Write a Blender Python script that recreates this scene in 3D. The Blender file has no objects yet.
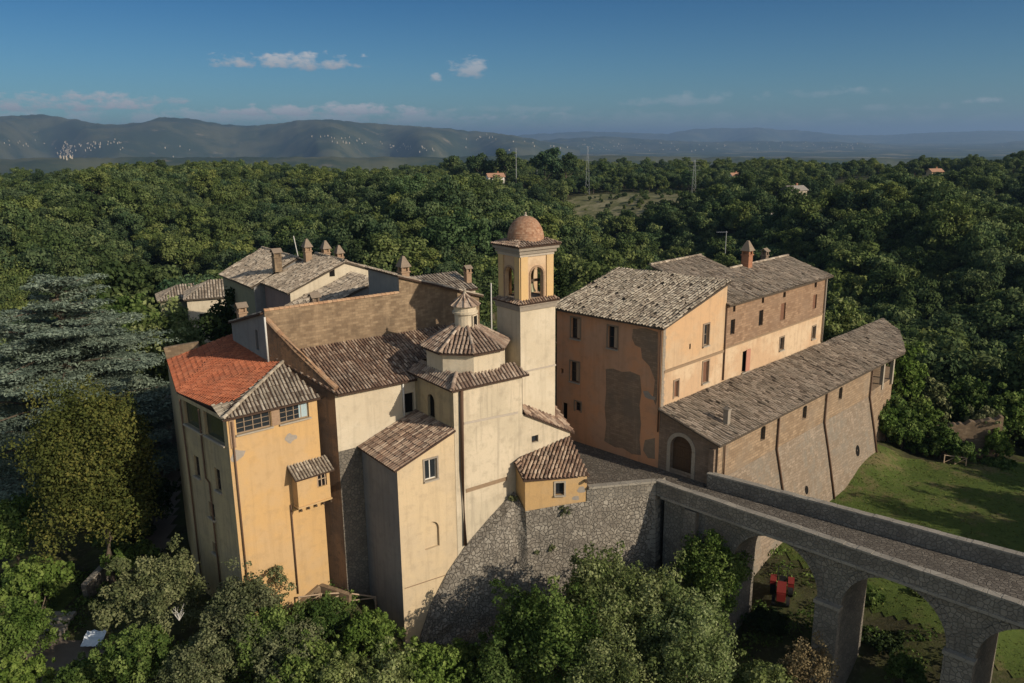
import bpy, bmesh, math, random
import numpy as np
from mathutils import Vector, noise as mnoise
from mathutils.geometry import tessellate_polygon
S = bpy.context.scene
COL = S.collection
R = math.radians
random.seed(7); RNG = np.random.default_rng(7)

# ------------------------------------------------------------------ camera
F_PX, CAM_Z, ROLL = 810.0, 25.0, R(0.6)
PITCH = math.atan((341.5-139)/F_PX)
camd = bpy.data.cameras.new('camera'); cam = bpy.data.objects.new('camera', camd); COL.objects.link(cam)
camd.sensor_width = 36.0; camd.lens = F_PX*36.0/1024.0
camd.clip_start = 0.5; camd.clip_end = 60000
fw = np.array([0, math.cos(PITCH), -math.sin(PITCH)]); rt0 = np.array([1., 0, 0]); up0 = np.cross(rt0, fw)
rt = rt0*math.cos(ROLL)-up0*math.sin(ROLL); up = up0*math.cos(ROLL)+rt0*math.sin(ROLL)
from mathutils import Matrix
M = Matrix(((rt[0], up[0], -fw[0], 0), (rt[1], up[1], -fw[1], 0), (rt[2], up[2], -fw[2], CAM_Z), (0, 0, 0, 1)))
cam.matrix_world = M
S.camera = cam
S.cycles.use_denoising = True
S.cycles.max_bounces = 6; S.cycles.diffuse_bounces = 3; S.cycles.glossy_bounces = 2
S.cycles.transmission_bounces = 2; S.cycles.volume_bounces = 0; S.cycles.transparent_max_bounces = 4
S.cycles.sample_clamp_indirect = 4.0

# ------------------------------------------------------------------ light
SUN_AZ = R(-36.0)      # direction towards the sun, measured from +X (counter-clockwise)
SUN_EL = R(26.0)
sd = Vector((math.cos(SUN_AZ)*math.cos(SUN_EL), math.sin(SUN_AZ)*math.cos(SUN_EL), math.sin(SUN_EL)))
sl = bpy.data.lights.new('sun', 'SUN'); sun = bpy.data.objects.new('sun', sl); COL.objects.link(sun)
sl.energy = 5.0; sl.angle = R(0.5); sl.color = (1.0, 0.89, 0.73)
sun.rotation_euler = (-sd).to_track_quat('-Z', 'Y').to_euler()
sun.location = (60, -40, 120)
S.view_settings.view_transform = 'Standard'; S.view_settings.look = 'None'
S.view_settings.exposure = 0.0; S.view_settings.gamma = 1.0; S.view_settings.use_curve_mapping = False

W = bpy.data.worlds.new('World'); S.world = W; W.use_nodes = True
wt = W.node_tree; wt.nodes.clear()
def nn(t, typ, **kw):
    n = t.nodes.new(typ)
    for k, v in kw.items(): setattr(n, k, v)
    return n
wo = nn(wt, 'ShaderNodeOutputWorld'); bg = nn(wt, 'ShaderNodeBackground')
sky = nn(wt, 'ShaderNodeTexSky', sky_type='NISHITA', sun_disc=False)
sky.sun_elevation = SUN_EL
sky.sun_rotation = math.pi/2-SUN_AZ
sky.altitude = 300; sky.air_density = 1.0; sky.dust_density = 0.6; sky.ozone_density = 2.5
SKY_STRENGTH = 0.06; SKY_FILL = 2.6
bg.inputs['Strength'].default_value = SKY_STRENGTH
# px -> ray / point on a horizontal plane / upright plane
C0 = np.array([0, 0, CAM_Z])
def ray(u, v): return fw+rt*(u-512)/F_PX+up*(-(v-341.5)/F_PX)
def at(u, v, z): d = ray(u, v); return C0+d*(z-CAM_Z)/d[2]
def aty(u, v, y): d = ray(u, v); return C0+d*y/d[1]
def pj(p):
    q = np.asarray(p, float)-C0; k = q@fw
    return 512+F_PX*(q@rt)/k, 341.5-F_PX*(q@up)/k, k
# small fair-weather clouds: places on the sky given as directions, each broken up by noise
tc = nn(wt, 'ShaderNodeTexCoord')
def vmath(op, a, b=None):
    n = nn(wt, 'ShaderNodeVectorMath', operation=op)
    for i, x in enumerate((a, b)):
        if x is None: continue
        if hasattr(x, 'is_linked') or isinstance(x, bpy.types.NodeSocket): wt.links.new(x, n.inputs[i])
        else: n.inputs[i].default_value = x
    return n
def fmath(op, a, b=None, c=None, t=None, clamp=False):
    t = t or wt
    n = nn(t, 'ShaderNodeMath', operation=op, use_clamp=clamp)
    for i, x in enumerate((a, b, c)):
        if x is None: continue
        if isinstance(x, bpy.types.NodeSocket): t.links.new(x, n.inputs[i])
        else: n.inputs[i].default_value = x
    return n.outputs[0]
D = tc.outputs['Generated']
nz = nn(wt, 'ShaderNodeTexNoise'); nz.inputs['Scale'].default_value = 38; nz.inputs['Detail'].default_value = 7; nz.inputs['Roughness'].default_value = .62
mp = nn(wt, 'ShaderNodeMapping'); mp.inputs['Scale'].default_value = (1, 1, 2.2)
wt.links.new(D, mp.inputs['Vector']); wt.links.new(mp.outputs[0], nz.inputs['Vector'])
nfac = fmath('SUBTRACT', nz.outputs['Fac'], 0.5)
clouds = [(293, 63, 70, 11, 1.0), (468, 70, 21, 14, .85), (436, 79, 7, 7, .8), (45, 105, 95, 12, 1.0), (75, 99, 42, 9, 1.0), (160, 101, 28, 6, .9), (10, 101, 34, 9, 1.0), (315, 112, 105, 9, 1.0),
          (255, 119, 260, 12, .6), (690, 101, 55, 9, .38), (830, 94, 50, 7, .32), (982, 102, 18, 5, .6), (600, 126, 330, 14, .2), (900, 108, 70, 5, .25), (520, 110, 60, 5, .25)]
acc = None; shade_acc = None
for (px, py, wx, wy, op) in clouds:
    d0 = ray(px, py); d0 = d0/np.linalg.norm(d0)
    tx = np.cross(d0, [0, 0, 1]); tx /= np.linalg.norm(tx); ty = np.cross(tx, d0)
    a = vmath('DOT_PRODUCT', D, tuple(tx/(wx/F_PX))).outputs['Value']
    b = vmath('DOT_PRODUCT', D, tuple(ty/(wy/F_PX))).outputs['Value']
    fwd = vmath('DOT_PRODUCT', D, tuple(d0)).outputs['Value']
    # flat base, puffy top
    bb = fmath('MULTIPLY', b, fmath('ADD', 1.25, fmath('MULTIPLY', fmath('LESS_THAN', b, 0.0), .9)))
    r2 = fmath('ADD', fmath('MULTIPLY', a, a), fmath('MULTIPLY', bb, bb))
    m = fmath('SUBTRACT', 1.0, r2)
    m = fmath('ADD', m, fmath('MULTIPLY', nfac, 7.0))
    m = fmath('MULTIPLY', fmath('MAXIMUM', m, 0.0), .9)
    sh_ = fmath('ADD', .62, fmath('MULTIPLY', bb, .30), clamp=True)
    m = fmath('MINIMUM', m, 1.0)
    lim = fmath('SUBTRACT', 3.0, r2, clamp=True)
    m = fmath('MULTIPLY', fmath('MULTIPLY', m, lim), fmath('GREATER_THAN', fwd, 0.0))
    m = fmath('MULTIPLY', m, op)
    shade_acc = fmath('MULTIPLY', sh_, m) if shade_acc is None else fmath('MAXIMUM', shade_acc, fmath('MULTIPLY', sh_, m))
    acc = m if acc is None else fmath('MAXIMUM', acc, m)
# deep clear blue to the north (in front), unseen sky behind and above the viewer brightened as added fill light
sepd = nn(wt, 'ShaderNodeSeparateXYZ'); wt.links.new(D, sepd.inputs[0])
grad = nn(wt, 'ShaderNodeMapRange'); grad.inputs[1].default_value = .02; grad.inputs[2].default_value = .19; wt.links.new(sepd.outputs['Z'], grad.inputs[0])
tint = nn(wt, 'ShaderNodeMix', data_type='RGBA'); tint.inputs[6].default_value = (.55, .92, 1.2, 1); tint.inputs[7].default_value = (.15, .50, .84, 1); wt.links.new(grad.outputs[0], tint.inputs['Factor'])
north = nn(wt, 'ShaderNodeMapRange', interpolation_type='SMOOTHSTEP'); north.inputs[1].default_value = .30; north.inputs[2].default_value = .72
wt.links.new(vmath('DOT_PRODUCT', D, (0, .985, .17)).outputs['Value'], north.inputs[0])
fill_mix = nn(wt, 'ShaderNodeMix', data_type='RGBA'); fill_mix.inputs[6].default_value = (SKY_FILL*1.22, SKY_FILL, SKY_FILL*.78, 1); wt.links.new(north.outputs[0], fill_mix.inputs['Factor']); wt.links.new(tint.outputs[2], fill_mix.inputs[7])
hs = nn(wt, 'ShaderNodeMix', data_type='RGBA', blend_type='MULTIPLY', clamp_result=False); hs.inputs['Factor'].default_value = 1.0
wt.links.new(sky.outputs[0], hs.inputs[6]); wt.links.new(fill_mix.outputs[2], hs.inputs[7])
mx = nn(wt, 'ShaderNodeMix', data_type='RGBA')
wt.links.new(acc, mx.inputs['Factor']); wt.links.new(hs.outputs[2], mx.inputs[6])
CLOUD_COL = (.40/SKY_STRENGTH, .385/SKY_STRENGTH, .385/SKY_STRENGTH, 1)
ccol = nn(wt, 'ShaderNodeMix', data_type='RGBA'); ccol.inputs[6].default_value = tuple(q/SKY_STRENGTH for q in (.22, .27, .34))+(1,); ccol.inputs[7].default_value = tuple(q/SKY_STRENGTH for q in (.50, .525, .56))+(1,)
wt.links.new(fmath('DIVIDE', shade_acc, fmath('MAXIMUM', acc, .02)), ccol.inputs['Factor']); wt.links.new(ccol.outputs[2], mx.inputs[7])
wt.links.new(mx.outputs[2], bg.inputs['Color']); wt.links.new(bg.outputs[0], wo.inputs['Surface'])

# ------------------------------------------------------------------ frames of the two building groups
AL = R(36.0)
CA = np.array([math.cos(AL), math.sin(AL), 0]); CB = np.array([-math.sin(AL), math.cos(AL), 0]); CP = np.array([4.31, 57.69, 0])
def cw(u, w, z): return CP+CA*u+CB*w+np.array([0, 0, z])
def cl(p): d = np.asarray(p)-CP; return d@CA, d@CB, p[2]
def onw(px, py, w):
    r = ray(px, py); t = (w-(C0-CP)@CB)/(r@CB); return cl(C0+r*t)
def onu(px, py, u):
    r = ray(px, py); t = (u-(C0-CP)@CA)/(r@CA); return cl(C0+r*t)
OC = np.array([11.28, 58.85, 0]); OP = np.array([.70711, .70711, 0]); OQ = np.array([-.70711, .70711, 0])
def ow(p, q, z): return OC+OP*p+OQ*q+np.array([0, 0, z])
def ol(x): d = np.asarray(x)-OC; return d@OP, d@OQ, x[2]
def onq(px, py, q):
    r = ray(px, py); t = (q-(C0-OC)@OQ)/(r@OQ); return ol(C0+r*t)
def onp(px, py, p):
    r = ray(px, py); t = (p-(C0-OC)@OP)/(r@OP); return ol(C0+r*t)

# ------------------------------------------------------------------ mesh helpers
class MB:
    def __init__(s): s.v = []; s.f = []; s.m = []; s.r = []
    def poly(s, pts, m=0, r=None):
        i = len(s.v); s.v += [tuple(map(float, p)) for p in pts]
        s.f.append(tuple(range(i, i+len(pts)))); s.m.append(m); s.r.append(random.random() if r is None else r)
    def faces(s, pts, fs, m=0, r=None):
        i = len(s.v); s.v += [tuple(map(float, p)) for p in pts]
        rr = random.random() if r is None else r
        for f in fs: s.f.append(tuple(i+k for k in f)); s.m.append(m); s.r.append(rr)
    def box(s, c, ax, ay, az, hx, hy, hz, m=0, r=None):
        """box round c with unit axes and half sizes"""
        c = np.asarray(c, float); ax = np.asarray(ax)*hx; ay = np.asarray(ay)*hy; az = np.asarray(az)*hz
        P = [c-ax-ay-az, c+ax-ay-az, c+ax+ay-az, c-ax+ay-az, c-ax-ay+az, c+ax-ay+az, c+ax+ay+az, c-ax+ay+az]
        s.faces(P, [(0, 3, 2, 1), (4, 5, 6, 7), (0, 1, 5, 4), (1, 2, 6, 5), (2, 3, 7, 6), (3, 0, 4, 7)], m, r)
    def bar(s, a, b, wid, hei, m=0, upv=(0, 0, 1)):
        a = np.asarray(a, float); b = np.asarray(b, float); d = b-a; L = np.linalg.norm(d); d /= L
        x = np.cross(d, upv); 
        if np.linalg.norm(x) < 1e-6: x = np.cross(d, (1, 0, 0))
        x /= np.linalg.norm(x); y = np.cross(x, d)
        s.box((a+b)/2, d, x, y, L/2, wid/2, hei/2, m)
    def tube(s, pts, rad, n=6, m=0, cap=True):
        pts = [np.asarray(p, float) for p in pts]
        rad = rad if hasattr(rad, '__len__') else [rad]*len(pts)
        i0 = len(s.v); rr = random.random()
        for k, p in enumerate(pts):
            d = pts[min(k+1, len(pts)-1)]-pts[max(k-1, 0)]; d = d/np.linalg.norm(d)
            x = np.cross(d, (0, 0, 1.)); 
            if np.linalg.norm(x) < 1e-3: x = np.cross(d, (1., 0, 0))
            x /= np.linalg.norm(x); y = np.cross(d, x)
            for j in range(n):
                a = 2*math.pi*j/n; s.v.append(tuple(p+(x*math.cos(a)+y*math.sin(a))*rad[k]))
        for k in range(len(pts)-1):
            for j in range(n):
                a, b = i0+k*n+j, i0+k*n+(j+1) % n
                s.f.append((a, b, b+n, a+n)); s.m.append(m); s.r.append(rr)
        if cap:
            s.f.append(tuple(i0+j for j in range(n))[::-1]); s.m.append(m); s.r.append(rr)
            e = i0+(len(pts)-1)*n
            s.f.append(tuple(e+j for j in range(n))); s.m.append(m); s.r.append(rr)
    def lathe(s, c, prof, n=24, m=0, a0=0.0, squash=None):
        """prof = [(radius, z)...] round the upright axis through c"""
        c = np.asarray(c, float); i0 = len(s.v); rr = random.random()
        for (r_, z) in prof:
            for j in range(n):
                a = a0+2*math.pi*j/n; s.v.append((c[0]+r_*math.cos(a), c[1]+r_*math.sin(a), c[2]+z))
        for k in range(len(prof)-1):
            for j in range(n):
                a, b = i0+k*n+j, i0+k*n+(j+1) % n
                s.f.append((a, b, b+n, a+n)); s.m.append(m); s.r.append(rr)
    def prism(s, base, z0, z1, m=0, top=True, bottom=False):
        """upright prism, base = xy list counter-clockwise, z1 number or list"""
        n = len(base); zt = z1 if hasattr(z1, '__len__') else [z1]*n
        for i in range(n):
            j = (i+1) % n
            s.poly([(base[i][0], base[i][1], z0), (base[j][0], base[j][1], z0), (base[j][0], base[j][1], zt[j]), (base[i][0], base[i][1], zt[i])], m)
        if top: s.poly([(base[i][0], base[i][1], zt[i]) for i in range(n)], m)
        if bottom: s.poly([(base[i][0], base[i][1], z0) for i in range(n)][::-1], m)
    def build(s, name, mats, parent=None, smooth=False):
        me = bpy.data.meshes.new(name)
        o0 = np.array(parent_world(parent)) if parent else np.zeros(3)
        v = np.array(s.v, float).reshape(-1, 3)-o0
        me.from_pydata(v.tolist(), [], s.f)
        if not isinstance(mats, (list, tuple)): mats = [mats]
        for m in mats: me.materials.append(m)
        me.polygons.foreach_set('material_index', s.m)
        at_ = me.attributes.new('rnd', 'FLOAT', 'FACE'); at_.data.foreach_set('value', s.r)
        metre_uv(me, o0)
        if smooth: me.polygons.foreach_set('use_smooth', [True]*len(s.f))
        me.update()
        o = bpy.data.objects.new(name, me); COL.objects.link(o)
        if parent: o.parent = parent
        return o
def parent_world(o):
    p = np.zeros(3)
    while o is not None: p = p+np.array(o.location); o = o.parent
    return p
def metre_uv(me, o0):
    """box-projected UV in metres: u along the level direction of each face, v up its slope"""
    n = len(me.polygons)
    if n == 0: return
    nor = np.zeros(n*3); me.polygons.foreach_get('normal', nor); nor = nor.reshape(-1, 3)
    co = np.zeros(len(me.vertices)*3); me.vertices.foreach_get('co', co); co = co.reshape(-1, 3)+o0
    li = np.zeros(len(me.loops), int); me.loops.foreach_get('vertex_index', li)
    tot = np.zeros(n, int); me.polygons.foreach_get('loop_total', tot); pl = np.repeat(np.arange(n), tot)
    t = np.stack([-nor[:, 1], nor[:, 0], np.zeros(n)], 1); L = np.linalg.norm(t, axis=1); flat = L < .05
    t[flat] = (1, 0, 0); L[flat] = 1; t /= L[:, None]
    b = np.cross(nor, t)
    P = co[li]; uv = np.stack([(P*t[pl]).sum(1), (P*b[pl]).sum(1)], 1)
    lay = me.uv_layers.new(name='metres'); lay.data.foreach_set('uv', uv.ravel().astype(np.float32))
def tag(o, label=None, cat=None, group=None, kind=None):
    if label: o['label'] = label
    if cat: o['category'] = cat
    if group: o['group'] = group
    if kind: o['kind'] = kind
    return o
def thing(name, label, cat, loc=(0, 0, 0), group=None):
    o = bpy.data.objects.new(name, None); COL.objects.link(o); o.location = tuple(map(float, loc)); o.empty_display_size = .3
    return tag(o, label, cat, group)
def dup(o, loc=None, rz=None, label=None, parent=None):
    c = o.copy(); COL.objects.link(c)
    if parent is not None: c.parent = parent
    if loc is not None: c.location = tuple(map(float, loc))
    if rz is not None: c.rotation_euler.z = rz
    if label: c['label'] = label
    for ch in list(o.children): dup(ch, parent=c)
    return c

# upright wall from P to Q (outside on the right of P->Q seen from above ... outline in (s, z)), with holes cut right through to a reveal
def wall(mb, P, Q, outline, holes=(), depth=.22, m=0, mrev=None):
    P = np.array([P[0], P[1], 0.]); Q = np.array([Q[0], Q[1], 0.]); d = (Q-P)/np.linalg.norm(Q-P)
    nrm = np.array([d[1], -d[0], 0]); mrev = m if mrev is None else mrev
    W3 = lambda s_, z, k=0.: P+d*s_+np.array([0, 0, z])-nrm*k
    if not holes:
        mb.poly([W3(*q) for q in outline], m); return
    polys = [[Vector((q[0], q[1], 0)) for q in outline]]+[[Vector((q[0], q[1], 0)) for q in h] for h in holes]
    flat = [q for p in polys for q in p]
    for t in tessellate_polygon(polys):
        a, b, c = [flat[i] for i in t]
        if (b-a).cross(c-a).z < 0: b, c = c, b
        if abs((b-a).cross(c-a).z) < 1e-9: continue
        mb.poly([W3(q.x, q.y) for q in (a, b, c)], m)
    for h in holes:
        n = len(h)
        for i in range(n):
            a, b = h[i], h[(i+1) % n]
            mb.poly([W3(*a), W3(*b), W3(b[0], b[1], depth), W3(a[0], a[1], depth)], mrev)
def rect(s0, s1, z0, z1): return [(s0, z0), (s1, z0), (s1, z1), (s0, z1)]
def arch(s0, s1, z0, z1, n=8, flat=1.0):
    r_ = (s1-s0)/2; zc = z1-r_*flat; c = (s0+s1)/2
    return [(s0, z0), (s1, z0)]+[(c+r_*math.cos(math.pi*i/n), zc+r_*flat*math.sin(math.pi*i/n)) for i in range(n+1)]
def window(P, Q, hole, parent, kind='glass', depth=.22, frame=None, sill=True, cols=2, rows=2, name='window', surround=None, bar=None):
    """what fills a hole: pane set back in the reveal, its frame and glazing bars, a sill; or closed shutters"""
    P = np.array([P[0], P[1], 0.]); Q = np.array([Q[0], Q[1], 0.]); d = (Q-P)/np.linalg.norm(Q-P); nrm = np.array([d[1], -d[0], 0])
    W3 = lambda s_, z, k=0.: P+d*s_+np.array([0, 0, z])-nrm*k
    s0, s1 = min(q[0] for q in hole), max(q[0] for q in hole); z0, z1 = min(q[1] for q in hole), max(q[1] for q in hole)
    w, h = s1-s0, z1-z0; Z = (0, 0, 1)
    mb = MB()
    mb.poly([W3(q[0], q[1], depth-.005) for q in hole], 0)
    win = mb.build(name, MAT['glass' if kind == 'glass' else 'dark' if kind == 'open' else kind], parent)
    if kind in ('glass',):
        fb = MB(); fm = frame or 'wood_dark'; t = min(.06, w*.1)
        for s_ in (s0+t/2, s1-t/2): fb.box(W3(s_, (z0+z1)/2, depth-.03), d, nrm, Z, t/2, .03, h/2)
        for z in (z0+t/2, z1-t/2): fb.box(W3((s0+s1)/2, z, depth-.031), d, nrm, Z, w/2-t, .03, t/2)
        for i in range(1, cols): fb.box(W3(s0+w*i/cols, (z0+z1)/2, depth-.028), d, nrm, Z, bar or t*.5, .027, h/2-t)
        for i in range(1, rows): fb.box(W3((s0+s1)/2, z0+h*i/rows, depth-.02), d, nrm, Z, w/2-t, .018, .02 if bar is None else .014)
        fb.build('frame', MAT[fm], win)
    if kind.startswith('shutter'):
        sb = MB()
        for k in range(max(2, int(w/.22))):
            n_ = max(2, int(w/.22)); sb.box(W3(s0+w*(k+.5)/n_, (z0+z1)/2, depth-.04), d, nrm, Z, w/n_/2-.008, .025, h/2-.01)
        sb.build('shutter', MAT[kind], win)
    if sill:
        sb = MB(); sb.box(W3((s0+s1)/2, z0-.05, -.06), d, nrm, Z, w/2+.1, .1, .05); sb.build('sill', MAT['stone_trim'], win)
    if surround:
        sb = MB(); t = .12
        for s_ in (s0-t/2, s1+t/2): sb.box(W3(s_, (z0+z1)/2+.03, -.02), d, nrm, Z, t/2, .035, h/2+.09)
        sb.box(W3((s0+s1)/2, z1+t/2, -.021), d, nrm, Z, w/2, .035, t/2)
        sb.build('surround', MAT[surround], win)
    return win
def sz(P, Q, px, py):
    """(s, z) on the upright wall P->Q of the point seen at a pixel"""
    P = np.array([P[0], P[1], 0.]); Q = np.array([Q[0], Q[1], 0.]); d = (Q-P)/np.linalg.norm(Q-P); n = np.array([d[1], -d[0], 0])
    r = ray(px, py); t = (n@(P-C0))/(n@r); X = C0+r*t
    return (X-P)@d, X[2]
def hole_px(P, Q, px, py, w, h, top='rect'):
    s_, z = sz(P, Q, px, py)
    return rect(s_-w/2, s_+w/2, z-h/2, z+h/2) if top == 'rect' else arch(s_-w/2, s_+w/2, z-h/2, z+h/2, 8, 1.0 if top == 'round' else .45)

# ------------------------------------------------------------------ tiled roof: rows of real half-round cover tiles laid on a slab
def pip(poly, x, y):
    c = False; n = len(poly)
    for i in range(n):
        x1, y1 = poly[i]; x2, y2 = poly[(i+1) % n]
        if (y1 > y) != (y2 > y) and x < (x2-x1)*(y-y1)/(y2-y1)+x1: c = not c
    return c
def tile_roof(name, pts, down, mat, parent, sp=.23, tl=.5, thick=.12, jit=1.0, segs=4, missing=.0, under='tile_bed', hgt=.095):
    pts = [np.asarray(p, float) for p in pts]
    c = sum(pts)/len(pts); n = np.zeros(3)
    for i in range(len(pts)): n += np.cross(pts[i]-c, pts[(i+1) % len(pts)]-c)
    n /= np.linalg.norm(n)
    if n[2] < 0: n = -n; pts = pts[::-1]
    d = np.asarray(down, float); d = d-n*(d@n); d /= np.linalg.norm(d); x = np.cross(d, n)
    p2 = [((p-c)@x, (p-c)@d) for p in pts]
    mb = MB()
    top = [p for p in pts]; bot = [p-np.array([0, 0, thick]) for p in pts]; k = len(pts)
    mb.poly(top, 1); mb.poly(bot[::-1], 1)
    for i in range(k): j = (i+1) % k; mb.poly([bot[i], bot[j], top[j], top[i]], 1)
    sag = .13 if jit > 1.5 else .05*min(1, jit)
    xs = [q[0] for q in p2]; x0, x1 = min(xs), max(xs); ncol = max(1, int((x1-x0)/sp))
    off = [(p-c)@n for p in pts]
    for ci in range(ncol):
        s_ = x0+(ci+.5)*(x1-x0)/ncol+random.uniform(-.012, .012)*jit
        ys = []
        for i in range(k):
            (a0, b0), (a1, b1) = p2[i], p2[(i+1) % k]
            if (a0 > s_) != (a1 > s_): ys.append(b0+(b1-b0)*(s_-a0)/(a1-a0))
        ys.sort()
        for q in range(0, len(ys)-1, 2):
            t1, t0 = ys[q+1]+.03, ys[q]
            t = t1 if jit < 1.5 else t1+.0; first = random.uniform(.35, 1.0) if jit > 1.5 else 1.0; wob = random.uniform(-.012, .012)*jit
            while t > t0+.06:
                tl_ = tl*first; first = 1.0; a = max(t-tl_*1.12, t0-.02)
                if random.random() > missing:
                    yaw = random.gauss(0, .035)*jit; lift = random.gauss(0, .008)*jit
                    wl, wu = sp*.40, sp*.33; hl, hu = hgt+random.gauss(0, .008)*jit, hgt*.8
                    rr = random.random()
                    i0 = len(mb.v)
                    for (tt, ww, hh, lf) in ((t, wl, hl, .016+max(-.012, lift)), (a, wu, hu, .003+lift*.3)):
                        sx = s_+wob+yaw*(tt-t)
                        base = c+x*sx+d*tt+n*(lf+sag*max(0., mnoise.noise(Vector((sx*.33+c[0], tt*.33, c[1])))+.25))
                        for g in range(segs+1):
                            an = math.pi*g/segs
                            mb.v.append(tuple(base+x*(-math.cos(an)*ww)+n*(math.sin(an)*hh)))
                    for g in range(segs):
                        mb.f.append((i0+g+1, i0+g, i0+segs+1+g, i0+segs+2+g)[::-1]); mb.m.append(0); mb.r.append(rr)
                    mb.f.append(tuple(i0+g for g in range(segs+1))); mb.m.append(1); mb.r.append(rr)
                t -= tl_*(1+random.uniform(-.04, .04)*jit)
    return mb.build(name, [MAT[mat], MAT[under]], parent)
def ridge_tiles(name, a, b, mat, parent, rad=.13, tl=.42, under='tile_bed', lift=.02):
    a = np.asarray(a, float); b = np.asarray(b, float); L = np.linalg.norm(b-a); d = (b-a)/L
    x = np.cross(d, (0, 0, 1)); x /= np.linalg.norm(x); y = np.cross(x, d); mb = MB(); k = max(1, int(L/tl))
    for i in range(k):
        p0 = a+d*(L*i/k); p1 = a+d*(L*(i+1.1)/k); rr = random.random(); i0 = len(mb.v); j = random.uniform(-.015, .015)
        for (p, r_) in ((p0, rad*1.12), (p1, rad*.92)):
            for g in range(6):
                an = math.pi*g/5; mb.v.append(tuple(p+y*(lift+math.sin(an)*r_)+x*(j-math.cos(an)*r_)))
        for g in range(5): mb.f.append((i0+g, i0+g+1, i0+7+g, i0+6+g)); mb.m.append(0); mb.r.append(rr)
        mb.f.append(tuple(i0+g for g in range(6))); mb.m.append(0); mb.r.append(rr)
    return mb.build(name, [MAT[mat]], parent)
def pipe(parent, pts, rad=.055, mat='pipe_brown', name='downpipe'):
    mb = MB(); mb.tube(pts, rad, 8); return mb.build(name, MAT[mat], parent, smooth=True)
def chimney(parent, base, h, w=.6, mat='brick_red', cap='pyramid', ax=CA, ay=CB):
    """masonry stack with an open cowl under a small tiled or pointed cap"""
    b = np.asarray(base, float); Z = (0, 0, 1); mb = MB()
    mb.box(b+np.array([0, 0, h*.5-.25]), ax, ay, Z, w/2, w/2, h*.5+.25)
    mb.box(b+np.array([0, 0, h+.04]), ax, ay, Z, w/2+.07, w/2+.07, .05)
    st = mb.build('chimney', MAT[mat], parent)
    hb = MB()
    for sx in (-1, 1):
        for sy in (-1, 1): hb.box(b+ax*sx*(w/2-.07)+ay*sy*(w/2-.07)+np.array([0, 0, h+.09+.17]), ax, ay, Z, .07, .07, .17)
    hb.box(b+np.array([0, 0, h+.25]), ax, ay, Z, w/2-.16, w/2-.16, .16)
    hb.build('cowl', MAT[mat], st)
    pb = MB(); z0 = h+.43
    if cap == 'pyramid':
        k = w/2+.14; q = [b+ax*sx*k+ay*sy*k+np.array([0, 0, z0]) for sx, sy in ((-1, -1), (1, -1), (1, 1), (-1, 1))]
        q2 = [b+ax*sx*k*.18+ay*sy*k*.18+np.array([0, 0, z0+w*1.25]) for sx, sy in ((-1, -1), (1, -1), (1, 1), (-1, 1))]
        for i in range(4): pb.poly([q[i], q[(i+1) % 4], q2[(i+1) % 4], q2[i]])
        pb.poly(q2); pb.poly(q[::-1])
    else:
        k = w/2+.12
        for sg in (-1, 1):
            pb.faces([b+ax*k+ay*sg*k+np.array([0, 0, z0]), b-ax*k+ay*sg*k+np.array([0, 0, z0]), b-ax*k+np.array([0, 0, z0+w*.5]), b+ax*k+np.array([0, 0, z0+w*.5]),
                      b+ax*k+ay*sg*k+np.array([0, 0, z0+.06]), b-ax*k+ay*sg*k+np.array([0, 0, z0+.06]), b-ax*k+np.array([0, 0, z0+w*.5+.07]), b+ax*k+np.array([0, 0, z0+w*.5+.07])],
                     [(0, 1, 2, 3), (4, 5, 6, 7), (0, 1, 5, 4), (0, 3, 7, 4), (1, 2, 6, 5)])
    pb.build('chimney_cap', MAT['cap_tile'], st)
    return st
# ------------------------------------------------------------------ materials
MAT = {}
def newmat(name, rough=.9, spec=.2):
    m = bpy.data.materials.new(name); m.use_nodes = True; t = m.node_tree; t.nodes.clear()
    o = nn(t, 'ShaderNodeOutputMaterial'); b = nn(t, 'ShaderNodeBsdfPrincipled')
    b.inputs['Roughness'].default_value = rough; b.inputs['Specular IOR Level'].default_value = spec
    t.links.new(b.outputs[0], o.inputs[0]); MAT[name] = m
    return m, t, b
def uvn(t): return nn(t, 'ShaderNodeUVMap', uv_map='metres').outputs[0]
def mapping(t, v, sc=(1, 1, 1), loc=(0, 0, 0), rot=(0, 0, 0)):
    n = nn(t, 'ShaderNodeMapping'); n.inputs['Scale'].default_value = sc; n.inputs['Location'].default_value = loc; n.inputs['Rotation'].default_value = rot
    t.links.new(v, n.inputs['Vector']); return n.outputs[0]
def noise(t, v, sc, det=4, rough=.6, dim=None):
    n = nn(t, 'ShaderNodeTexNoise'); n.inputs['Scale'].default_value = sc; n.inputs['Detail'].default_value = det; n.inputs['Roughness'].default_value = rough
    if v is not None: t.links.new(v, n.inputs['Vector'])
    return n.outputs['Fac']
def ramp(t, f, stops, interp='LINEAR'):
    n = nn(t, 'ShaderNodeValToRGB'); cr = n.color_ramp; cr.interpolation = interp
    while len(cr.elements) < len(stops): cr.elements.new(.5)
    for e, (p, c) in zip(cr.elements, stops): e.position = p; e.color = (*c, 1) if len(c) == 3 else c
    t.links.new(f, n.inputs[0]); return n.outputs[0]
def mixc(t, f, a, b, blend='MIX'):
    n = nn(t, 'ShaderNodeMix', data_type='RGBA', blend_type=blend)
    for i, x in ((0, f), (6, a), (7, b)):
        if isinstance(x, bpy.types.NodeSocket): t.links.new(x, n.inputs[i])
        else: n.inputs[i].default_value = x if i == 0 else (*x, 1)
    return n.outputs[2]
def bump(t, b, h, strength=.4, dist=.05):
    n = nn(t, 'ShaderNodeBump'); n.inputs['Strength'].default_value = strength; n.inputs['Distance'].default_value = dist
    t.links.new(h, n.inputs['Height']); t.links.new(n.outputs[0], b.inputs['Normal'])
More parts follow.
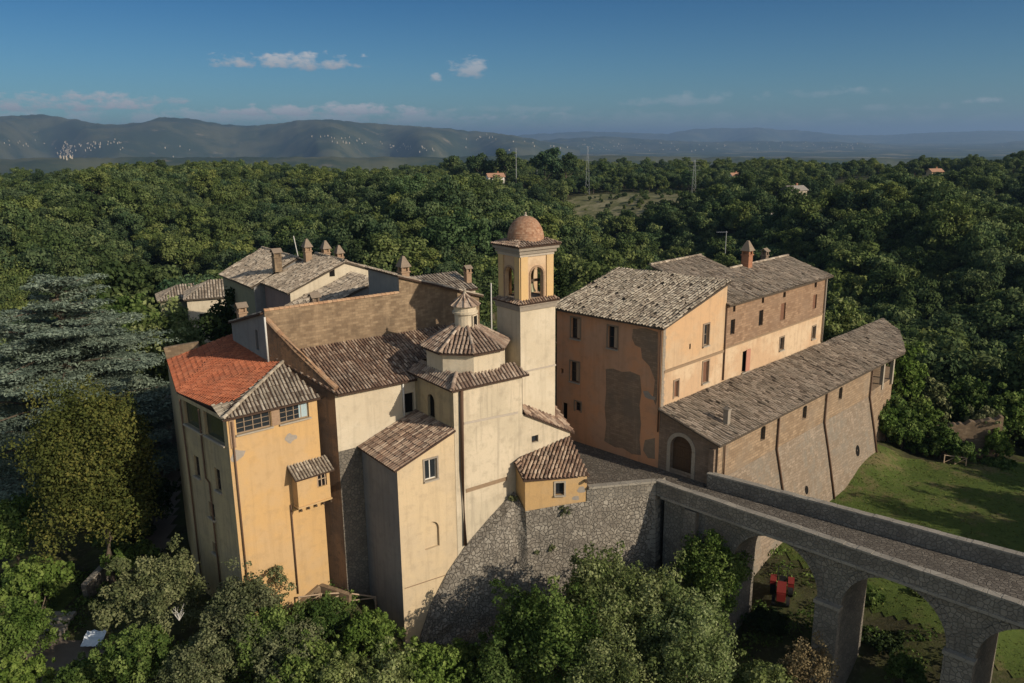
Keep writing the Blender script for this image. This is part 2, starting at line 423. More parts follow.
def step(t, f, lo, hi):
    n = nn(t, 'ShaderNodeMapRange'); n.interpolation_type = 'SMOOTHSTEP'; n.inputs[1].default_value = lo; n.inputs[2].default_value = hi
    t.links.new(f, n.inputs[0]); return n.outputs[0]
def plain(name, col, rough=.85, var=.15, sc=3.0, metallic=0):
    m, t, b = newmat(name, rough)
    uv = uvn(t); f = noise(t, uv, sc, 5)
    c = mixc(t, f, tuple(x*(1-var) for x in col), tuple(min(1, x*(1+var)) for x in col))
    t.links.new(c, b.inputs['Base Color']); b.inputs['Metallic'].default_value = metallic
    bump(t, b, noise(t, uv, sc*8, 3), .15, .02)
    return m
def plaster(name, col, worn, dirt, amount=.5, seed=0.):
    """lime plaster: big faded patches, rain streaks, small specks and hairline texture"""
    col, worn, dirt = [tuple(x*.80 for x in q) for q in (col, worn, dirt)]
    m, t, b = newmat(name, .93)
    uv = mapping(t, uvn(t), (1, 1, 1), (seed, seed*1.7, 0))
    big = noise(t, uv, .28, 6, .62); mid = noise(t, uv, 1.4, 6, .65)
    streak = noise(t, mapping(t, uv, (2.6, .16, 1)), 1.0, 5, .6); fine = noise(t, uv, 14, 4, .7)
    c = mixc(t, step(t, big, .42, .58), col, worn)
    c = mixc(t, fmath('MULTIPLY', step(t, streak, .49, .64), amount*.45, t=t), c, dirt)
    c = mixc(t, fmath('MULTIPLY', step(t, mid, .50, .64), amount*.55, t=t), c, tuple(x*.70 for x in worn))
    c = mixc(t, fmath('MULTIPLY', step(t, fine, .53, .68), amount*.6, t=t), c, dirt)
    t.links.new(c, b.inputs['Base Color'])
    bump(t, b, fmath('ADD', fine, fmath('MULTIPLY', mid, 2.5, t=t), t=t), .35, .03)
    return m
def rubble(name, stone_a, stone_b, mortar, scale=2.2, gap=.06, stain=(.08, .075, .06), amt=.4, squash=1.0):
    m, t, b = newmat(name, .95)
    uv = uvn(t); wob = nn(t, 'ShaderNodeTexNoise'); wob.inputs['Scale'].default_value = 3.0; t.links.new(uv, wob.inputs['Vector'])
    ad = nn(t, 'ShaderNodeVectorMath', operation='MULTIPLY_ADD'); t.links.new(wob.outputs['Color'], ad.inputs[0]); ad.inputs[1].default_value = (.12, .12, 0); t.links.new(mapping(t, uv, (1, squash, 1)), ad.inputs[2])
    v1 = nn(t, 'ShaderNodeTexVoronoi', voronoi_dimensions='2D'); v1.inputs['Scale'].default_value = scale; t.links.new(ad.outputs[0], v1.inputs['Vector'])
    v2 = nn(t, 'ShaderNodeTexVoronoi', voronoi_dimensions='2D', feature='DISTANCE_TO_EDGE'); v2.inputs['Scale'].default_value = scale; t.links.new(ad.outputs[0], v2.inputs['Vector'])
    sp = nn(t, 'ShaderNodeSeparateColor'); t.links.new(v1.outputs['Color'], sp.inputs[0])
    c = ramp(t, sp.outputs[0], [(0, stone_a), (.55, tuple((p+q)/2 for p, q in zip(stone_a, stone_b))), (1, stone_b)])
    c = mixc(t, noise(t, uv, 12, 5), c, tuple(x*.6 for x in stone_a))
    e = step(t, v2.outputs['Distance'], gap*.5, gap*1.6)
    c = mixc(t, e, mortar, c)
    c = mixc(t, fmath('MULTIPLY', step(t, noise(t, uv, .45, 6, .65), .44, .66), amt, t=t), c, stain)
    t.links.new(c, b.inputs['Base Color'])
    bump(t, b, fmath('ADD', fmath('MULTIPLY', e, 1.0, t=t), fmath('MULTIPLY', noise(t, uv, 16, 4), .5, t=t), t=t), .8, .06)
    return m
def brickwork(name, ca, cb, mortar, bw=.30, bh=.10, stain=(.1, .085, .06), amt=.5, bscale=.5):
    m, t, b = newmat(name, .95)
    uv = uvn(t)
    wob = nn(t, 'ShaderNodeTexNoise'); wob.inputs['Scale'].default_value = 1.2; t.links.new(uv, wob.inputs['Vector'])
    ad = nn(t, 'ShaderNodeVectorMath', operation='MULTIPLY_ADD'); t.links.new(wob.outputs['Color'], ad.inputs[0]); ad.inputs[1].default_value = (.10, .10, 0); t.links.new(uv, ad.inputs[2])
    br = nn(t, 'ShaderNodeTexBrick'); br.inputs['Scale'].default_value = 1.0; br.inputs['Brick Width'].default_value = bw; br.inputs['Row Height'].default_value = bh
    br.inputs['Mortar Size'].default_value = bh*.09; br.inputs['Mortar Smooth'].default_value = .4; br.inputs['Bias'].default_value = -.1
    br.inputs['Color1'].default_value = (*ca, 1); br.inputs['Color2'].default_value = (*cb, 1); br.inputs['Mortar'].default_value = (*mortar, 1)
    t.links.new(ad.outputs[0], br.inputs['Vector'])
    c = mixc(t, fmath('MULTIPLY', noise(t, uv, 7, 5, .7), .8, t=t), br.outputs['Color'], tuple(x*.55 for x in ca))
    c = mixc(t, fmath('MULTIPLY', step(t, noise(t, uv, .35, 7, .68), .45, .65), amt, t=t), c, stain)
    c = mixc(t, fmath('MULTIPLY', step(t, noise(t, mapping(t, uv, (1.6, .25, 1)), 1, 6, .65), .5, .75), amt*.45, t=t), c, tuple(min(1, x*1.12) for x in cb))
    t.links.new(c, b.inputs['Base Color'])
    bump(t, b, fmath('ADD', br.outputs['Fac'], fmath('MULTIPLY', noise(t, uv, 9, 5), -1.6, t=t), t=t), -bscale, .04)
    return m
def tiles(name, stops, lichen, amt=.5, lsc=1.6):
    """fired-clay tile, one colour per tile, lichen and soot in patches"""
    m, t, b = newmat(name, .92)
    at_ = nn(t, 'ShaderNodeAttribute', attribute_name='rnd'); uv = uvn(t); tcn = nn(t, 'ShaderNodeTexCoord').outputs['Object']
    c = ramp(t, at_.outputs['Fac'], stops)
    c = mixc(t, fmath('MULTIPLY', step(t, noise(t, tcn, lsc, 6, .7), .44, .62), amt, t=t), c, lichen)
    c = mixc(t, fmath('MULTIPLY', step(t, noise(t, tcn, .32, 4, .6), .46, .64), amt*.55, t=t), c, tuple(x*.45 for x in lichen))
    c = mixc(t, fmath('MULTIPLY', step(t, noise(t, tcn, 9, 3, .7), .55, .7), .55, t=t), c, tuple(x*.4 for x in lichen))
    t.links.new(c, b.inputs['Base Color'])
    bump(t, b, noise(t, tcn, 22, 3), .3, .02)
    return m
plaster('plaster_cream', (.63, .54, .40), (.58, .49, .355), (.36, .30, .22), .55, 1.0)
plaster('plaster_apse', (.63, .53, .385), (.55, .465, .335), (.29, .25, .19), .8, 4.0)
plaster('plaster_warm', (.61, .47, .295), (.56, .44, .29), (.36, .28, .18), .55, 2.0)
plaster('plaster_yellow', (.58, .37, .165), (.55, .37, .19), (.38, .25, .125), .5, 3.0)
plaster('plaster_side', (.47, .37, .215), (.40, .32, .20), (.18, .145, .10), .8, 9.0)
plaster('plaster_orange', (.58, .375, .21), (.56, .40, .25), (.38, .25, .15), .6, 5.0)
plaster('plaster_facade', (.65, .33, .175), (.58, .34, .21), (.40, .23, .13), .6, 8.0)
plaster('plaster_pale', (.62, .46, .30), (.55, .37, .225), (.40, .29, .19), .7, 6.0)
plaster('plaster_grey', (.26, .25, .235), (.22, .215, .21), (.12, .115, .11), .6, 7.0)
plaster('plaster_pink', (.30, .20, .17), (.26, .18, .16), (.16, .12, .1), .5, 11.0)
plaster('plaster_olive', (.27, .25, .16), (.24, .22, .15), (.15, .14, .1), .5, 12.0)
plaster('plaster_ochre', (.62, .42, .20), (.60, .42, .22), (.42, .27, .12), .25, 13.0)
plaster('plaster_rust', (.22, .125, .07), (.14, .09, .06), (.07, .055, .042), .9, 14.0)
rubble('rubble_light', (.22, .19, .15), (.46, .41, .335), (.085, .075, .062), 3.5, .08, (.13, .112, .09), .85)
rubble('rubble_grey', (.21, .185, .15), (.38, .335, .27), (.13, .12, .105), 3.6, .065, (.12, .105, .085), .6)
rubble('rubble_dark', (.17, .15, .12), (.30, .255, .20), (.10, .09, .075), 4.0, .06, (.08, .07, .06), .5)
brickwork('stone_tan', (.19, .13, .08), (.38, .275, .17), (.20, .15, .10), .46, .19, (.12, .085, .055), .8, 1.0)
brickwork('brick_rampart', (.25, .17, .105), (.42, .30, .19), (.15, .115, .085), .60, .24, (.21, .165, .12), .6, 1.0)
brickwork('brick_batter', (.22, .165, .115), (.36, .28, .205), (.14, .115, .09), .60, .24, (.17, .15, .12), .8, 1.0)
brickwork('brick_upper', (.23, .14, .085), (.40, .265, .165), (.17, .125, .09), .55, .21, (.20, .135, .09), .6, 1.0)
brickwork('brick_panel', (.24, .165, .11), (.36, .255, .17), (.18, .13, .095), .46, .17, (.15, .12, .09), .7, .8)
brickwork('brick_gate', (.19, .135, .095), (.29, .21, .15), (.15, .115, .085), .46, .17, (.13, .10, .075), .7, .8)
brickwork('brick_red', (.34, .14, .075), (.42, .2, .11), (.28, .2, .14), .24, .07, (.16, .09, .06), .3)
brickwork('brick_pier', (.31, .20, .125), (.38, .26, .17), (.27, .21, .15), .24, .07, (.26, .17, .1), .3)
rubble('coping_stone', (.30, .265, .215), (.42, .375, .305), (.22, .2, .17), 1.2, .02, (.16, .145, .12), .5)
rubble('cobble', (.12, .10, .08), (.27, .235, .19), (.06, .052, .043), 3.6, .07, (.085, .074, .06), .55)
plain('stone_trim', (.31, .265, .205), .9, .3, 4)
plain('stone_grey', (.235, .20, .16), .9, .3, 4)
plain('band_grey', (.36, .31, .25), .9, .2, 5)
plain('band_brown', (.23, .16, .10), .9, .2, 5)
plain('bare_patch', (.27, .235, .195), .95, .3, 6)
plain('bare_brown', (.22, .165, .115), .95, .3, 4)
plain('tile_bed', (.055, .034, .024), .95, .4, 6)
plain('tile_bed_grey', (.075, .058, .042), .95, .4, 5)
plain('cap_tile', (.20, .155, .115), .95, .35, 6)
plain('wood_dark', (.065, .045, .03), .8, .3, 8)
plain('wood_door', (.085, .05, .028), .85, .4, 5)
plain('wood_grey', (.24, .18, .125), .9, .3, 6)
plain('wood_pale', (.38, .28, .19), .9, .25, 6)
plain('frame_white', (.55, .52, .46), .7, .1, 6)
plain('frame_grey', (.30, .31, .31), .7, .15, 6)
plain('pipe_brown', (.10, .058, .035), .6, .2, 4)
plain('pipe_pale', (.5, .48, .44), .6, .15, 4)
plain('metal_grey', (.33, .34, .35), .5, .1, 4, .6)
plain('bronze', (.10, .095, .06), .5, .25, 9, .8)
plain('shutter_brown', (.15, .075, .045), .8, .25, 5)
plain('shutter_pink', (.36, .17, .115), .85, .2, 5)
plain('white_house', (.60, .55, .48), .9, .08, 1)
plain('cream_house', (.40, .34, .26), .9, .1, 1)
plain('ochre_house', (.46, .31, .18), .9, .1, 1)
plain('roof_far', (.36, .20, .125), .9, .25, .8)
plain('roof_far_grey', (.25, .22, .19), .9, .25, .8)
plain('cloth_white', (.68, .72, .76), .9, .05, 2)
plain('machine_red', (.17, .022, .018), .5, .1, 3)
plain('rubber', (.02, .02, .02), .9, .2, 3)
plain('pale_bark', (.55, .52, .47), .9, .15, 6)
plain('car_white', (.7, .71, .72), .4, .03, 2)
m, t, b = newmat('glass', .12, .5); b.inputs['Base Color'].default_value = (.018, .022, .026, 1)
m, t, b = newmat('glass_pale', .3, .4); b.inputs['Base Color'].default_value = (.30, .38, .40, 1)
m, t, b = newmat('glass_green', .25, .4); b.inputs['Base Color'].default_value = (.035, .042, .026, 1)
m, t, b = newmat('dark', .95, .05); b.inputs['Base Color'].default_value = (.012, .011, .010, 1)
tiles('tile_brown', [(0, (.10, .06, .042)), (.3, (.19, .115, .078)), (.65, (.30, .20, .135)), (1, (.44, .33, .24))], (.26, .205, .155), .5)
tiles('tile_lichen', [(0, (.11, .085, .062)), (.15, (.20, .16, .12)), (.5, (.31, .255, .19)), (1, (.43, .37, .285))], (.28, .24, .18), .55, 1.1)
tiles('tile_grey', [(0, (.10, .075, .055)), (.15, (.19, .145, .105)), (.55, (.29, .225, .165)), (1, (.39, .31, .235))], (.24, .20, .15), .55, .9)
tiles('tile_pale', [(0, (.17, .13, .095)), (.5, (.32, .255, .19)), (1, (.46, .385, .295))], (.24, .205, .16), .45, 1.4)
tiles('tile_drum', [(0, (.17, .11, .08)), (.4, (.26, .18, .13)), (.8, (.36, .27, .20)), (1, (.44, .35, .27))], (.18, .14, .11), .5, 1.8)
tiles('tile_coping', [(0, (.30, .17, .095)), (1, (.42, .27, .16))], (.26, .19, .13), .4, 2)
tiles('tile_new', [(0, (.28, .082, .038)), (.5, (.36, .108, .050)), (1, (.43, .145, .07))], (.24, .095, .055), .5, 1.2)
tiles('tile_dome', [(0, (.26, .13, .075)), (.5, (.34, .19, .115)), (1, (.40, .25, .16))], (.24, .16, .11), .4, 2)
# new red pan tiles: rows and seams as bump and faint tone
m, t, b = newmat('tile_red', .85); uv = uvn(t)
wv = nn(t, 'ShaderNodeTexWave', bands_direction='X'); wv.inputs['Scale'].default_value = 1.25; wv.inputs['Distortion'].default_value = .3; t.links.new(uv, wv.inputs['Vector'])
wy = nn(t, 'ShaderNodeTexWave', bands_direction='Y', wave_profile='SAW'); wy.inputs['Scale'].default_value = .85; wy.inputs['Distortion'].default_value = .4; t.links.new(uv, wy.inputs['Vector'])
c = mixc(t, noise(t, uv, .9, 6), (.36, .095, .04), (.47, .14, .062)); c = mixc(t, step(t, noise(t, mapping(t, uv, (2, .3, 1)), 1.6, 5), .5, .75), c, (.33, .11, .06))
c = mixc(t, fmath('MULTIPLY', wy.outputs['Fac'], .28, t=t), c, (.27, .075, .035))
t.links.new(c, b.inputs['Base Color']); bump(t, b, fmath('ADD', wv.outputs['Fac'], fmath('MULTIPLY', wy.outputs['Fac'], .7, t=t), t=t), .9, .06)
# foliage: colour from each leaf clump and each tree, some light through the leaf
def foliage(name, a, b_, c_, trans=.25, tint=.35):
    m = bpy.data.materials.new(name); m.use_nodes = True; t = m.node_tree; t.nodes.clear(); MAT[name] = m
    o = nn(t, 'ShaderNodeOutputMaterial'); d = nn(t, 'ShaderNodeBsdfDiffuse'); tr = nn(t, 'ShaderNodeBsdfTranslucent'); mix = nn(t, 'ShaderNodeMixShader'); mix.inputs[0].default_value = trans
    at_ = nn(t, 'ShaderNodeAttribute', attribute_name='rnd'); oi = nn(t, 'ShaderNodeObjectInfo')
    c = ramp(t, at_.outputs['Fac'], [(0, a), (.5, b_), (1, c_)])
    k = ramp(t, oi.outputs['Random'], [(0, (.50, .60, .62)), (.3, (.8, .95, .85)), (.55, (1.05, 1.12, .95)), (.8, (1.2, 1.3, 1.02)), (.9, (1.38, 1.38, 1.05)), (1, (.65, .9, .95))])
    c2 = mixc(t, 1.0, c, k, 'MULTIPLY'); c = mixc(t, tint, c, c2)
    t.links.new(c, d.inputs['Color']); t.links.new(c, tr.inputs['Color'])
    t.links.new(d.outputs[0], mix.inputs[1]); t.links.new(tr.outputs[0], mix.inputs[2]); t.links.new(mix.outputs[0], o.inputs[0])
    return m
foliage('leaf_forest', (0.0368, 0.0517, 0.0207), (0.0851, 0.1035, 0.0391), (0.1725, 0.1817, 0.0736), .22, 1.0)
foliage('leaf_forest_b', (0.0299, 0.0460, 0.0242), (0.0690, 0.0920, 0.0437), (0.1437, 0.1587, 0.0759), .22, 1.0)
foliage('leaf_bright', (0.05, 0.085, 0.018), (0.115, 0.165, 0.038), (0.21, 0.26, 0.075), .3, .4)
foliage('leaf_pale', (0.06, 0.08, 0.025), (0.16, 0.19, 0.065), (0.33, 0.34, 0.155), .3, .3)
foliage('leaf_green', (0.032, 0.055, 0.015), (0.085, 0.125, 0.034), (0.175, 0.215, 0.07), .3, .5)
foliage('leaf_olive', (.055, .065, .030), (.115, .125, .06), (.21, .205, .11), .2, .4)
foliage('leaf_autumn', (.042, .054, .015), (.088, .100, .028), (.165, .152, .042), .25, .1)
foliage('leaf_cedar', (.09, .12, .092), (.165, .205, .155), (.25, .295, .22), .25, .1)
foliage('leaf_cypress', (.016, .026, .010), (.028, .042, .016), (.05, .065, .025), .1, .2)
foliage('leaf_dry', (.13, .09, .045), (.2, .145, .075), (.29, .22, .12), .2, .2)
foliage('grass_blade', (.06, .08, .02), (.10, .12, .032), (.16, .165, .055), .2, .1)
plain('bark', (.09, .07, .05), .95, .35, 5)
# ground: grassy earth near, woodland floor and pale fields farther
m, t, b = newmat('ground', .98, .05); pos = nn(t, 'ShaderNodeNewGeometry').outputs['Position']
n1 = noise(t, pos, .035, 6, .6); n2 = noise(t, pos, .45, 6, .65); n3 = noise(t, pos, 3.2, 5, .7)
c = mixc(t, step(t, n2, .4, .62), (.045, .042, .022), (.065, .07, .026)); c = mixc(t, fmath('MULTIPLY', step(t, n3, .5, .7), .7, t=t), c, (.10, .085, .05))
ln = nn(t, 'ShaderNodeVectorMath', operation='LENGTH'); t.links.new(pos, ln.inputs[0])
farf = step(t, ln.outputs['Value'], 350, 900)
v = nn(t, 'ShaderNodeTexVoronoi'); v.inputs['Scale'].default_value = .0042; t.links.new(mapping(t, pos, (1, .55, 1), rot=(0, 0, .5)), v.inputs['Vector'])
sp = nn(t, 'ShaderNodeSeparateColor'); t.links.new(v.outputs['Color'], sp.inputs[0])
fc = ramp(t, sp.outputs[0], [(0, (.045, .06, .03)), (.45, (.055, .065, .032)), (.62, (.10, .11, .05)), (.78, (.20, .17, .10)), (.9, (.14, .115, .07)), (1, (.06, .07, .035))], 'CONSTANT')
fc = mixc(t, step(t, noise(t, pos, .004, 5), .46, .56), fc, (.035, .048, .028))
c = mixc(t, farf, c, fc); t.links.new(c, b.inputs['Base Color'])
bump(t, b, n3, .5, .2)
m, t, b = newmat('lawn', .98, .05); pos = nn(t, 'ShaderNodeNewGeometry').outputs['Position']
c = mixc(t, noise(t, pos, 1.3, 6, .7), (.045, .07, .016), (.105, .135, .034)); c = mixc(t, fmath('MULTIPLY', step(t, noise(t, pos, .22, 6, .75), .48, .64), .8, t=t), c, (.155, .12, .06)); c = mixc(t, fmath('MULTIPLY', step(t, noise(t, pos, 2.5, 4, .75), .52, .66), .6, t=t), c, (.03, .042, .012))
t.links.new(c, b.inputs['Base Color']); bump(t, b, noise(t, pos, 9, 4, .8), .8, .1)
m, t, b = newmat('hill', .98, .05); pos = nn(t, 'ShaderNodeNewGeometry').outputs['Position']
c = mixc(t, step(t, noise(t, pos, .0016, 7, .65), .42, .6), (.035, .050, .030), (.085, .088, .050)); c = mixc(t, fmath('MULTIPLY', step(t, noise(t, pos, .0045, 6, .7), .6, .7), .8, t=t), c, (.20, .165, .115))
t.links.new(c, b.inputs['Base Color'])
m, t, b = newmat('path', .95, .1); pos = nn(t, 'ShaderNodeNewGeometry').outputs['Position']
c = mixc(t, noise(t, pos, 1.5, 6, .7), (.14, .11, .085), (.22, .18, .145)); t.links.new(c, b.inputs['Base Color']); bump(t, b, noise(t, pos, 8, 4), .5, .05)

m, t, b = newmat('field', .98, .05); pos = nn(t, 'ShaderNodeNewGeometry').outputs['Position']
c = mixc(t, step(t, noise(t, pos, .12, 6, .7), .42, .6), (.12, .12, .055), (.22, .195, .115)); c = mixc(t, fmath('MULTIPLY', step(t, noise(t, pos, .6, 5, .7), .5, .66), .7, t=t), c, (.05, .06, .025)); t.links.new(c, b.inputs['Base Color'])
# ------------------------------------------------------------------ terrain
CTRL = np.array([(-8, 46, -9.6), (-20, 47, -8.2), (-30, 50, -9.6), (-38, 47, -11), (-36, 58, -9.5), (-34, 68, -7.6), (-40, 84, -6.6), (-50, 70, -12), (-60, 60, -16), (-28, 62, -7.5), (-70, 90, -18),
    (-14, 50.5, -6.6), (-10, 48.5, -8.4), (-20, 52, -6.6), (0, 44, -11), (0, 50, -9.8), (10, 46, -11.5), (20, 44, -10.5), (28, 36, -11), (40, 30, -11), (12, 52, -9.5), (22, 52, -8), (26, 56, -7), (30, 64, -6.6), (36, 60, -6.6), (31, 51, -7.2), (36, 46, -8.2),
    (40, 72, -6.5), (50, 60, -6.8), (60, 50, -7), (45, 80, -7), (52, 90, -10), (60, 104, -20), (50, 100, -12), (34, 76, -5), (-10, 62, -4), (0, 66, -1.2), (10, 68, -1.2), (20, 78, -2), (30, 92, -4), (0, 80, -.5), (10, 88, -2),
    (-12, 75, .5), (-20, 85, 1.5), (-30, 98, 2), (-42, 112, 1), (-22, 66, -3), (-10, 92, 0), (18, 108, -16), (40, 122, -25), (0, 118, -18), (-20, 126, -17), (-60, 128, -10), (-95, 100, -18), (80, 112, -28), (110, 100, -30), (-5, 36, -12), (20, 30, -13), (-30, 36, -13), (0, 20, -16), (60, 20, -14), (-60, 30, -18)], float)
FARY = np.array([0, 60, 120, 150, 200, 250, 300, 380, 460, 560, 700, 900, 1300, 1900, 2800, 4200, 7000, 40000.])
FARZ = np.array([-16, -20, -24, -26, -23, -17, -11, -5., -1.5, -2.5, -10, -22, -46, -62, -90, -118, -125, -125.])
def gz(x, y):
    x = np.asarray(x, float); y = np.asarray(y, float)
    sh = x.shape; x = x.ravel(); y = y.ravel()
    r = np.hypot(x, y); az = np.arctan2(x, np.maximum(y, 1e-3))
    rr = r-np.clip(np.sin(az*5+.6)*30+np.sin(az*11)*14, -60, 60)*np.clip(r/300, 0, 1)
    far = np.interp(rr, FARY, FARZ)
    far = far+(np.sin(x*.011+1)*np.sin(y*.009+.4)*4+np.sin(x*.027+y*.013)*2.)*np.clip((r-110)/120, 0, 1)*np.clip(1.6-r/2600, .2, 1)
    far = far+8.5*np.sin(x*.047+y*.010+1.2*np.sin(y*.012+1)+.6)*np.clip((r-115)/70, 0, 1)*np.clip((470-r)/170, 0, 1)
    far = far-6*np.clip((x-60)/160, 0, 1)*np.clip((420-r)/150, 0, 1)
    near = np.full_like(x, 0.0)
    k = r < 240
    if k.any():
        d2 = (x[k][:, None]-CTRL[:, 0])**2+(y[k][:, None]-CTRL[:, 1])**2+1.0
        w = d2**-2.0; near[k] = (w*CTRL[:, 2]).sum(1)/w.sum(1)
    dd = np.hypot((x-0)*.8, y-66); s = np.clip((dd-48)/48, 0, 1); s = s*s*(3-2*s)
    return (near*(1-s)+far*s).reshape(sh)
def g1(x, y): return float(gz(np.array([x]), np.array([y]))[0])
def grid_mesh(name, P, mat, kind=None, smooth=True):
    """P = array (n, m, 3) -> one sheet"""
    n, m = P.shape[:2]; me = bpy.data.meshes.new(name)
    i = np.arange(n*m).reshape(n, m); f = np.stack([i[:-1, :-1], i[:-1, 1:], i[1:, 1:], i[1:, :-1]], -1).reshape(-1, 4)
    me.vertices.add(n*m); me.vertices.foreach_set('co', P.reshape(-1).astype(np.float32))
    me.loops.add(f.size); me.loops.foreach_set('vertex_index', f.ravel().astype(np.int32))
    me.polygons.add(len(f)); me.polygons.foreach_set('loop_start', np.arange(0, f.size, 4, dtype=np.int32)); me.polygons.foreach_set('loop_total', np.full(len(f), 4, np.int32))
    me.update(calc_edges=True)
    if smooth: me.polygons.foreach_set('use_smooth', [True]*len(f))
    me.materials.append(MAT[mat]); o = bpy.data.objects.new(name, me); COL.objects.link(o)
    if kind: o['kind'] = kind
    return o
rad = [14.0]
while rad[-1] < 34000: rad.append(rad[-1]+max(.9, rad[-1]*.02))
rad = np.array(rad); ang = np.radians(np.linspace(82, -82, 330))
X = rad[:, None]*np.sin(ang)[None, :]; Y = rad[:, None]*np.cos(ang)[None, :]
Zg = gz(X, Y)
grid_mesh('ground', np.stack([X, Y, Zg], -1), 'ground', 'structure')

# far hills: long ridges with real width, feet on the plain
def ridge(name, prof, dist, width, seed, base=-125, mat='hill'):
    """prof = [(px, py)] skyline; the crest stands at the given distance and falls away in front and behind with spurs"""
    rg = np.random.default_rng(seed); n, m = 420, 34
    px = np.array([p[0] for p in prof], float); py = np.array([p[1] for p in prof], float)
    us = np.linspace(px[0], px[-1], n); vs = np.interp(us, px, py)
    k = np.ones(9)/9; vs = np.convolve(np.pad(vs, 4, mode='edge'), k, 'valid'); vs = vs+np.array([1.3*mnoise.noise(Vector((q*.035, seed, 0)))+.8*mnoise.noise(Vector((q*.11, seed, 4)))+.4*mnoise.noise(Vector((q*.3, seed, 4))) for q in us])
    P = np.zeros((m, n, 3)); ph = rg.uniform(0, 6, 8)
    for i, (u, v) in enumerate(zip(us, vs)):
        c = aty(u, v, dist); az = math.atan2(c[0], c[1]); h = c[2]-base
        for j in range(m):
            t = j/(m-1)*2-1                    # -1 front foot, 0 crest, 1 back foot
            spur = .5+.5*math.sin(i*.11+ph[0]+2*math.sin(i*.031+ph[1]))
            wloc = width*(.75+.5*spur)*(1 if t < 0 else .9)
            d = t*wloc; s = math.cos(t*math.pi/2)**(1.0+.9*(1-spur))
            z = base-15+(h+15)*s*(1+.05*math.sin(j*1.7+i*.21+ph[2])*(1-s)+.06*math.sin(i*.37+j*.9+ph[3])*(1-s))
            z -= (h*.06)*abs(mnoise.noise(Vector((i*.12, j*.35, seed))))*(1 if abs(t) > .02 else 0)
            P[j, i] = (math.sin(az)*(math.hypot(c[0], c[1])+d), math.cos(az)*(math.hypot(c[0], c[1])+d), z)
    return grid_mesh(name, P, mat, 'structure')
ridge('hill', [(-420, 128), (-250, 118), (-120, 124), (-40, 119), (0, 116), (40, 114), (75, 119), (110, 125), (140, 122), (165, 116.5), (195, 119), (230, 125), (262, 125), (290, 121), (325, 119.5), (350, 121), (400, 125), (440, 128), (500, 133), (540, 140), (580, 148)], 8200, 2600, 3)
ridge('hill', [(430, 150), (500, 144), (560, 139), (600, 136), (640, 138.5), (700, 142), (780, 141), (840, 142), (900, 145), (950, 149), (990, 144), (1040, 139), (1120, 133), (1260, 138)], 11500, 2600, 5)
ridge('hill', [(480, 140), (540, 133.5), (580, 131.5), (620, 132), (660, 134), (690, 129.5), (725, 127.5), (770, 128.5), (800, 130), (830, 134), (870, 135.5), (920, 133), (960, 131.5), (1000, 130.5), (1050, 131), (1160, 127), (1300, 131)], 19000, 3800, 9)
# low wooded rises in the plain beyond the plateau
ridge('hill', [(-200, 160), (0, 158), (120, 157), (260, 157), (420, 157), (560, 155), (640, 156), (720, 157), (820, 158), (920, 158), (1024, 157), (1200, 157)], 3400, 700, 13)

# ------------------------------------------------------------------ plaza, bridge deck, lawn, path
def sheet(name, pts, z, mat, thick=.25):
    mb = MB(); p = [(q[0], q[1]) for q in pts]; mb.prism(p, z-thick, z, 0)
    return tag(mb.build(name, MAT[mat]), kind='structure')
BN = np.array([10.3, 54.5, 0]); BD = np.array([.70711, -.70711, 0]); BI = np.array([.70711, .70711, 0])
def nfar(s): return 3.55+(s-2.06)*.105
def bw(s, n, z): return BN+BD*s+BI*n+np.array([0, 0, z])
sheet('plaza', [(1.2, 53.6), (5.3, 53.95), tuple(bw(-.1, .45, 0)[:2]), tuple(bw(2.1, .45, 0)[:2]), tuple(bw(2.1, 3.6, 0)[:2]), (14.4, 55.0), (14.55, 55.6), (11.35, 58.95), (3.9, 66.4), (-3, 73), (-9, 68), (0, 60)], 0.0, 'cobble')
sheet('road', [tuple(bw(2.1, .38, 0)[:2]), tuple(bw(46, .38, 0)[:2]), tuple(bw(46, nfar(46)-.38, 0)[:2]), tuple(bw(2.1, nfar(2.1)-.38, 0)[:2])], 0.0, 'cobble', .2)
def drape(name, poly, step_, dz, mat, kind='structure'):
    xs = [p[0] for p in poly]; ys = [p[1] for p in poly]; mb = MB()
    gx = np.arange(min(xs), max(xs)+step_, step_); gy = np.arange(min(ys), max(ys)+step_, step_)
    XX, YY = np.meshgrid(gx, gy, indexing='ij'); ZZ = gz(XX, YY)+dz
    idx = {}
    for i in range(len(gx)-1):
        for j in range(len(gy)-1):
            if not pip(poly, gx[i]+step_/2, gy[j]+step_/2): continue
            q = []
            for (a, b_) in ((i, j), (i+1, j), (i+1, j+1), (i, j+1)):
                if (a, b_) not in idx: idx[(a, b_)] = len(mb.v); mb.v.append((XX[a, b_], YY[a, b_], ZZ[a, b_]))
                q.append(idx[(a, b_)])
            mb.f.append(tuple(q)); mb.m.append(0); mb.r.append(0)
    return tag(mb.build(name, MAT[mat], smooth=True), kind=kind)
LAWN = [(24.5, 52), (32, 44), (46, 40), (66, 42), (68, 66), (52, 76), (43, 74.5), (36.6, 76.3), (27.5, 68), (20.5, 60.5)]
drape('lawn', LAWN, .6, .05, 'lawn')
LAWN2 = [(-36.5, 53.5), (-34.6, 53.0), (-34.4, 57), (-36.2, 60), (-37.6, 58)]
drape('lawn', LAWN2, .4, .05, 'lawn')
drape('path', [(-36, 46), (-31, 46.5), (-28.5, 50), (-32.6, 51.6), (-35.2, 51.4), (-37, 49)], .4, .06, 'path')
drape('path', [(-31.5, 60), (-29.5, 57), (-28, 58), (-30, 66), (-33, 75), (-38, 88), (-42, 90), (-36, 76)], .6, .06, 'path')

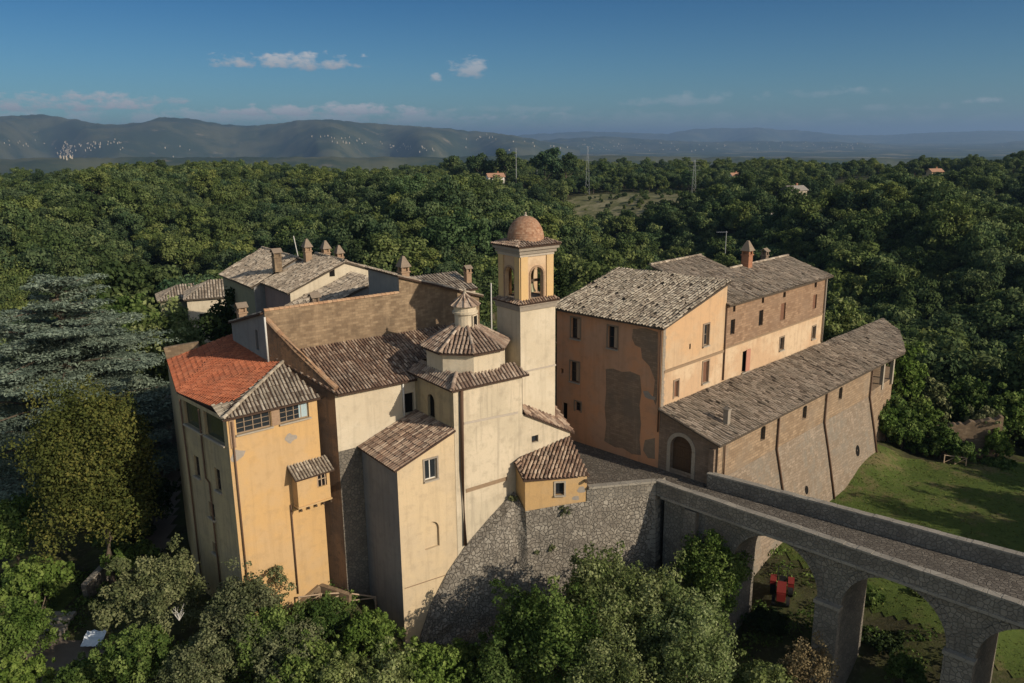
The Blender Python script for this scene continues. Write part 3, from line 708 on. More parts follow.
# ------------------------------------------------------------------ rampart wall under the church and the plaza
Z3 = np.array([0, 0, 1.])
lhL, lhR = np.array([.82, 53.2, 0]), np.array([5.24, 53.65, 0])
tw = [onw(x, y, -.03) for x, y in ((420, 636), (430, 606), (447, 573), (465, 546), (490, 517), (514, 491))]
T = [cw(*q) for q in tw]
T += [lhL+np.array([.0, -.12, zz]) for zz in (-.75,)]+[np.array([2.8, 53.28, -.5]), lhR+np.array([0, -.12, -.25])]
rw = thing('rampart_wall', 'battered grey rubble stone wall bulging below the church and the little yellow outhouse', 'stone wall', (2, 53, -9))
T += [np.array([lhR[0]+.5, lhR[1]-.06, -.25])]
plan = np.array([[T[0][0]+.15, T[0][1]-.4], [-5.6, 49.6], [-3.6, 50.0], [-2.0, 50.35], [-.6, 50.6], [.3, 50.8], [1.2, 50.95], [3.0, 51.1], [5.2, 51.4], [5.9, 51.5]])
nrow = 22; dense = 5
def lerp_list(L, t): k = min(int(t), len(L)-2); return np.asarray(L[k])*(1-(t-k))+np.asarray(L[k+1])*(t-k)
rows = []; nseg = (len(T)-1)*dense
mb = MB()
for i in range(nseg+1):
    t_ = lerp_list(T, i/dense); b_ = lerp_list(plan, i/dense); col = []
    for k in range(nrow+1):
        f = k/nrow; e = f**(.42+.43*min(1, max(0, (i/dense-4.6)/1.8))); w_ = mnoise.noise(Vector((i*.33, k*.4, 2.)))*.16*min(1, f*4)
        col.append(np.array([t_[0]*(1-e)+b_[0]*e+.4*w_, t_[1]*(1-e)+b_[1]*e-w_, t_[2]*(1-f)-11.5*f]))
    rows.append(col)
for i in range(nseg):
    for k in range(nrow): mb.poly([rows[i][k+1], rows[i+1][k+1], rows[i+1][k], rows[i][k]])
# right part: from the outhouse to the corner of the bridge, then its shaded return
cR2 = rows[-1]; nb = []
for k in range(nrow+1):
    f = k/nrow; nb.append(np.array([10.32, 54.48, cR2[k][2]])+np.array([.1, -.99, 0])*1.3*f)
NC = 8; cols = [[cR2[k]*(1-g/NC)+nb[k]*(g/NC)+np.array([0, -.14*mnoise.noise(Vector((g*.5+9, k*.4, 5.)))*(1 if 0 < g < NC and k else 0), 0]) for k in range(nrow+1)] for g in range(NC+1)]
for g in range(NC):
    for k in range(nrow): mb.poly([cols[g][k+1], cols[g+1][k+1], cols[g+1][k], cols[g][k]])
ub = MB(); ub.poly([cR2[0], nb[0], np.array([10.32, 54.48, .74]), np.array([cR2[0][0], cR2[0][1], .74])]); ub.poly([np.array([lhR[0], lhR[1]-.06, -1.]), cR2[0]-Z3*.7, np.array([cR2[0][0], cR2[0][1], .74]), np.array([lhR[0], lhR[1]-.06, .74])])
ub.build('upper_wall', MAT['rubble_grey'], rw)
mb.build('wall_face', [MAT['rubble_light']], rw)
qb = MB()
for k in range(17):
    z = .62-k*.36; f = max(0, (cR2[0][2]-z)/(cR2[0][2]+11.5)); e_ = np.array([10.32, 54.48, z])+np.array([.1, -.99, 0])*1.3*f; L = .42+.22*(k % 2)+random.uniform(-.05, .05)
    dw = np.array([-.98, -.16, 0]); dr = np.array([.69, .72, 0])
    qb.faces([e_+q for q in (np.array([0, -.03, -.165]), dw*L+np.array([0, -.03, -.165]), dw*L+np.array([0, -.03, .165]), np.array([0, -.03, .165]))]+[e_+dr*(.95-L)+np.array([.03, 0, -.165]), e_+dr*(.95-L)+np.array([.03, 0, .165])], [(0, 3, 2, 1), (0, 4, 5, 3)])
qb.build('quoins', MAT['coping_stone'], rw)
rb = MB()
nb2 = [np.array([11.2, 55.4, q[2]]) for q in nb]
for k in range(nrow): rb.poly([nb[k+1], nb2[k+1], nb2[k], nb[k]])
rb.poly([nb[0], np.array([11.2, 55.4, nb[0][2]]), np.array([11.2, 55.4, .74]), np.array([10.32, 54.48, .74])]); rb.build('wall_return', MAT['rubble_grey'], rw)
cb = MB()
cb.bar(lhR+np.array([.1, -.0, .81]), np.array([10.35, 54.62, .81]), .5, .16)
cb.build('coping', MAT['coping_stone'], rw)
pb = MB(); pb.bar(lhR+np.array([.15, .1, .32]), np.array([10.3, 54.75, .32]), .32, .8); pb.build('parapet', MAT['rubble_grey'], rw)

# ------------------------------------------------------------------ bridge
br = thing('stone_bridge', 'long stone footbridge on round arches leading up to the gate, between two parapets', 'bridge', bw(16, 2, -11))
AR = [9.3, 16.9, 24.5, 32.1, 39.7]; RA, ZS, SET = 3.06, -3.52, .36
def profile():
    pts = [(.6, -.02), (.6, -12.0)]
    for c_ in AR:
        pts += [(c_-RA, -12.0), (c_-RA, ZS)]+[(c_-RA*math.cos(math.pi*k/20), ZS+RA*math.sin(math.pi*k/20)) for k in range(1, 20)]+[(c_+RA, ZS), (c_+RA, -12.0)]
    return pts+[(46, -12.0), (46, -.02)]
pr = profile(); near_n = lambda s: SET; far_n = lambda s: nfar(s)-SET
bm_ = MB()
tri = tessellate_polygon([[Vector((s_, z, 0)) for s_, z in pr]])
for side in (near_n, far_n):
    for t in tri: bm_.poly([bw(pr[i][0], side(pr[i][0]), pr[i][1]) for i in t], 0)
bm_.build('spandrel', MAT['rubble_grey'], br)
ib = MB()
for i in range(len(pr)):
    (s0, z0), (s1, z1) = pr[i], pr[(i+1) % len(pr)]
    ib.poly([bw(s0, near_n(s0), z0), bw(s1, near_n(s1), z1), bw(s1, far_n(s1), z1), bw(s0, far_n(s0), z0)])
ib.build('vault', MAT['rubble_dark'], br)  # darker stone than the spandrels: shade under the arches put into its colour
for c_ in AR:
    ab = MB()
    for k in range(24):     # ring of cut stones round each arch
        a0, a1 = math.pi*k/24, math.pi*(k+.93)/24
        for (nn0, nn1) in ((SET-.07, SET+.02),):
            P = []
            for r_ in (RA-.015, RA+.42):
                for n_ in (nn0, nn1):
                    for a in (a0, a1): P.append(bw(c_-r_*math.cos(a), n_, ZS+r_*math.sin(a)))
            ab.faces(P, [(0, 1, 5, 4), (0, 4, 6, 2), (1, 3, 7, 5), (4, 5, 7, 6), (0, 2, 3, 1)])
    ab.build('arch_ring', MAT['rubble_grey'], br)
for a_, b_ in zip(AR[:-1], AR[1:]):
    m_ = (a_+b_)/2; hw = (b_-a_)/2-RA
    pb = MB(); pb.box(bw(m_, SET-.12, -7.8), BD, BI, Z3, hw+.03, .20, 4.2); pb.build('pier', MAT['rubble_grey'], br)
    pb = MB(); pb.box(bw(m_, SET-.15, ZS-.05), BD, BI, Z3, hw+.10, .27, .11); pb.build('impost', MAT['coping_stone'], br)
for nm, n0, n1 in (('parapet', lambda s: 0.0, lambda s: .40), ('parapet', lambda s: nfar(s)-.40, lambda s: nfar(s))):
    s0 = 0.0 if n0(0) == 0 else 2.3
    PH = 0.0 if s0 == 0 else .27
    P = [bw(s0, n0(s0), -.25), bw(46, n0(46), -.25), bw(46, n1(46), -.25), bw(s0, n1(s0), -.25)]
    pb = MB(); pb.faces(P+[p+Z3*(1.03+PH) for p in P], [(0, 3, 2, 1), (4, 5, 6, 7), (0, 1, 5, 4), (1, 2, 6, 5), (2, 3, 7, 6), (3, 0, 4, 7)]); par = pb.build(nm, MAT['rubble_grey'], br)
    cp = MB(); k = s0
    while k < 45.8:
        L = min(random.uniform(.7, 1.2), 46-k)
        q = [bw(k, n0(k)-.06, .78+PH), bw(k+L-.02, n0(k+L)-.06, .78+PH), bw(k+L-.02, n1(k+L)+.05, .78+PH), bw(k, n1(k)+.05, .78+PH)]
        hh = .12+random.uniform(-.015, .02)
        cp.faces(q+[p+Z3*hh for p in q], [(0, 3, 2, 1), (4, 5, 6, 7), (0, 1, 5, 4), (1, 2, 6, 5), (2, 3, 7, 6), (3, 0, 4, 7)]); k += L
    cp.build('coping', MAT['coping_stone'], par)
sb = MB(); sb.box(bw(23.3, SET-.2, -.28), BD, BI, Z3, 22.8, .22, .09); sb.build('string_course', MAT['coping_stone'], br)
pb = MB(); pb.box(bw(3.0, SET-.12, -6.4), BD, BI, Z3, .5, .3, 5.9); pb.build('pilaster', MAT['rubble_grey'], br)
# ------------------------------------------------------------------ church
ch = thing('church', 'cream plastered church with tiled nave, tall apse block and eight-sided lantern dome', 'church', cw(-9, 4, -8))
F_, B_ = (-16.4, 5.2), (-18.95, 10.4)
fF, fB = cw(*F_, 0), cw(*B_, 0)
# nave front: cream plaster over bare stone
e5 = cw(-10.23, 5.2, 0)
s5, z5 = sz(fF, e5, 409, 403); hs5 = [rect(min(s5, 5.6)-.42, min(s5, 5.6)+.42, z5-.75, z5+.75)]
mb = MB(); wall(mb, fF, e5, [(0, 4.25), (6.17, 4.25), (6.17, 8.42), (0, 8.42)], hs5); nw = mb.build('nave_wall', MAT['plaster_cream'], ch)
for h in hs5: window(fF, e5, h, nw, 'open', sill=False)
mb = MB(); wall(mb, fF, e5, [(0, -9), (6.17, -9), (6.17, 4.25), (0, 4.25)]); mb.build('lower_wall', MAT['rubble_dark'], ch)
Ls = np.linalg.norm(fB-fF)
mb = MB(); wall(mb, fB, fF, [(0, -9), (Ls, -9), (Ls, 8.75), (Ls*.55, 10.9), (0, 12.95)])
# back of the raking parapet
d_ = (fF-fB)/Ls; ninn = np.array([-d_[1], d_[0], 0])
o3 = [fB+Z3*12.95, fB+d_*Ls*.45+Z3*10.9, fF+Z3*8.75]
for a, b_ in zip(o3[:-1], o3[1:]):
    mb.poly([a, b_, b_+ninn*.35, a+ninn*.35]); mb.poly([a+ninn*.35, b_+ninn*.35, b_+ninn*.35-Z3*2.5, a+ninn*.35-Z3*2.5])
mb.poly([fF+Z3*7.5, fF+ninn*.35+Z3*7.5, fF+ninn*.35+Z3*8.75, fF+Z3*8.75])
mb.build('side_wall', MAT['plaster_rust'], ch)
for a, b_ in ((o3[1], o3[0]), (o3[2], o3[1])): ridge_tiles('coping_tiles', a+ninn*.17, b_+ninn*.17, 'tile_coping', ch, .2, .4)
nz_ = lambda w: 8.42+(w-4.85)*.375
tile_roof('nave_roof', [cw(-16.35, 4.82, nz_(4.82)), cw(-8.6, 4.82, nz_(4.82)), cw(-4.3, 6.5, nz_(6.5)), cw(-4.3, 10.4, nz_(10.4)), cw(-18.9, 10.4, nz_(10.4))], -CB, 'tile_brown', ch)
pipe(ch, [cw(-11.25, 5.1, 8.3), cw(-11.25, 5.1, 5.2)], .07, 'pipe_pale')
# apse block, chapel and little annex share one long front
HF = 8.85
P1, P2 = cw(-10.23, 0, 0), cw(0, 0, 0)
hann = [hole_px(P1, P2, 535, 439, .62, .55)]
mb = MB(); wall(mb, P1, P2, [(0, -9.5), (10.23, -9.5), (10.23, 3.6), (5.75, 5.85), (5.75, HF), (0, HF)], hann, .25)
aw = mb.build('apse_wall', MAT['plaster_apse'], ch)
for h in hann: window(P1, P2, h, aw, 'glass', sill=False, cols=1, rows=1)
def band(nm, pts_px, wdt, mat, w=-.02):
    a, b_ = [cw(*onw(x, y, w)) for x, y in pts_px]; mb = MB(); mb.bar(a, b_, .05, wdt); return mb.build(nm, MAT[mat], ch)
band('plaster_band', [(464, 423.5), (518, 412.5)], .16, 'band_grey'); band('plaster_band', [(466, 491), (507, 478.5)], .28, 'band_brown')
# apse left side
P3 = cw(-10.23, 5.2, 0)
hd = [hole_px(P3, P1, 431, 406, .95, 1.75, 'round')]
mb = MB(); wall(mb, P3, P1, [(0, 4.0), (5.2, 4.0), (5.2, HF), (0, HF)], hd); al_ = mb.build('apse_side_wall', MAT['plaster_side'], ch)
for h in hd: window(P3, P1, h, al_, 'dark', sill=False)
mb = MB(); wall(mb, cw(-4.45, 0, 0), cw(-4.45, 5.2, 0), [(0, 5), (5.2, 5), (5.2, HF), (0, HF)]); mb.build('apse_side_wall', MAT['plaster_cream'], ch)
# chapel
Q1, Q2, Q3 = cw(-14.66, .03, 0), cw(-10.1, .03, 0), cw(-14.66, 5.2, 0)
hw = [hole_px(Q1, Q2, 430.7, 469.3, .95, 1.45), hole_px(Q1, Q2, 432, 535, 1.15, 1.95, 'round')]
mb = MB(); wall(mb, Q1, Q2, [(0, -10), (4.56, -10), (4.56, 5.78), (0, 4.3)], hw, .24); cwl = mb.build('chapel_wall', MAT['plaster_warm'], ch)
window(Q1, Q2, hw[0], cwl, 'glass', frame='frame_white', cols=2, rows=1, surround='stone_grey')
nb_ = window(Q1, Q2, hw[1], cwl, 'plaster_warm', sill=False, name='blind_niche', depth=.2)
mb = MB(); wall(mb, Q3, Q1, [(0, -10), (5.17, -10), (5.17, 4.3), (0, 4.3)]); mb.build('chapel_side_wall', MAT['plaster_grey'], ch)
sl_ = (5.95-4.3)/4.43
cz = lambda u: 4.36+(u+14.66)*sl_
tile_roof('chapel_roof', [cw(-14.95, -.22, cz(-14.95)), cw(-10.25, -.22, cz(-10.25)), cw(-10.25, 5.18, cz(-10.25)), cw(-14.95, 5.18, cz(-14.95))], -CA, 'tile_brown', ch, sp=.26)
band('crack_line', [(405, 588.5), (446, 575)], .04, 'band_brown', .005)
# corner pilaster strip and the thick brown downpipe in front of it
pipe(ch, [cw(*onw(461.5, 386, -.16)), cw(*onw(462.5, 470, -.16)), cw(*onw(465.5, 545, -.16))], .13)
# skirt roof round the drum
DC = (-7.2, 3.0); AP = 2.62
e0, e1, f0, f1 = -10.55, -4.1, -.35, 5.6; zi = 9.62; ze = HF
ins = AP-.25
tile_roof('apse_roof', [cw(e0, f0, ze), cw(e1, f0, ze), cw(DC[0]+ins, DC[1]-ins, zi), cw(DC[0]-ins, DC[1]-ins, zi)], -CB, 'tile_drum', ch, sp=.27)
tile_roof('apse_roof', [cw(e0, f1, ze), cw(e0, f0, ze), cw(DC[0]-ins, DC[1]-ins, zi), cw(DC[0]-ins, DC[1]+ins, zi)], -CA, 'tile_drum', ch, sp=.27)
tile_roof('apse_roof', [cw(e1, f1, ze), cw(e0, f1, ze), cw(DC[0]-ins, DC[1]+ins, zi), cw(DC[0]+ins, DC[1]+ins, zi)], CB, 'tile_drum', ch, sp=.27)
ridge_tiles('hip_tiles', cw(e0+.05, f0+.05, ze+.06), cw(DC[0]-ins, DC[1]-ins, zi+.06), 'tile_drum', ch, .15)
mb = MB(); mb.bar(cw(e0+.2, -.06, HF-.1), cw(-4.5, -.06, HF-.1), .14, .12); mb.build('cornice', MAT['stone_grey'], ch)
# octagonal drum, its roof and the lantern
RO = AP/math.cos(math.pi/8); dz0, dz1 = 8.9, 11.0
oct_ = lambda r_, z: [cw(DC[0]+r_*math.cos(math.pi/8+k*math.pi/4), DC[1]+r_*math.sin(math.pi/8+k*math.pi/4), z) for k in range(8)]
mb = MB(); a_, b_ = oct_(RO, dz0), oct_(RO, dz1)
for k in range(8): j = (k+1) % 8; mb.poly([a_[k], a_[j], b_[j], b_[k]])
mb.build('drum', MAT['plaster_cream'], ch)
a_, b_ = oct_(RO+.36, 10.92), oct_(.78, 12.25)
for k in range(8):
    j = (k+1) % 8; mid = (a_[k]+a_[j])/2-cw(DC[0], DC[1], 0)
    tile_roof('drum_roof', [a_[k], a_[j], b_[j], b_[k]], (mid[0], mid[1], -.9), 'tile_drum', ch, sp=.26, tl=.44)
    ridge_tiles('hip_tiles', a_[k]+Z3*.05, b_[k]+Z3*.05, 'tile_drum', ch, .11)
lc = cw(DC[0], DC[1], 0)
mb = MB(); mb.lathe(lc, [(.76, 12.05), (.76, 13.12), (.90, 13.16), (.92, 13.3), (.80, 13.34), (.80, 13.66), (.94, 13.7), (.96, 13.76), (0.02, 13.76)], 20); lan = mb.build('lantern', MAT['plaster_cream'], ch)
mb = MB()
for k in range(12):
    a0, a1 = 2*math.pi*k/12, 2*math.pi*(k+1)/12
    for (r0, z0, r1, z1) in ((1.08, 13.74, .55, 14.12), (.55, 14.12, .07, 14.5)):
        mb.poly([lc+np.array([r0*math.cos(a0), r0*math.sin(a0), z0]), lc+np.array([r0*math.cos(a1), r0*math.sin(a1), z0]), lc+np.array([r1*math.cos(a1), r1*math.sin(a1), z1]), lc+np.array([r1*math.cos(a0), r1*math.sin(a0), z1])])
mb.build('lantern_roof', MAT['tile_drum'], lan)
for k in range(12):
    a0 = 2*math.pi*k/12; q = np.array([math.cos(a0), math.sin(a0), 0])
    ridge_tiles('hip_tiles', lc+q*1.07+Z3*13.75, lc+q*.1+Z3*14.48, 'tile_drum', lan, .055, .4)
mb = MB(); mb.lathe(lc, [(.09, 14.42), (.13, 14.55), (.06, 14.68), (.10, 14.78), (.01, 14.9)], 8); mb.build('finial', MAT['stone_trim'], lan)
for k_ in (0,):
    dirw = (-CB*.9+CA*.44) if k_ == 0 else (-CA)
    dirw = dirw/np.linalg.norm(dirw); tx = np.cross(Z3, dirw); c_ = lc+dirw*.74+Z3*12.62
    mb = MB(); mb.box(c_, tx, dirw, Z3, .25, .07, .40); lw = mb.build('lantern_window', MAT['dark'], lan)
    mb = MB()
    for s_ in (-1, 1): mb.box(c_+tx*s_*.28, tx, dirw, Z3, .05, .09, .46)
    for s_ in (-1, 1): mb.box(c_+Z3*s_*.43, tx, dirw, Z3, .23, .091, .04)
    mb.build('frame', MAT['plaster_cream'], lw)
# annex to the right of the tower
an0 = cw(0, 0, 0); an1 = cw(0, 3.4, 0)
mb = MB(); wall(mb, an0, an1, rect(0, 3.4, -1, 3.6)); mb.build('annex_wall', MAT['plaster_apse'], ch)
az_ = lambda u: 5.9-(u+4.3)*.535
ab2 = lambda u, w: az_(u)+.62*(w+.2)
tile_roof('annex_roof', [cw(-4.35, -.2, ab2(-4.35, -.2)), cw(.28, -.2, ab2(.28, -.2)), cw(.28, 2.2, ab2(.28, 2.2)), cw(-4.35, 2.2, ab2(-4.35, 2.2))], CA*.535-CB*.62, 'tile_brown', ch, sp=.25, tl=.4)

# ------------------------------------------------------------------ bell tower
TW = .75
uL = onw(520, 303, TW)[0]+.02; uR = onw(558, 296, TW)[0]-.25; zl = onw(520, 303, TW)[2]
wd = uR-uL; wB = TW+wd*.9; tcx, tcy = (uL+uR)/2, (TW+wB)/2
to = thing('bell_tower', 'slim cream bell tower with ochre belfry, arched openings and small brick dome', 'bell tower', cw(tcx, tcy, 0))
q4 = [(uL, TW), (uR, TW), (uR, wB), (uL, wB)]
mb = MB(); mb.prism([tuple(cw(u, w, 0)[:2]) for u, w in q4], -1, zl-.25, 0, True); mb.build('shaft', MAT['plaster_cream'], to)
def square_band(nm, grow, z0, z1, mat):
    mb = MB(); mb.prism([tuple(cw(tcx+(u-tcx)/abs(u-tcx)*(abs(u-tcx)+grow), tcy+(w-tcy)/abs(w-tcy)*(abs(w-tcy)+grow), 0)[:2]) for u, w in q4], z0, z1, 0, True, True); return mb.build(nm, MAT[mat], to)
square_band('string_course', .05, onw(523, 371, TW)[2]-.12, onw(523, 371, TW)[2], 'band_grey')
square_band('cornice', .10, zl-.62, zl-.28, 'stone_grey'); square_band('cornice', .2, zl-.28, zl-.14, 'stone_grey')
zt = onw(521, 254, TW)[2]; zc = onw(517, 246, TW)[2]
# ledge of tiles under the belfry
for (ua, wa, ub, wb_, dn) in ((0, 1, 1, 1, -CB), (1, 1, 1, 2, CA), (1, 2, 0, 2, CB), (0, 2, 0, 1, -CA)):
    us = (uL, uR); ws = (None, TW, wB)
    go, gi = .22, -.12
    def cn(ui, wi, g): return cw(us[ui]+(g if ui else -g), ws[wi]+(g if wi == 2 else -g), zl-.12 if g > 0 else zl+.12)
    tile_roof('ledge_tiles', [cn(ua, wa, go), cn(ub, wb_, go), cn(ub, wb_, gi), cn(ua, wa, gi)], dn, 'tile_brown', to, sp=.22, tl=.3, thick=.07)
ib_ = .14; r4 = [(uL+ib_, TW+ib_), (uR-ib_, TW+ib_), (uR-ib_, wB-ib_), (uL+ib_, wB-ib_)]
bz0 = zl+.02
for i in range(4):
    a_, b_ = cw(*r4[i], 0), cw(*r4[(i+1) % 4], 0); L = np.linalg.norm(b_-a_)
    h = arch(L/2-.56, L/2+.56, bz0+.12, bz0+2.35, 10)
    mb = MB(); wall(mb, a_, b_, rect(0, L, bz0, zt), [h], .32); be = mb.build('belfry_wall', MAT['plaster_pale'], to)
    d_ = (b_-a_)/L; n_ = np.array([d_[1], -d_[0], 0])
    for s_ in (.30, L-.30): mb = MB(); mb.box(a_+d_*s_+n_*.035+Z3*(bz0+(zt-.25-bz0)/2), d_, n_, Z3, .30-.002*i, .045, (zt-.25-bz0)/2); mb.build('pilaster', MAT['plaster_ochre'], be)
    mb = MB()
    for k in range(12):
        a0, a1 = math.pi*k/12, math.pi*(k+.95)/12; zc_ = bz0+2.35-.56; P = []
        for r_ in (.565, .70):
            for o_ in (.0, .05):
                for a in (a0, a1): P.append(a_+d_*(L/2-r_*math.cos(a))+n_*o_+Z3*(zc_+r_*math.sin(a)))
        mb.faces(P, [(2, 3, 7, 6), (0, 2, 6, 4), (1, 5, 7, 3), (4, 6, 7, 5), (0, 1, 3, 2)])
    for s_ in (L/2-.63, L/2+.63): mb.box(a_+d_*s_+n_*.025+Z3*(bz0+.9), d_, n_, Z3, .065, .025, .85)
    mb.build('arch_trim', MAT['brick_pier'], be)
mb = MB(); mb.poly([cw(u, w, bz0+.05) for u, w in r4]); mb.build('belfry_floor', MAT['stone_grey'], to)
square_band('cornice', -.06, zt-.26, zt-.06, 'band_grey'); square_band('cornice', .06, zt-.06, zt+.2, 'stone_grey'); square_band('cornice', .2, zt+.2, zc-.12, 'stone_grey')
for (ua, wa, ub, wb_, dn) in ((0, 1, 1, 1, -CB), (1, 1, 1, 2, CA), (1, 2, 0, 2, CB), (0, 2, 0, 1, -CA)):
    def cn2(ui, wi, g): return cw((uL, uR)[ui]+(g if ui else -g), (None, TW, wB)[wi]+(g if wi == 2 else -g), zc-.1 if g > 0 else zc+.22)
    tile_roof('eave_tiles', [cn2(ua, wa, .29), cn2(ub, wb_, .29), cn2(ub, wb_, -.42), cn2(ua, wa, -.42)], dn, 'tile_drum', to, sp=.22, tl=.3, thick=.07)
dc = cw(tcx, tcy, zc+.05); RD = wd*.415; HD = 1.8
mb = MB(); NR, NS = 17, 46
for k in range(NR):       # rings of small overlapping scale tiles
    t0, t1 = k/NR, (k+1.0)/NR
    def rz(t): return RD*math.cos(t*math.pi/2*.985)**.92, HD*math.sin(t*math.pi/2)
    for j in range(NS):
        a0 = 2*math.pi*(j+.5*(k % 2))/NS; a1 = a0+2*math.pi/NS
        (ra, za), (rb_, zb) = rz(t0), rz(min(1, t1+.01)); o_ = .035
        P = [dc+np.array([(ra+o_)*math.cos(a0), (ra+o_)*math.sin(a0), za]), dc+np.array([(ra+o_)*math.cos(a1), (ra+o_)*math.sin(a1), za]), dc+np.array([rb_*math.cos(a1), rb_*math.sin(a1), zb]), dc+np.array([rb_*math.cos(a0), rb_*math.sin(a0), zb]),
             dc+np.array([(ra-.03)*math.cos(a0), (ra-.03)*math.sin(a0), za]), dc+np.array([(ra-.03)*math.cos(a1), (ra-.03)*math.sin(a1), za])]
        mb.faces(P, [(0, 1, 2, 3), (4, 5, 1, 0)])
mb.build('dome', MAT['tile_dome'], to)
mb = MB(); mb.lathe(dc, [(.10, HD-.08), (.14, HD+.02), (.05, HD+.12), (.09, HD+.2), (.01, HD+.28)], 8); mb.build('finial', MAT['stone_trim'], to)
# bell hanging in the belfry
bl = thing('bell', 'small dark bronze bell hanging in the belfry opening', 'bell', cw(tcx, TW+.9, bz0+.5))
mb = MB(); bc = cw(tcx, TW+.9, bz0+.5); mb.lathe(bc, [(.40, 0), (.38, .06), (.29, .25), (.24, .5), (.2, .62), (.08, .68), (.01, .69)], 16); mb.build('bell_body', MAT['bronze'], bl, smooth=True)
mb = MB(); mb.bar(cw(uL+.4, TW+.9, bz0+1.28), cw(uR-.4, TW+.9, bz0+1.28), .14, .18); mb.tube([bc+Z3*.66, bc+Z3*.8], .05, 6); mb.build('yoke', MAT['wood_dark'], bl)

# ------------------------------------------------------------------ small yellow outhouse on the rampart
oh = thing('outhouse', 'little yellow lean-to outhouse with brown tiles standing on the rampart beside the church', 'outhouse', (3, 54.5, -.5))
bR = cw(-.05, 0, 0); bL = cw(*onw(516, 490, 0)); bL[2] = 0
hz = [hole_px(lhL, lhR, 559.8, 488.8, .62, .95)]
LF = np.linalg.norm((lhR-lhL)[:2])
mb = MB(); wall(mb, lhL, lhR, [(0, -1.1), (LF, -.6), (LF, 1.62), (0, 1.62)], hz); fw_ = mb.build('front_wall', MAT['plaster_yellow'], oh)
window(lhL, lhR, hz[0], fw_, 'glass', frame='wood_dark', cols=1, rows=1, surround='stone_trim')
mb = MB(); Lr = np.linalg.norm((bR-lhR)[:2]); wall(mb, lhR, bR, [(0, -1), (Lr, -.3), (Lr, 2.95), (0, 1.62)]); Ll = np.linalg.norm((bL-lhL)[:2]); wall(mb, bL, lhL, [(0, -1.2), (Ll, -1.2), (Ll, 1.62), (0, 2.5)]); mb.build('side_wall', MAT['plaster_yellow'], oh)
r1, r2 = at(523.5, 480.5, 1.66), at(589.5, 475.5, 1.66); r3 = cw(*onw(569.5, 437.5, -.02)); r4_ = cw(*onw(520, 456.5, -.02)); r5 = at(514, 462, 2.5)
tile_roof('outhouse_roof', [r1, r2, r3, r4_], -np.array([.22, .97, 0]), 'tile_brown', oh, sp=.25)
tile_roof('outhouse_roof', [r5, r1, r4_], np.array([-.5, -.87, 0]), 'tile_brown', oh, sp=.25, tl=.3)
s_, z_ = sz(lhL, lhR, 582, 489); dl = (lhR-lhL)/LF; nl = np.array([dl[1], -dl[0], 0])
mb = MB()
for (px, py, rx, rz_) in ((581.5, 489.5, .28, .30), (576, 498, .26, .2)):
    s_, z_ = sz(lhL, lhR, px, py); c_ = lhL+dl*s_+Z3*z_+nl*.012
    mb.poly([c_+dl*rx*math.cos(a)*(1+.25*math.sin(3*a+px))+Z3*rz_*math.sin(a)*(1+.2*math.cos(2*a)) for a in np.linspace(0, 2*math.pi, 14)[:-1]])
mb.build('bare_patch', MAT['bare_patch'], oh)
s_, z_ = sz(lhL, lhR, 588, 479.5); mb = MB(); mb.box(lhL+dl*(LF-.1)+nl*.2+Z3*1.35, dl, nl, Z3, .09, .18, .08); mb.build('wall_lamp', MAT['wood_dark'], oh)
# ------------------------------------------------------------------ tall bare-stone house behind the nave
hall = thing('stone_house', 'tall bare stone house rising behind the church nave with raking roofline and pointed chimney', 'house', cw(-9, 13, 0))
hA, hB = cw(-18.95, 10.4, 0), cw(-1.07, 10.4, 0)
LH = 17.88; so = lambda u: u+18.95
mb = MB(); wall(mb, hA, hB, [(0, -4), (LH, -4), (LH, 12.55), (so(-4.4), 13.55), (so(-7.3), 14.65), (so(-8.4), 14.92), (so(-8.4), 13.58), (0, 13.58)]); mb.build('front_wall', MAT['stone_tan'], hall)
ridge_tiles('coping_tiles', cw(-18.95, 10.5, 13.58), cw(-8.45, 10.5, 13.6), 'tile_coping', hall, .16, .36)
w2 = 18.2
hwn = [hole_px(cw(-18.95, w2, 0), hA, 257, 340, .55, 1.5)]
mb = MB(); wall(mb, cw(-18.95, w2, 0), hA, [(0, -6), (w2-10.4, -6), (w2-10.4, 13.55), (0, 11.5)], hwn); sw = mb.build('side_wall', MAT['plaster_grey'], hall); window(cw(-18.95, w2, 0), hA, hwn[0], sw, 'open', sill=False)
tile_roof('roof', [cw(-19.2, 10.55, 13.5), cw(-8.4, 10.55, 13.5), cw(-8.4, w2, 11.5), cw(-19.2, w2, 11.5)], CB, 'tile_grey', hall, sp=.3, tl=.5)
mb = MB(); wall(mb, cw(-8.4, 15.6, 0), cw(-8.4, 10.42, 0), rect(0, 5.2, 8, 14.9)); mb.build('side_wall', MAT['plaster_grey'], hall)
mb = MB(); wall(mb, hB, cw(-1.07, 15.6, 0), rect(0, 5.2, -2, 12.5)); wall(mb, cw(-1.07, 15.6, 0), cw(-8.4, 15.6, 0), [(0, -4), (7.33, -4), (7.33, 14.9), (0, 12.5)]); wall(mb, cw(-8.4, 18.2, 0), cw(-18.95, 18.2, 0), rect(0, 10.55, -4, 11.4)); mb.build('side_wall', MAT['stone_tan'], hall)
tile_roof('roof', [cw(-8.6, 10.15, 15.02), cw(-.8, 10.15, 12.52), cw(-.8, 15.8, 12.52), cw(-8.6, 15.8, 15.02)], CA, 'tile_pale', hall, sp=.27, tl=.45)
cb_ = onw(404.5, 279, 11.2); chimney(hall, cw(cb_[0], 11.3, 14.3), .75, .66, 'brick_pier')
pipe(hall, [cw(-18.99, 10.32, 13.2), cw(-18.99, 10.32, 9.7)], .07, 'pipe_pale')
cc = onu(242.5, 321, -18.6); chimney(hall, cw(-18.6, cc[1], cc[2]-.1), .75, .6, 'brick_pier', 'gable')
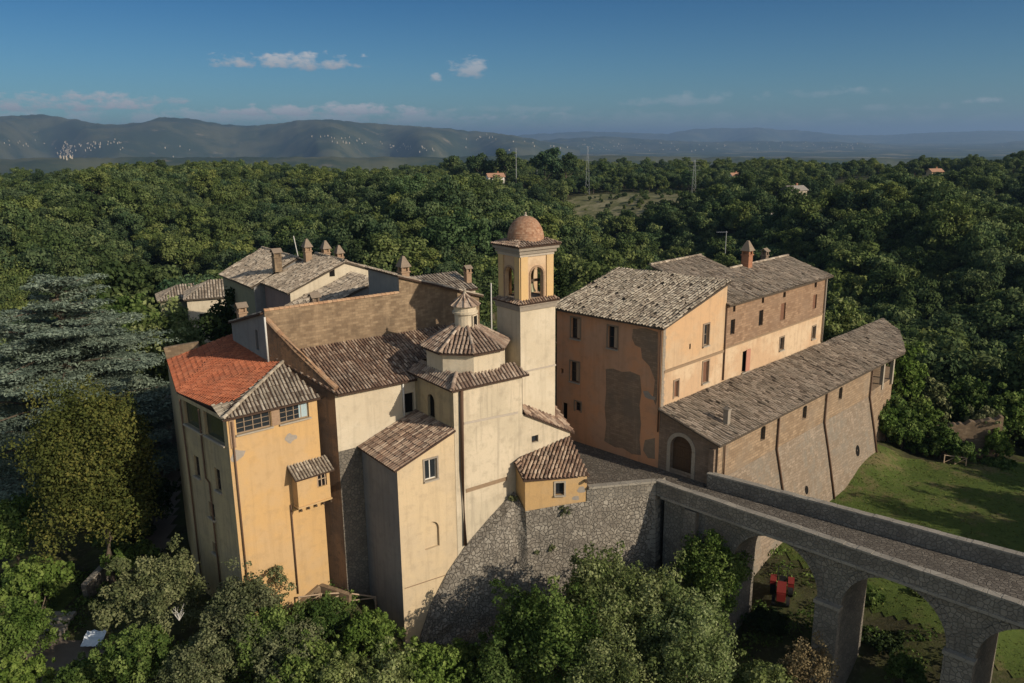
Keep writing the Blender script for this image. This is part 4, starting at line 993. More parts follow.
cc = onw(315, 305, 12.5); chimney(hall, cw(cc[0], 12.5, 12.8), .5, .55, 'brick_gate', 'gable')
pq = cw(*onw(411, 277, 10.5))

# ------------------------------------------------------------------ yellow house with the red roof
ye = thing('yellow_house', 'tall yellow house with half red half mossy tiled roof and a hanging box bay', 'house', (-19, 56, -6.5))
ZE = 8.2
yA, yB, yC, yR = at(226, 418, ZE), at(177, 393, ZE), at(167, 360, ZE), at(316.5, 397, ZE)
fx = lambda p: np.array([p[0], p[1], 0.])
A0, B0, C0_, R0 = map(fx, (yA, yB, yC, yR))
LA = np.linalg.norm(R0-A0)
def quad_px(P, Q, pts): return [sz(P, Q, x, y) for x, y in pts]
def lvl(P, Q, x0, y0, x1, y1):   # level hole from two opposite corners seen at pixels
    (s0, z0), (s1, z1) = sz(P, Q, x0, y0), sz(P, Q, x1, y1); return rect(min(s0, s1), max(s0, s1), min(z0, z1), max(z0, z1))
s_a = sz(A0, R0, 235.5, 420)[0]; s_b = sz(A0, R0, 271, 420)[0]; s_c = sz(A0, R0, 279.5, 412)[0]; s_d = sz(A0, R0, 309, 412)[0]
zb = sz(A0, R0, 236, 435)[1]; zt_ = 7.98
hY = [rect(s_a, s_b, zb, zt_), rect(s_c, s_d, zb, zt_)]
mb = MB(); wall(mb, A0, R0, [(0, -9), (LA, -9), (LA, ZE-.03), (0, ZE-.03)], hY, .2); yf = mb.build('front_wall', MAT['plaster_yellow'], ye)
window(A0, R0, hY[0], yf, 'glass', frame='wood_grey', cols=4, rows=3, depth=.2, bar=.026)
w2_ = window(A0, R0, hY[1], yf, 'glass', frame='wood_grey', cols=4, rows=3, depth=.2, bar=.026)
dA = (R0-A0)/LA; nA = np.array([dA[1], -dA[0], 0])
mb = MB(); s0_, s1_ = s_c+(s_d-s_c)*.68, s_d-.05; mb.box(A0+dA*(s0_+s1_)/2-nA*.17+Z3*((zb+zt_)/2), dA, nA, Z3, (s1_-s0_)/2, .012, (zt_-zb)/2-.05); mb.build('curtain', MAT['glass_pale'], w2_)
mb = MB(); mb.box(A0+dA*(s_b+s_c)/2+nA*.03+Z3*((zb+zt_)/2), dA, nA, Z3, (s_c-s_b)/2-.03, .03, (zt_-zb)/2); mb.build('brick_pier', MAT['brick_pier'], ye); mb = MB(); mb.box(A0+dA*(s_a*.5)+nA*.03+Z3*((zb+zt_)/2-.4), dA, nA, Z3, s_a*.28, .03, (zt_-zb)/2+.4); mb.build('brick_pier', MAT['brick_pier'], ye)
# left side (in shade) with veranda glazing and windows
LB = np.linalg.norm(A0-B0)
hL = [hole_px(B0, A0, 197, 466.5, .85, 1.55), hole_px(B0, A0, 218, 480, .8, 1.6), hole_px(B0, A0, 212, 510.5, .85, 1.15), hole_px(B0, A0, 215, 548, .7, .8)]
sv = [sz(B0, A0, 184, 410)[0], sz(B0, A0, 201, 420)[0], sz(B0, A0, 204, 420)[0], sz(B0, A0, 223.5, 430)[0]]
hv = [rect(max(.35, sv[0]), sv[1], 6.2, 7.9), rect(sv[2], min(LB-.3, sv[3]), 6.2, 7.9)]
mb = MB(); wall(mb, B0, A0, [(0, -10), (LB, -10), (LB, ZE-.03), (0, ZE-.03)], hL+hv, .2); yl = mb.build('side_wall', MAT['plaster_side'], ye)
for h in hL: window(B0, A0, h, yl, 'glass', cols=2, rows=2)
for h in hv: window(B0, A0, h, yl, 'glass_green', name='veranda_window')
LC = np.linalg.norm(B0-C0_)
mb = MB(); wall(mb, C0_, B0, rect(0, LC, -10, ZE-.03)); mb.build('side_wall', MAT['plaster_side'], ye)
hipv = at(283, 363, 10.05); yE = at(232, 335, 10.05)
mb = MB(); wall(mb, fx(yE), C0_, [(0, -10), (np.linalg.norm(fx(yE)-C0_), -10), (np.linalg.norm(fx(yE)-C0_), ZE), (0, 10)]); mb.build('back_wall', MAT['plaster_grey'], ye)
yP = at(212.7, 407.5, ZE+.02); yQ = at(236, 400, 8.75)
def slab(nm, polys, mat, parent, th=.13):
    mb = MB()
    for p in polys:
        n = len(p); mb.poly(p); mb.poly([q-Z3*th for q in p][::-1])
        for i in range(n): mb.poly([p[i]-Z3*th, p[(i+1) % n]-Z3*th, p[(i+1) % n], p[i]])
    return mb.build(nm, MAT[mat], parent)
up_ = Z3*.06
dz_ = Z3*-.16
slab('roof_deck', [[yB+dz_, yP+dz_, yQ+dz_, hipv+dz_], [yB+dz_, hipv+dz_, yE+dz_, yC+dz_]], 'tile_bed', ye, .1)
dnr = -np.array([(yA-yB)[1], -(yA-yB)[0], 0.]); dnr = dnr if dnr[0] < 0 else -dnr
for tri_ in ((yB, yP, yQ), (yB, yQ, hipv), (yB, hipv, yE), (yB, yE, yC)):
    tile_roof('red_roof', [q+up_ for q in tri_], dnr, 'tile_new', ye, sp=.25, tl=.42, jit=.5, hgt=.06)
oA = yA-np.array([.1, .3, 0.05]); oR = yR+np.array([.3, -.15, 0])
tile_roof('old_roof', [oA, oR, hipv], np.array([.55, -.83, 0]), 'tile_lichen', ye, sp=.25)
tile_roof('old_roof', [yP, oA, hipv, yQ+Z3*.05], np.array([-.8, -.5, 0]), 'tile_lichen', ye, sp=.25)
ridge_tiles('hip_tiles', oA+Z3*.08, hipv+Z3*.08, 'tile_lichen', ye, .13)
mb = MB(); e_ = yC+(yE-yC)*.5; mb.bar(yC+Z3*.4, e_+np.array([0, 0, -.15]), .4, 1.3); mb.build('parapet', MAT['stone_tan'], ye)
# hanging box bay
c1, c2 = sz(A0, R0, 297, 492), sz(A0, R0, 322, 492)
def onoff(px, py, k):    # point on the plane k metres in front of the yellow wall
    n = nA; r = ray(px, py); t = (n@(A0+n*k-C0))/(n@r); return C0+r*t
KB = .85
b0, b1, b2 = onoff(296.5, 478, KB), onoff(329, 468, KB), onoff(297.5, 508, KB)
sb0, sb1, zb1, zb0 = (b0-A0)@dA, (b1-A0)@dA, b0[2], b2[2]
bf0, bf1 = A0+dA*sb0+nA*KB, A0+dA*sb1+nA*KB
hwb = rect(sb1-sb0-.95, sb1-sb0-.22, zb1-1.15, zb1-.1)
mb = MB(); wall(mb, bf0, bf1, rect(0, sb1-sb0, zb0, zb1), [hwb], .15); bay = mb.build('box_bay', MAT['plaster_yellow'], ye)
window(bf0, bf1, hwb, bay, 'open', frame='wood_pale', sill=False, depth=.15)
mb = MB()
for i in range(3): mb.box(bf0+dA*(sb1-sb0-.95+.08+.28*i)-nA*.09+Z3*(zb1-.62), dA, nA, Z3, .03, .02, .52)
mb.box(bf0+dA*(sb1-sb0-.58)-nA*.088+Z3*(zb1-.62), dA, nA, Z3, .36, .018, .025); mb.build('window_grille', MAT['wood_pale'], bay)
mb = MB()
for s_, sg in ((sb0, 1), (sb1, -1)):
    a_, b_ = A0+dA*s_, A0+dA*s_+nA*KB
    if sg < 0: a_, b_ = b_, a_
    wall(mb, a_, b_, [(0, zb0), (KB, zb0), (KB, zb1+(0 if sg > 0 else .5)), (0, zb1+(.5 if sg > 0 else 0))])
mb.box((bf0+bf1)/2-nA*KB/2+Z3*(zb0-.06), dA, nA, Z3, (sb1-sb0)/2+.06, KB/2+.08, .06); mb.build('bay_side', MAT['plaster_yellow'], bay)
mb = MB()
for k in range(5): mb.box(bf0+dA*(.1+(sb1-sb0-.2)*k/4)-nA*.35+Z3*(zb0-.2), dA, nA, Z3, .06, .55, .07)
mb.build('joists', MAT['wood_dark'], bay)
tile_roof('bay_roof', [bf0-dA*.25+nA*.3+Z3*(zb1-.08), bf1+dA*.25+nA*.3+Z3*(zb1-.08), bf1+dA*.25-nA*KB+Z3*(zb1+.62), bf0-dA*.25-nA*KB+Z3*(zb1+.62)], nA, 'tile_lichen', bay, sp=.22, tl=.34, thick=.08)
Yp = lambda s_, z, k=.1: A0+dA*s_+nA*k+Z3*z
pipe(ye, [Yp(.28, 7.9), Yp(.28, -6.2)], .06)
s_ = sz(A0, R0, 291.5, 520)[0]; pipe(ye, [Yp(s_, zb0), Yp(s_, -5.6)], .055)
dB = (A0-B0)/LB; nB = np.array([dB[1], -dB[0], 0]); Bp = lambda s_, z, k=.1: B0+dB*s_+nB*k+Z3*z
pipe(ye, [Bp(.6, 7.9), Bp(.8, 2.), Bp(.8, -8)], .06); s2 = sz(B0, A0, 202, 430)[0]; s3 = sz(B0, A0, 206, 500)[0]
pipe(ye, [Bp(s2, 7.9), Bp(s2, 3.0), Bp(s2+.5, 2.8), Bp(s2+.5, -8)], .06)
mb = MB()
for (px, py, rx, rz_) in ((238, 455, .55, .35), (291, 438, .36, .32)):
    s_, z_ = sz(A0, R0, px, py); q = []
    for a in np.linspace(0, 2*math.pi, 15)[:-1]: q.append(Yp(s_+rx*math.cos(a)*(1+.3*math.sin(2*a+px)), z_+rz_*math.sin(a)*(1+.35*math.cos(3*a)), .012))
    mb.poly(q)
mb.build('bare_patch', MAT['bare_patch'], ye)

# ------------------------------------------------------------------ orange house on the plaza
orr = thing('orange_house', 'big orange plastered house with sloping grey tiled roof facing the plaza', 'house', ow(4.5, 5, 0))
O0, O1, O2 = ow(0, 0, 0), ow(0, 10.6, 0), ow(9.0, 0, 0)
hO = [hole_px(O1, O0, 575.7, 328.5, .95, 1.75), hole_px(O1, O0, 612.7, 337.5, .95, 1.8), hole_px(O1, O0, 574.8, 372, .95, 1.75), hole_px(O1, O0, 562, 371, .3, .45), hole_px(O1, O0, 564.7, 411, .6, 1.5), hole_px(O1, O0, 578, 406.5, .62, .8)]
mb = MB(); wall(mb, O1, O0, rect(0, 10.6, -1, 11.22), hO, .24); of_ = mb.build('front_wall', MAT['plaster_facade'], orr)
dO = (O0-O1)/10.6; nO = np.array([dO[1], -dO[0], 0])
for i, h in enumerate(hO):
    wi_ = window(O1, O0, h, of_, 'glass' if i not in (3, 4) else 'dark', frame='wood_dark', cols=2, rows=2, depth=.24, surround='bare_brown' if i in (0, 1, 2, 5) else None, sill=i in (0, 1, 2))
    if i in (0, 1, 2):      # half-open inner shutter
        s0_, s1_, z0_, z1_ = h[0][0], h[1][0], h[0][1], h[2][1]; mb = MB(); mb.box(O1+dO*(s0_+(s1_-s0_)*.70)-nO*.15+Z3*(z0_+z1_)/2, dO, nO, Z3, (s1_-s0_)*.13, .02, (z1_-z0_)/2-.08); mb.build('shutter', MAT['wood_pale'], wi_)
hG = [hole_px(O0, O2, 706, 335, .8, 1.75), hole_px(O0, O2, 690, 346.5, .22, .45), hole_px(O0, O2, 705.3, 372, .85, 1.8), hole_px(O0, O2, 676, 389, .6, 1.35)]
mb = MB(); wall(mb, O0, O2, [(0, 7.75), (9, 7.75), (9, 13.42), (0, 11.22)], hG[:2], .22); og = mb.build('gable_wall', MAT['plaster_orange'], orr)
mb = MB(); wall(mb, O0, O2, [(0, -1), (9, -1), (9, 7.75), (0, 7.75)], hG[2:], .22); og2 = mb.build('lower_gable_wall', MAT['plaster_pale'], orr)
for i, h in enumerate(hG): window(O0, O2, h, og if i < 2 else og2, ('glass', 'dark', 'shutter_brown', 'shutter_brown')[i], frame='wood_grey', cols=2, rows=2, surround=(None if i == 1 else 'bare_brown'), sill=i in (0, 2))
mb = MB(); mb.box((O0+O2)/2+OP*.1-OQ*.03+Z3*7.72, OP, OQ, Z3, 4.3, .05, .11); mb.build('string_course', MAT['band_brown'], orr)
mb = MB()
for k in range(34):
    L = random.uniform(.25, .42); mb.box(ow(L/2+.05, -.012, 2.9+k*.25), OP, OQ, Z3, L/2, .03, .118)
mb.build('quoin', MAT['stone_grey'], orr)
mb = MB(); wall(mb, O2, ow(9, 10.6, 0), rect(0, 10.6, 9, 13.4)); wall(mb, ow(9, 10.6, 0), O1, [(0, -1), (9, -1), (9, 11.2), (0, 12.4)]); mb.build('back_wall', MAT['plaster_orange'], orr)
rk = ol(at(625.5, 266.5, 13.55)); print('orange ridge end', rk)
tile_roof('roof', [ow(-.4, -.35, 11.25), ow(-.4, 11.1, 11.25), ow(8.9, rk[1], 13.58), ow(9.0, -.35, 13.58)], -OP, 'tile_lichen', orr, sp=.29, tl=.46, jit=2.2, under='tile_bed_grey', missing=.02)
tile_roof('roof', [ow(-.4, 11.1, 11.25), ow(9.2, 11.8, 11.6), ow(8.9, rk[1], 13.58)], OQ, 'tile_lichen', orr, sp=.29, tl=.46, jit=2, under='tile_bed_grey')
# masonry panel and lost plaster on the front
def patch(nm, P, Q, pxs, mat, parent, k=.015):
    P = fx(P); Q = fx(Q); d = (Q-P)/np.linalg.norm(Q-P); n = np.array([d[1], -d[0], 0]); mb = MB()
    q = [P+d*s_+Z3*z+n*k for s_, z in (sz(P, Q, x, y) for x, y in pxs)]
    m_ = len(q); b_ = [p-n*(k+.05) for p in q]; mb.poly(q)
    for i in range(m_): mb.poly([b_[i], b_[(i+1) % m_], q[(i+1) % m_], q[i]])
    return mb.build(nm, MAT[mat], parent)
patch('brick_panel', O1, O0, [(606, 369), (613, 368.5), (622, 372), (630, 371.5), (640, 375.5), (641.5, 392), (639.5, 405), (641, 424), (639.5, 440), (641, 455), (632, 454), (624, 448.5), (615, 447), (604.5, 441), (606.5, 424), (604.8, 408), (606.5, 390)], 'brick_panel', orr, .03)
patch('bare_masonry', O1, O0, [(633, 329), (645, 328), (658, 332), (657, 400), (655.5, 405), (653, 398), (655, 380), (649.5, 366), (642, 358), (641, 348), (635, 345), (632, 338)], 'brick_panel', orr, .012)
patch('bare_masonry', O1, O0, [(643, 391), (648, 391), (652, 396), (655.5, 397), (655, 400), (649, 399), (645, 397)], 'bare_patch', orr, .02)
patch('bare_masonry', O1, O0, [(645, 440), (655, 438), (655, 459), (648, 458), (643, 450)], 'bare_brown', orr, .011)
pipe(orr, [ow(-.12, .06, 11), ow(-.12, .06, 3)], .06)

# ------------------------------------------------------------------ brick-topped house adjoining
bh_ = thing('brick_house', 'long house with bare brick upper floor over orange plaster and a red chimney', 'house', ow(18, 4, 0))
E1, E2 = ow(9.0, 0, 0), ow(27.7, 0, 0); LE = 18.7
hb = [hole_px(E1, E2, x, y, w, h) for x, y, w, h in ((732.7, 327, .7, 1.3), (734.3, 309, .4, .5), (761, 318, .75, 1.4), (763, 300.5, .4, .5), (783, 311.7, .95, 1.6), (784.5, 294.8, .5, .5), (814.8, 301.7, .8, 1.4), (815.7, 285, .5, .5))]
kinds = ['open', 'dark', 'open', 'dark', 'shutter_brown', 'dark', 'shutter_brown', 'dark']
zs_ = 7.9
mb = MB(); wall(mb, E1, E2, rect(0, LE, zs_, 11.55), hb, .25); bu = mb.build('brick_wall', MAT['brick_upper'], bh_)
for h, k in zip(hb, kinds): window(E1, E2, h, bu, k, sill=False, depth=.2)
ho = [hole_px(E1, E2, 745.5, 361, 1.15, 1.9), hole_px(E1, E2, 781.6, 343.6, .75, 1.2), hole_px(E1, E2, 813.6, 332.4, .7, 1.25)]
mb = MB(); wall(mb, E1, E2, rect(0, LE, -1, zs_), ho, .22); bo = mb.build('plaster_wall', MAT['plaster_pale'], bh_)
window(E1, E2, ho[0], bo, 'open', sill=True); window(E1, E2, ho[1], bo, 'glass', frame='wood_dark', surround='bare_brown'); window(E1, E2, ho[2], bo, 'glass', frame='wood_dark', surround='bare_brown')
mb = MB(); s0_, s1_, z0_, z1_ = ho[0][0][0]+.55, ho[0][1][0]+.1, ho[0][0][1], ho[0][2][1]
mb.box(E1+OP*(s0_+s1_)/2-OQ*.05+Z3*(z0_+z1_)/2, OP, OQ, Z3, (s1_-s0_)/2, .03, (z1_-z0_)/2+.05); mb.build('open_shutter', MAT['shutter_pink'], bo)
mb = MB(); mb.box((E1+E2)/2-OQ*.03+Z3*zs_, OP, OQ, Z3, LE/2-.1, .04, .08); mb.build('string_course', MAT['band_brown'], bh_)
mb = MB(); wall(mb, E2, ow(27.7, 9.2, 0), [(0, -3), (9.2, -3), (9.2, 11.4), (4.6, 12.95), (0, 11.55)]); mb.build('end_wall', MAT['brick_upper'], bh_)
mb = MB(); wall(mb, ow(27.7, 9.2, 0), ow(9, 9.2, 0), rect(0, LE, -2, 11.4)); mb.build('back_wall', MAT['brick_upper'], bh_)
pt = onq(722, 258, 7.6); pl_ = onq(672, 270.5, 7.6); rr_ = onq(786.5, 256.3, 4.5); rl_ = onq(741, 269, 4.5); print('E2', pt, pl_, rr_, rl_)
sl2 = (rr_[2]-11.62)/(4.5+.4); zr = lambda q: 11.62+(q+.4)*sl2
xs_ = 17.0
tile_roof('roof', [ow(xs_, -.4, zr(-.4)), ow(28.4, -.4, zr(-.4)), ow(28.4, 4.5, zr(4.5)), ow(xs_, 4.5, zr(4.5))], -OQ, 'tile_grey', bh_, sp=.29, tl=.46, jit=2, under='tile_bed_grey', missing=.015)
tile_roof('roof', [ow(8.9, -.4, zr(-.4)), ow(xs_, -.4, zr(-.4)), ow(xs_, 7.6, zr(7.6)), ow(8.9, 7.6, zr(7.6))], -OQ, 'tile_grey', bh_, sp=.29, tl=.46, jit=2, under='tile_bed_grey', missing=.015)
tile_roof('roof', [ow(28.4, 9.4, zr(-.4)), ow(xs_, 9.4, zr(-.4)), ow(xs_, 4.5, zr(4.5)), ow(28.4, 4.5, zr(4.5))], OQ, 'tile_grey', bh_, sp=.29, tl=.46, under='tile_bed_grey')
ridge_tiles('ridge_tiles', ow(28.4, 4.5, zr(4.5)+.05), ow(xs_, 4.5, zr(4.5)+.05), 'tile_pale', bh_, .14)
ridge_tiles('ridge_tiles', ow(8.9, 7.6, zr(7.6)+.05), ow(xs_, 7.6, zr(7.6)+.05), 'tile_pale', bh_, .14)
mb = MB(); mb.poly([ow(xs_, 4.5, zr(4.5)-.1), ow(xs_, 7.6, zr(4.5)-.8), ow(xs_, 7.6, zr(7.6)-.1)]); mb.build('roof_gable', MAT['brick_upper'], bh_)
cq = onq(746.5, 268, 4.2); chimney(bh_, ow(cq[0], 4.2, zr(4.2)), 1.15, .75, 'brick_red', 'pyramid', OP, OQ)
cq = onq(764.5, 259, 5.6); chimney(bh_, ow(cq[0], 5.6, zr(3.6)), .5, .55, 'brick_gate', 'gable', OP, OQ)
aq = onq(727, 261, 7.5); mb = MB(); ab_ = ow(aq[0]-.4, 7.5, zr(7.5)-.2); mb.tube([ab_, ab_+Z3*2.2], .035, 5)
mb.tube([ab_+Z3*2.1-OP*.7+OQ*.7, ab_+Z3*2.1+OP*.1-OQ*.1], .02, 4)
for k in range(5): mb.tube([ab_+Z3*2.1+(OQ-OP)*(.15*k)-OP*.2-OQ*.2, ab_+Z3*2.1+(OQ-OP)*(.15*k)+OP*.2+OQ*.2], .015, 4)
mb.build('aerial', MAT['metal_grey'], bh_)
pipe(bh_, [ow(8.95, -.1, 11.4), ow(8.95, -.1, 5.2)], .065); pipe(bh_, [ow(27.6, -.12, 11.4), ow(27.6, -.12, 5.1)], .08, 'stone_grey')

# ------------------------------------------------------------------ long granary with the arched gate, on a battered rampart
gr = thing('granary', 'long low brick granary under one lean-to tiled roof with arched wooden gate and sloping rampart', 'granary', ow(14, -2.5, -6))
QW = -5.15
G0, G1 = ow(0, 0, 0), ow(0, QW, 0)
hg = [arch(1.08, 2.98, .02, 3.12, 12)]
mb = MB(); wall(mb, G0, G1, [(0, -1), (-QW, -1), (-QW, 3.32), (0, 4.85)], hg, .45); gw = mb.build('gate_wall', MAT['brick_gate'], gr)
d_ = -OQ; n_ = -OP
mb = MB(); mb.poly([G0+d_*q[0]+Z3*q[1]-n_*.40 for q in hg[0]]); gd = mb.build('gate', MAT['wood_door'], gr)
mb = MB()
for k in range(9): mb.box(G0+d_*(1.2+1.66*k/8)-n_*.37+Z3*1.25, d_, n_, Z3, .10, .02, 1.24)
for z in (.35, 1.2, 2.1): mb.box(G0+d_*2.03-n_*.345+Z3*z, d_, n_, Z3, .9, .03, .07)
mb.build('gate_planks', MAT['wood_door'], gd)
mb = MB()
for k in range(14):
    a0, a1 = math.pi*k/14, math.pi*(k+.95)/14; P = []
    for r_ in (.955, 1.24):
        for o_ in (.0, .06):
            for a in (a0, a1): P.append(G0+d_*(2.03-r_*math.cos(a))+n_*o_+Z3*(2.17+r_*math.sin(a)))
    mb.faces(P, [(2, 3, 7, 6), (0, 2, 6, 4), (1, 5, 7, 3), (4, 6, 7, 5), (0, 1, 3, 2)])
for s_ in (2.03-1.1, 2.03+1.1):
    for k in range(5): mb.box(G0+d_*s_+n_*.03+Z3*(.22+k*.43), d_, n_, Z3, .14+.01*(k % 2), .03, .205)
mb.build('gate_arch', MAT['stone_trim'], gr)
mb = MB(); mb.box(G0+d_*4.75+n_*.12+Z3*1.2, d_, n_, Z3, .22, .14, 1.7); mb.build('pilaster', MAT['brick_gate'], gr)
PW = 28.0
H1, H2 = ow(0, QW, 0), ow(PW, QW, 0)
hw3 = [hole_px(H1, H2, x, y, .75, 1.2, 'seg') for x, y in ((763, 433.5), (804.7, 412.5), (840.6, 393.5))]
zt3 = 3.34
mb = MB(); wall(mb, H1, H2, rect(0, PW, .4, zt3), hw3, .25); lw_ = mb.build('long_wall', MAT['brick_rampart'], gr)
for h in hw3: window(H1, H2, h, lw_, 'open', sill=False, depth=.25)
mb = MB(); zb_ = -8.0; ob = 1.75
nx, nzz = 40, 12
for i in range(nx):
    for j in range(nzz):
        def pp(i_, j_):
            f = j_/nzz; p = -0.02+(PW+.05)*i_/nx; return ow(p+.35*f*(1 if i_ == nx else 0), QW-ob*f-.05*mnoise.noise(Vector((i_*.6, j_*.6, 1)))*(0 if j_ == 0 else 1), .4+(zb_-.4)*f)
        mb.poly([pp(i, j+1), pp(i+1, j+1), pp(i+1, j), pp(i, j)])
mb.poly([ow(PW+.03, QW, .4), ow(PW+.38, QW-ob, zb_), ow(PW+.3, 0, zb_), ow(PW+.03, 0, .4)])
mb.poly([ow(-.02, QW, .4), ow(-.02, 0, .4), ow(-.02, 0, zb_), ow(-.02, QW-ob, zb_)])
mb.build('battered_wall', MAT['brick_batter'], gr)
mb = MB(); mb.poly([ow(PW, QW, .4), ow(PW, 0, .4), ow(PW, 0, 4.8), ow(PW, QW, zt3)]); mb.build('end_wall', MAT['brick_gate'], gr)
zg = lambda q: 3.36+(q+5.5)*.292
tile_roof('roof', [ow(-.4, -5.5, zg(-5.5)), ow(35.4, -5.5, zg(-5.5)), ow(41.5, -2.6, zg(-2.6)), ow(43.0, -.2, zg(-.2)), ow(-.4, -.04, zg(-.04))], -OQ, 'tile_grey', gr, sp=.30, tl=.47, jit=2.2, under='tile_bed_grey', missing=.02)
for px, h_ in ((33.5, 0), (31.0, 0)):
    mb = MB(); mb.box(ow(px+.3*0, QW+.1, 1.9), OP, OQ, Z3, .16, .16, 1.5); mb.build('porch_post', MAT['stone_trim'], gr)
mb = MB(); mb.prism([tuple(ow(p, q, 0)[:2]) for p, q in ((PW, QW-.1), (34.2, QW+.2), (39.5, -2.6), (41, .2), (PW, .2))], -6, .9, 0); mb.build('porch_base', MAT['brick_rampart'], gr)
mb = MB(); mb.box(ow(34.6, -1.6, 2.3), OP, OQ, Z3, 5.2, .2, 1.7); mb.build('porch_back_wall', MAT['brick_gate'], gr)
def rp(p, z): return ow(p, QW-(.12 if z >= .4 else ob*(.4-z)/(.4-zb_)+.12), z)
for (xa, ya, yb) in ((778, 418, 487), (825.7, 396, 482), (871.5, 370, 456)):
    p0_ = sz(H1, H2, xa, ya)[0]; pipe(gr, [rp(p0_, 3.2), rp(p0_, .4), rp(p0_+.15, -3.0), rp(p0_+.15, -6.6)], .085)
pipe(gr, [ow(.75, QW-.12, 3.2), ow(.75, QW-.12, .6)], .06)
cq = onq(726, 432, -4.0); cbp = ow(cq[0], -4.0, zg(-4.0)); mb = MB(); mb.box(cbp+Z3*.55, OP, OQ, Z3, .2, .2, .65); mb.box(cbp+Z3*1.22, OP, OQ, Z3, .26, .26, .05); fl = mb.build('flue', MAT['stone_grey'], gr)
mb = MB(); mb.poly([cbp+OP*.24+OQ*.24+Z3*1.28, cbp+OP*.24-OQ*.24+Z3*1.28, cbp-OP*.24+OQ*.0+Z3*1.55]); mb.poly([cbp-OP*.24+OQ*.24+Z3*1.28, cbp-OP*.24-OQ*.24+Z3*1.28, cbp+Z3*1.6]); mb.build('flue_cap', MAT['stone_grey'], fl)
for (x, y, r_) in ((858.7, 451, .55), (806.7, 490, .38)):      # weeds growing from drain holes
    s_, z_ = sz(ow(0, QW-1.0, 0), ow(PW, QW-1.0, 0), x, y)
    c_ = ow(s_, QW-ob*(.4-z_)/(.4-zb_)-.03, z_); mb = MB(); mb.poly([c_+OP*r_*math.cos(a)*.8+(Z3*.98+OQ*.2)*r_*math.sin(a) for a in np.linspace(0, 2*math.pi, 14)[:-1]][::1]); mb.build('drain_hole', MAT['dark'], gr)

# ------------------------------------------------------------------ houses of the hamlet behind
def gable_house(name, label, u0, u1, w0, w1, ze0, ze1, zr_, wallm, roofm, ridge_u=None, zbase=-1, sidem=None, group=None):
    """gable towards us (front at w0), eaves along w; eave heights left/right"""
    h = thing(name, label, 'house', cw((u0+u1)/2, (w0+w1)/2, 0), group); ru = (u0+u1)/2 if ridge_u is None else ridge_u
    a, b_, c, d = cw(u0, w0, 0), cw(u1, w0, 0), cw(u1, w1, 0), cw(u0, w1, 0); L = u1-u0
    mb = MB(); wall(mb, a, b_, [(0, zbase), (L, zbase), (L, ze1), (ru-u0, zr_), (0, ze0)]); f = mb.build('gable_wall', MAT[wallm], h)
    mb = MB(); wall(mb, d, a, rect(0, w1-w0, zbase, ze0)); s = mb.build('side_wall', MAT[sidem or wallm], h)
    mb = MB(); wall(mb, b_, c, rect(0, w1-w0, zbase, ze1)); wall(mb, c, d, [(0, zbase), (L, zbase), (L, ze0), (u1-ru, zr_), (0, ze1)]); mb.build('back_wall', MAT[wallm], h)
    sl = (zr_-ze0)/(ru-u0); e = .3
    tile_roof('roof', [cw(u0-e, w0-.2, ze0-sl*e+.05), cw(ru, w0-.2, zr_+.05), cw(ru, w1+.2, zr_+.05), cw(u0-e, w1+.2, ze0-sl*e+.05)], -CA, roofm, h, sp=.3, tl=.5, jit=1.8, under='tile_bed_grey')
    sr = (zr_-ze1)/(u1-ru)
    tile_roof('roof', [cw(u1+e, w0-.2, ze1-sr*e+.05), cw(ru, w0-.2, zr_+.05), cw(ru, w1+.2, zr_+.05), cw(u1+e, w1+.2, ze1-sr*e+.05)], CA, roofm, h, sp=.32, tl=.55, jit=1.8, under='tile_bed_grey')
    ridge_tiles('ridge_tiles', cw(ru, w0-.2, zr_+.1), cw(ru, w1+.2, zr_+.1), roofm, h, .14)
    return h, f, s
g1_ = onw(290, 292, 24); g2_ = onw(345, 262, 24); wl = onu(264, 279, g1_[0])[1]
h2, f2, s2_ = gable_house('gabled_house', 'old house with pale gable and mauve side wall behind the stone house', g1_[0], 1.5, 24, max(wl, 27), g1_[2], 11.4, g2_[2], 'plaster_cream', 'tile_pale', g2_[0], sidem='plaster_pink')
wv_ = [hole_px(cw(g1_[0], 24, 0), cw(1.5, 24, 0), 332, 273, .5, .6)]
window(cw(g1_[0], 23.97, 0), cw(1.5, 23.97, 0), wv_[0], f2, 'dark', depth=.0, sill=False)
# lean-to roof in front of that gable
lt = thing('lean_to_house', 'low house with mottled lean-to roof between the bare stone house and the pale gable', 'house', cw(-11, 21, 0))
zl_ = lambda u: 10.75+(u+13.0)*.36
tile_roof('roof', [cw(-13.3, 18.6, zl_(-13.3)), cw(-6.0, 18.6, zl_(-6.0)), cw(-6.0, 23.95, zl_(-6.0)), cw(-13.3, 23.95, zl_(-13.3))], -CA, 'tile_pale', lt, sp=.3, tl=.5, jit=1.8, under='tile_bed_grey')
mb = MB(); wall(mb, cw(-13.0, 23.9, 0), cw(-13.0, 18.7, 0), rect(0, 5.2, -1, zl_(-13)-.1)); wall(mb, cw(-13, 18.7, 0), cw(-6.2, 18.7, 0), [(0, -1), (6.8, -1), (6.8, zl_(-6.2)-.1), (0, zl_(-13)-.1)]); mb.build('wall', MAT['plaster_grey'], lt)
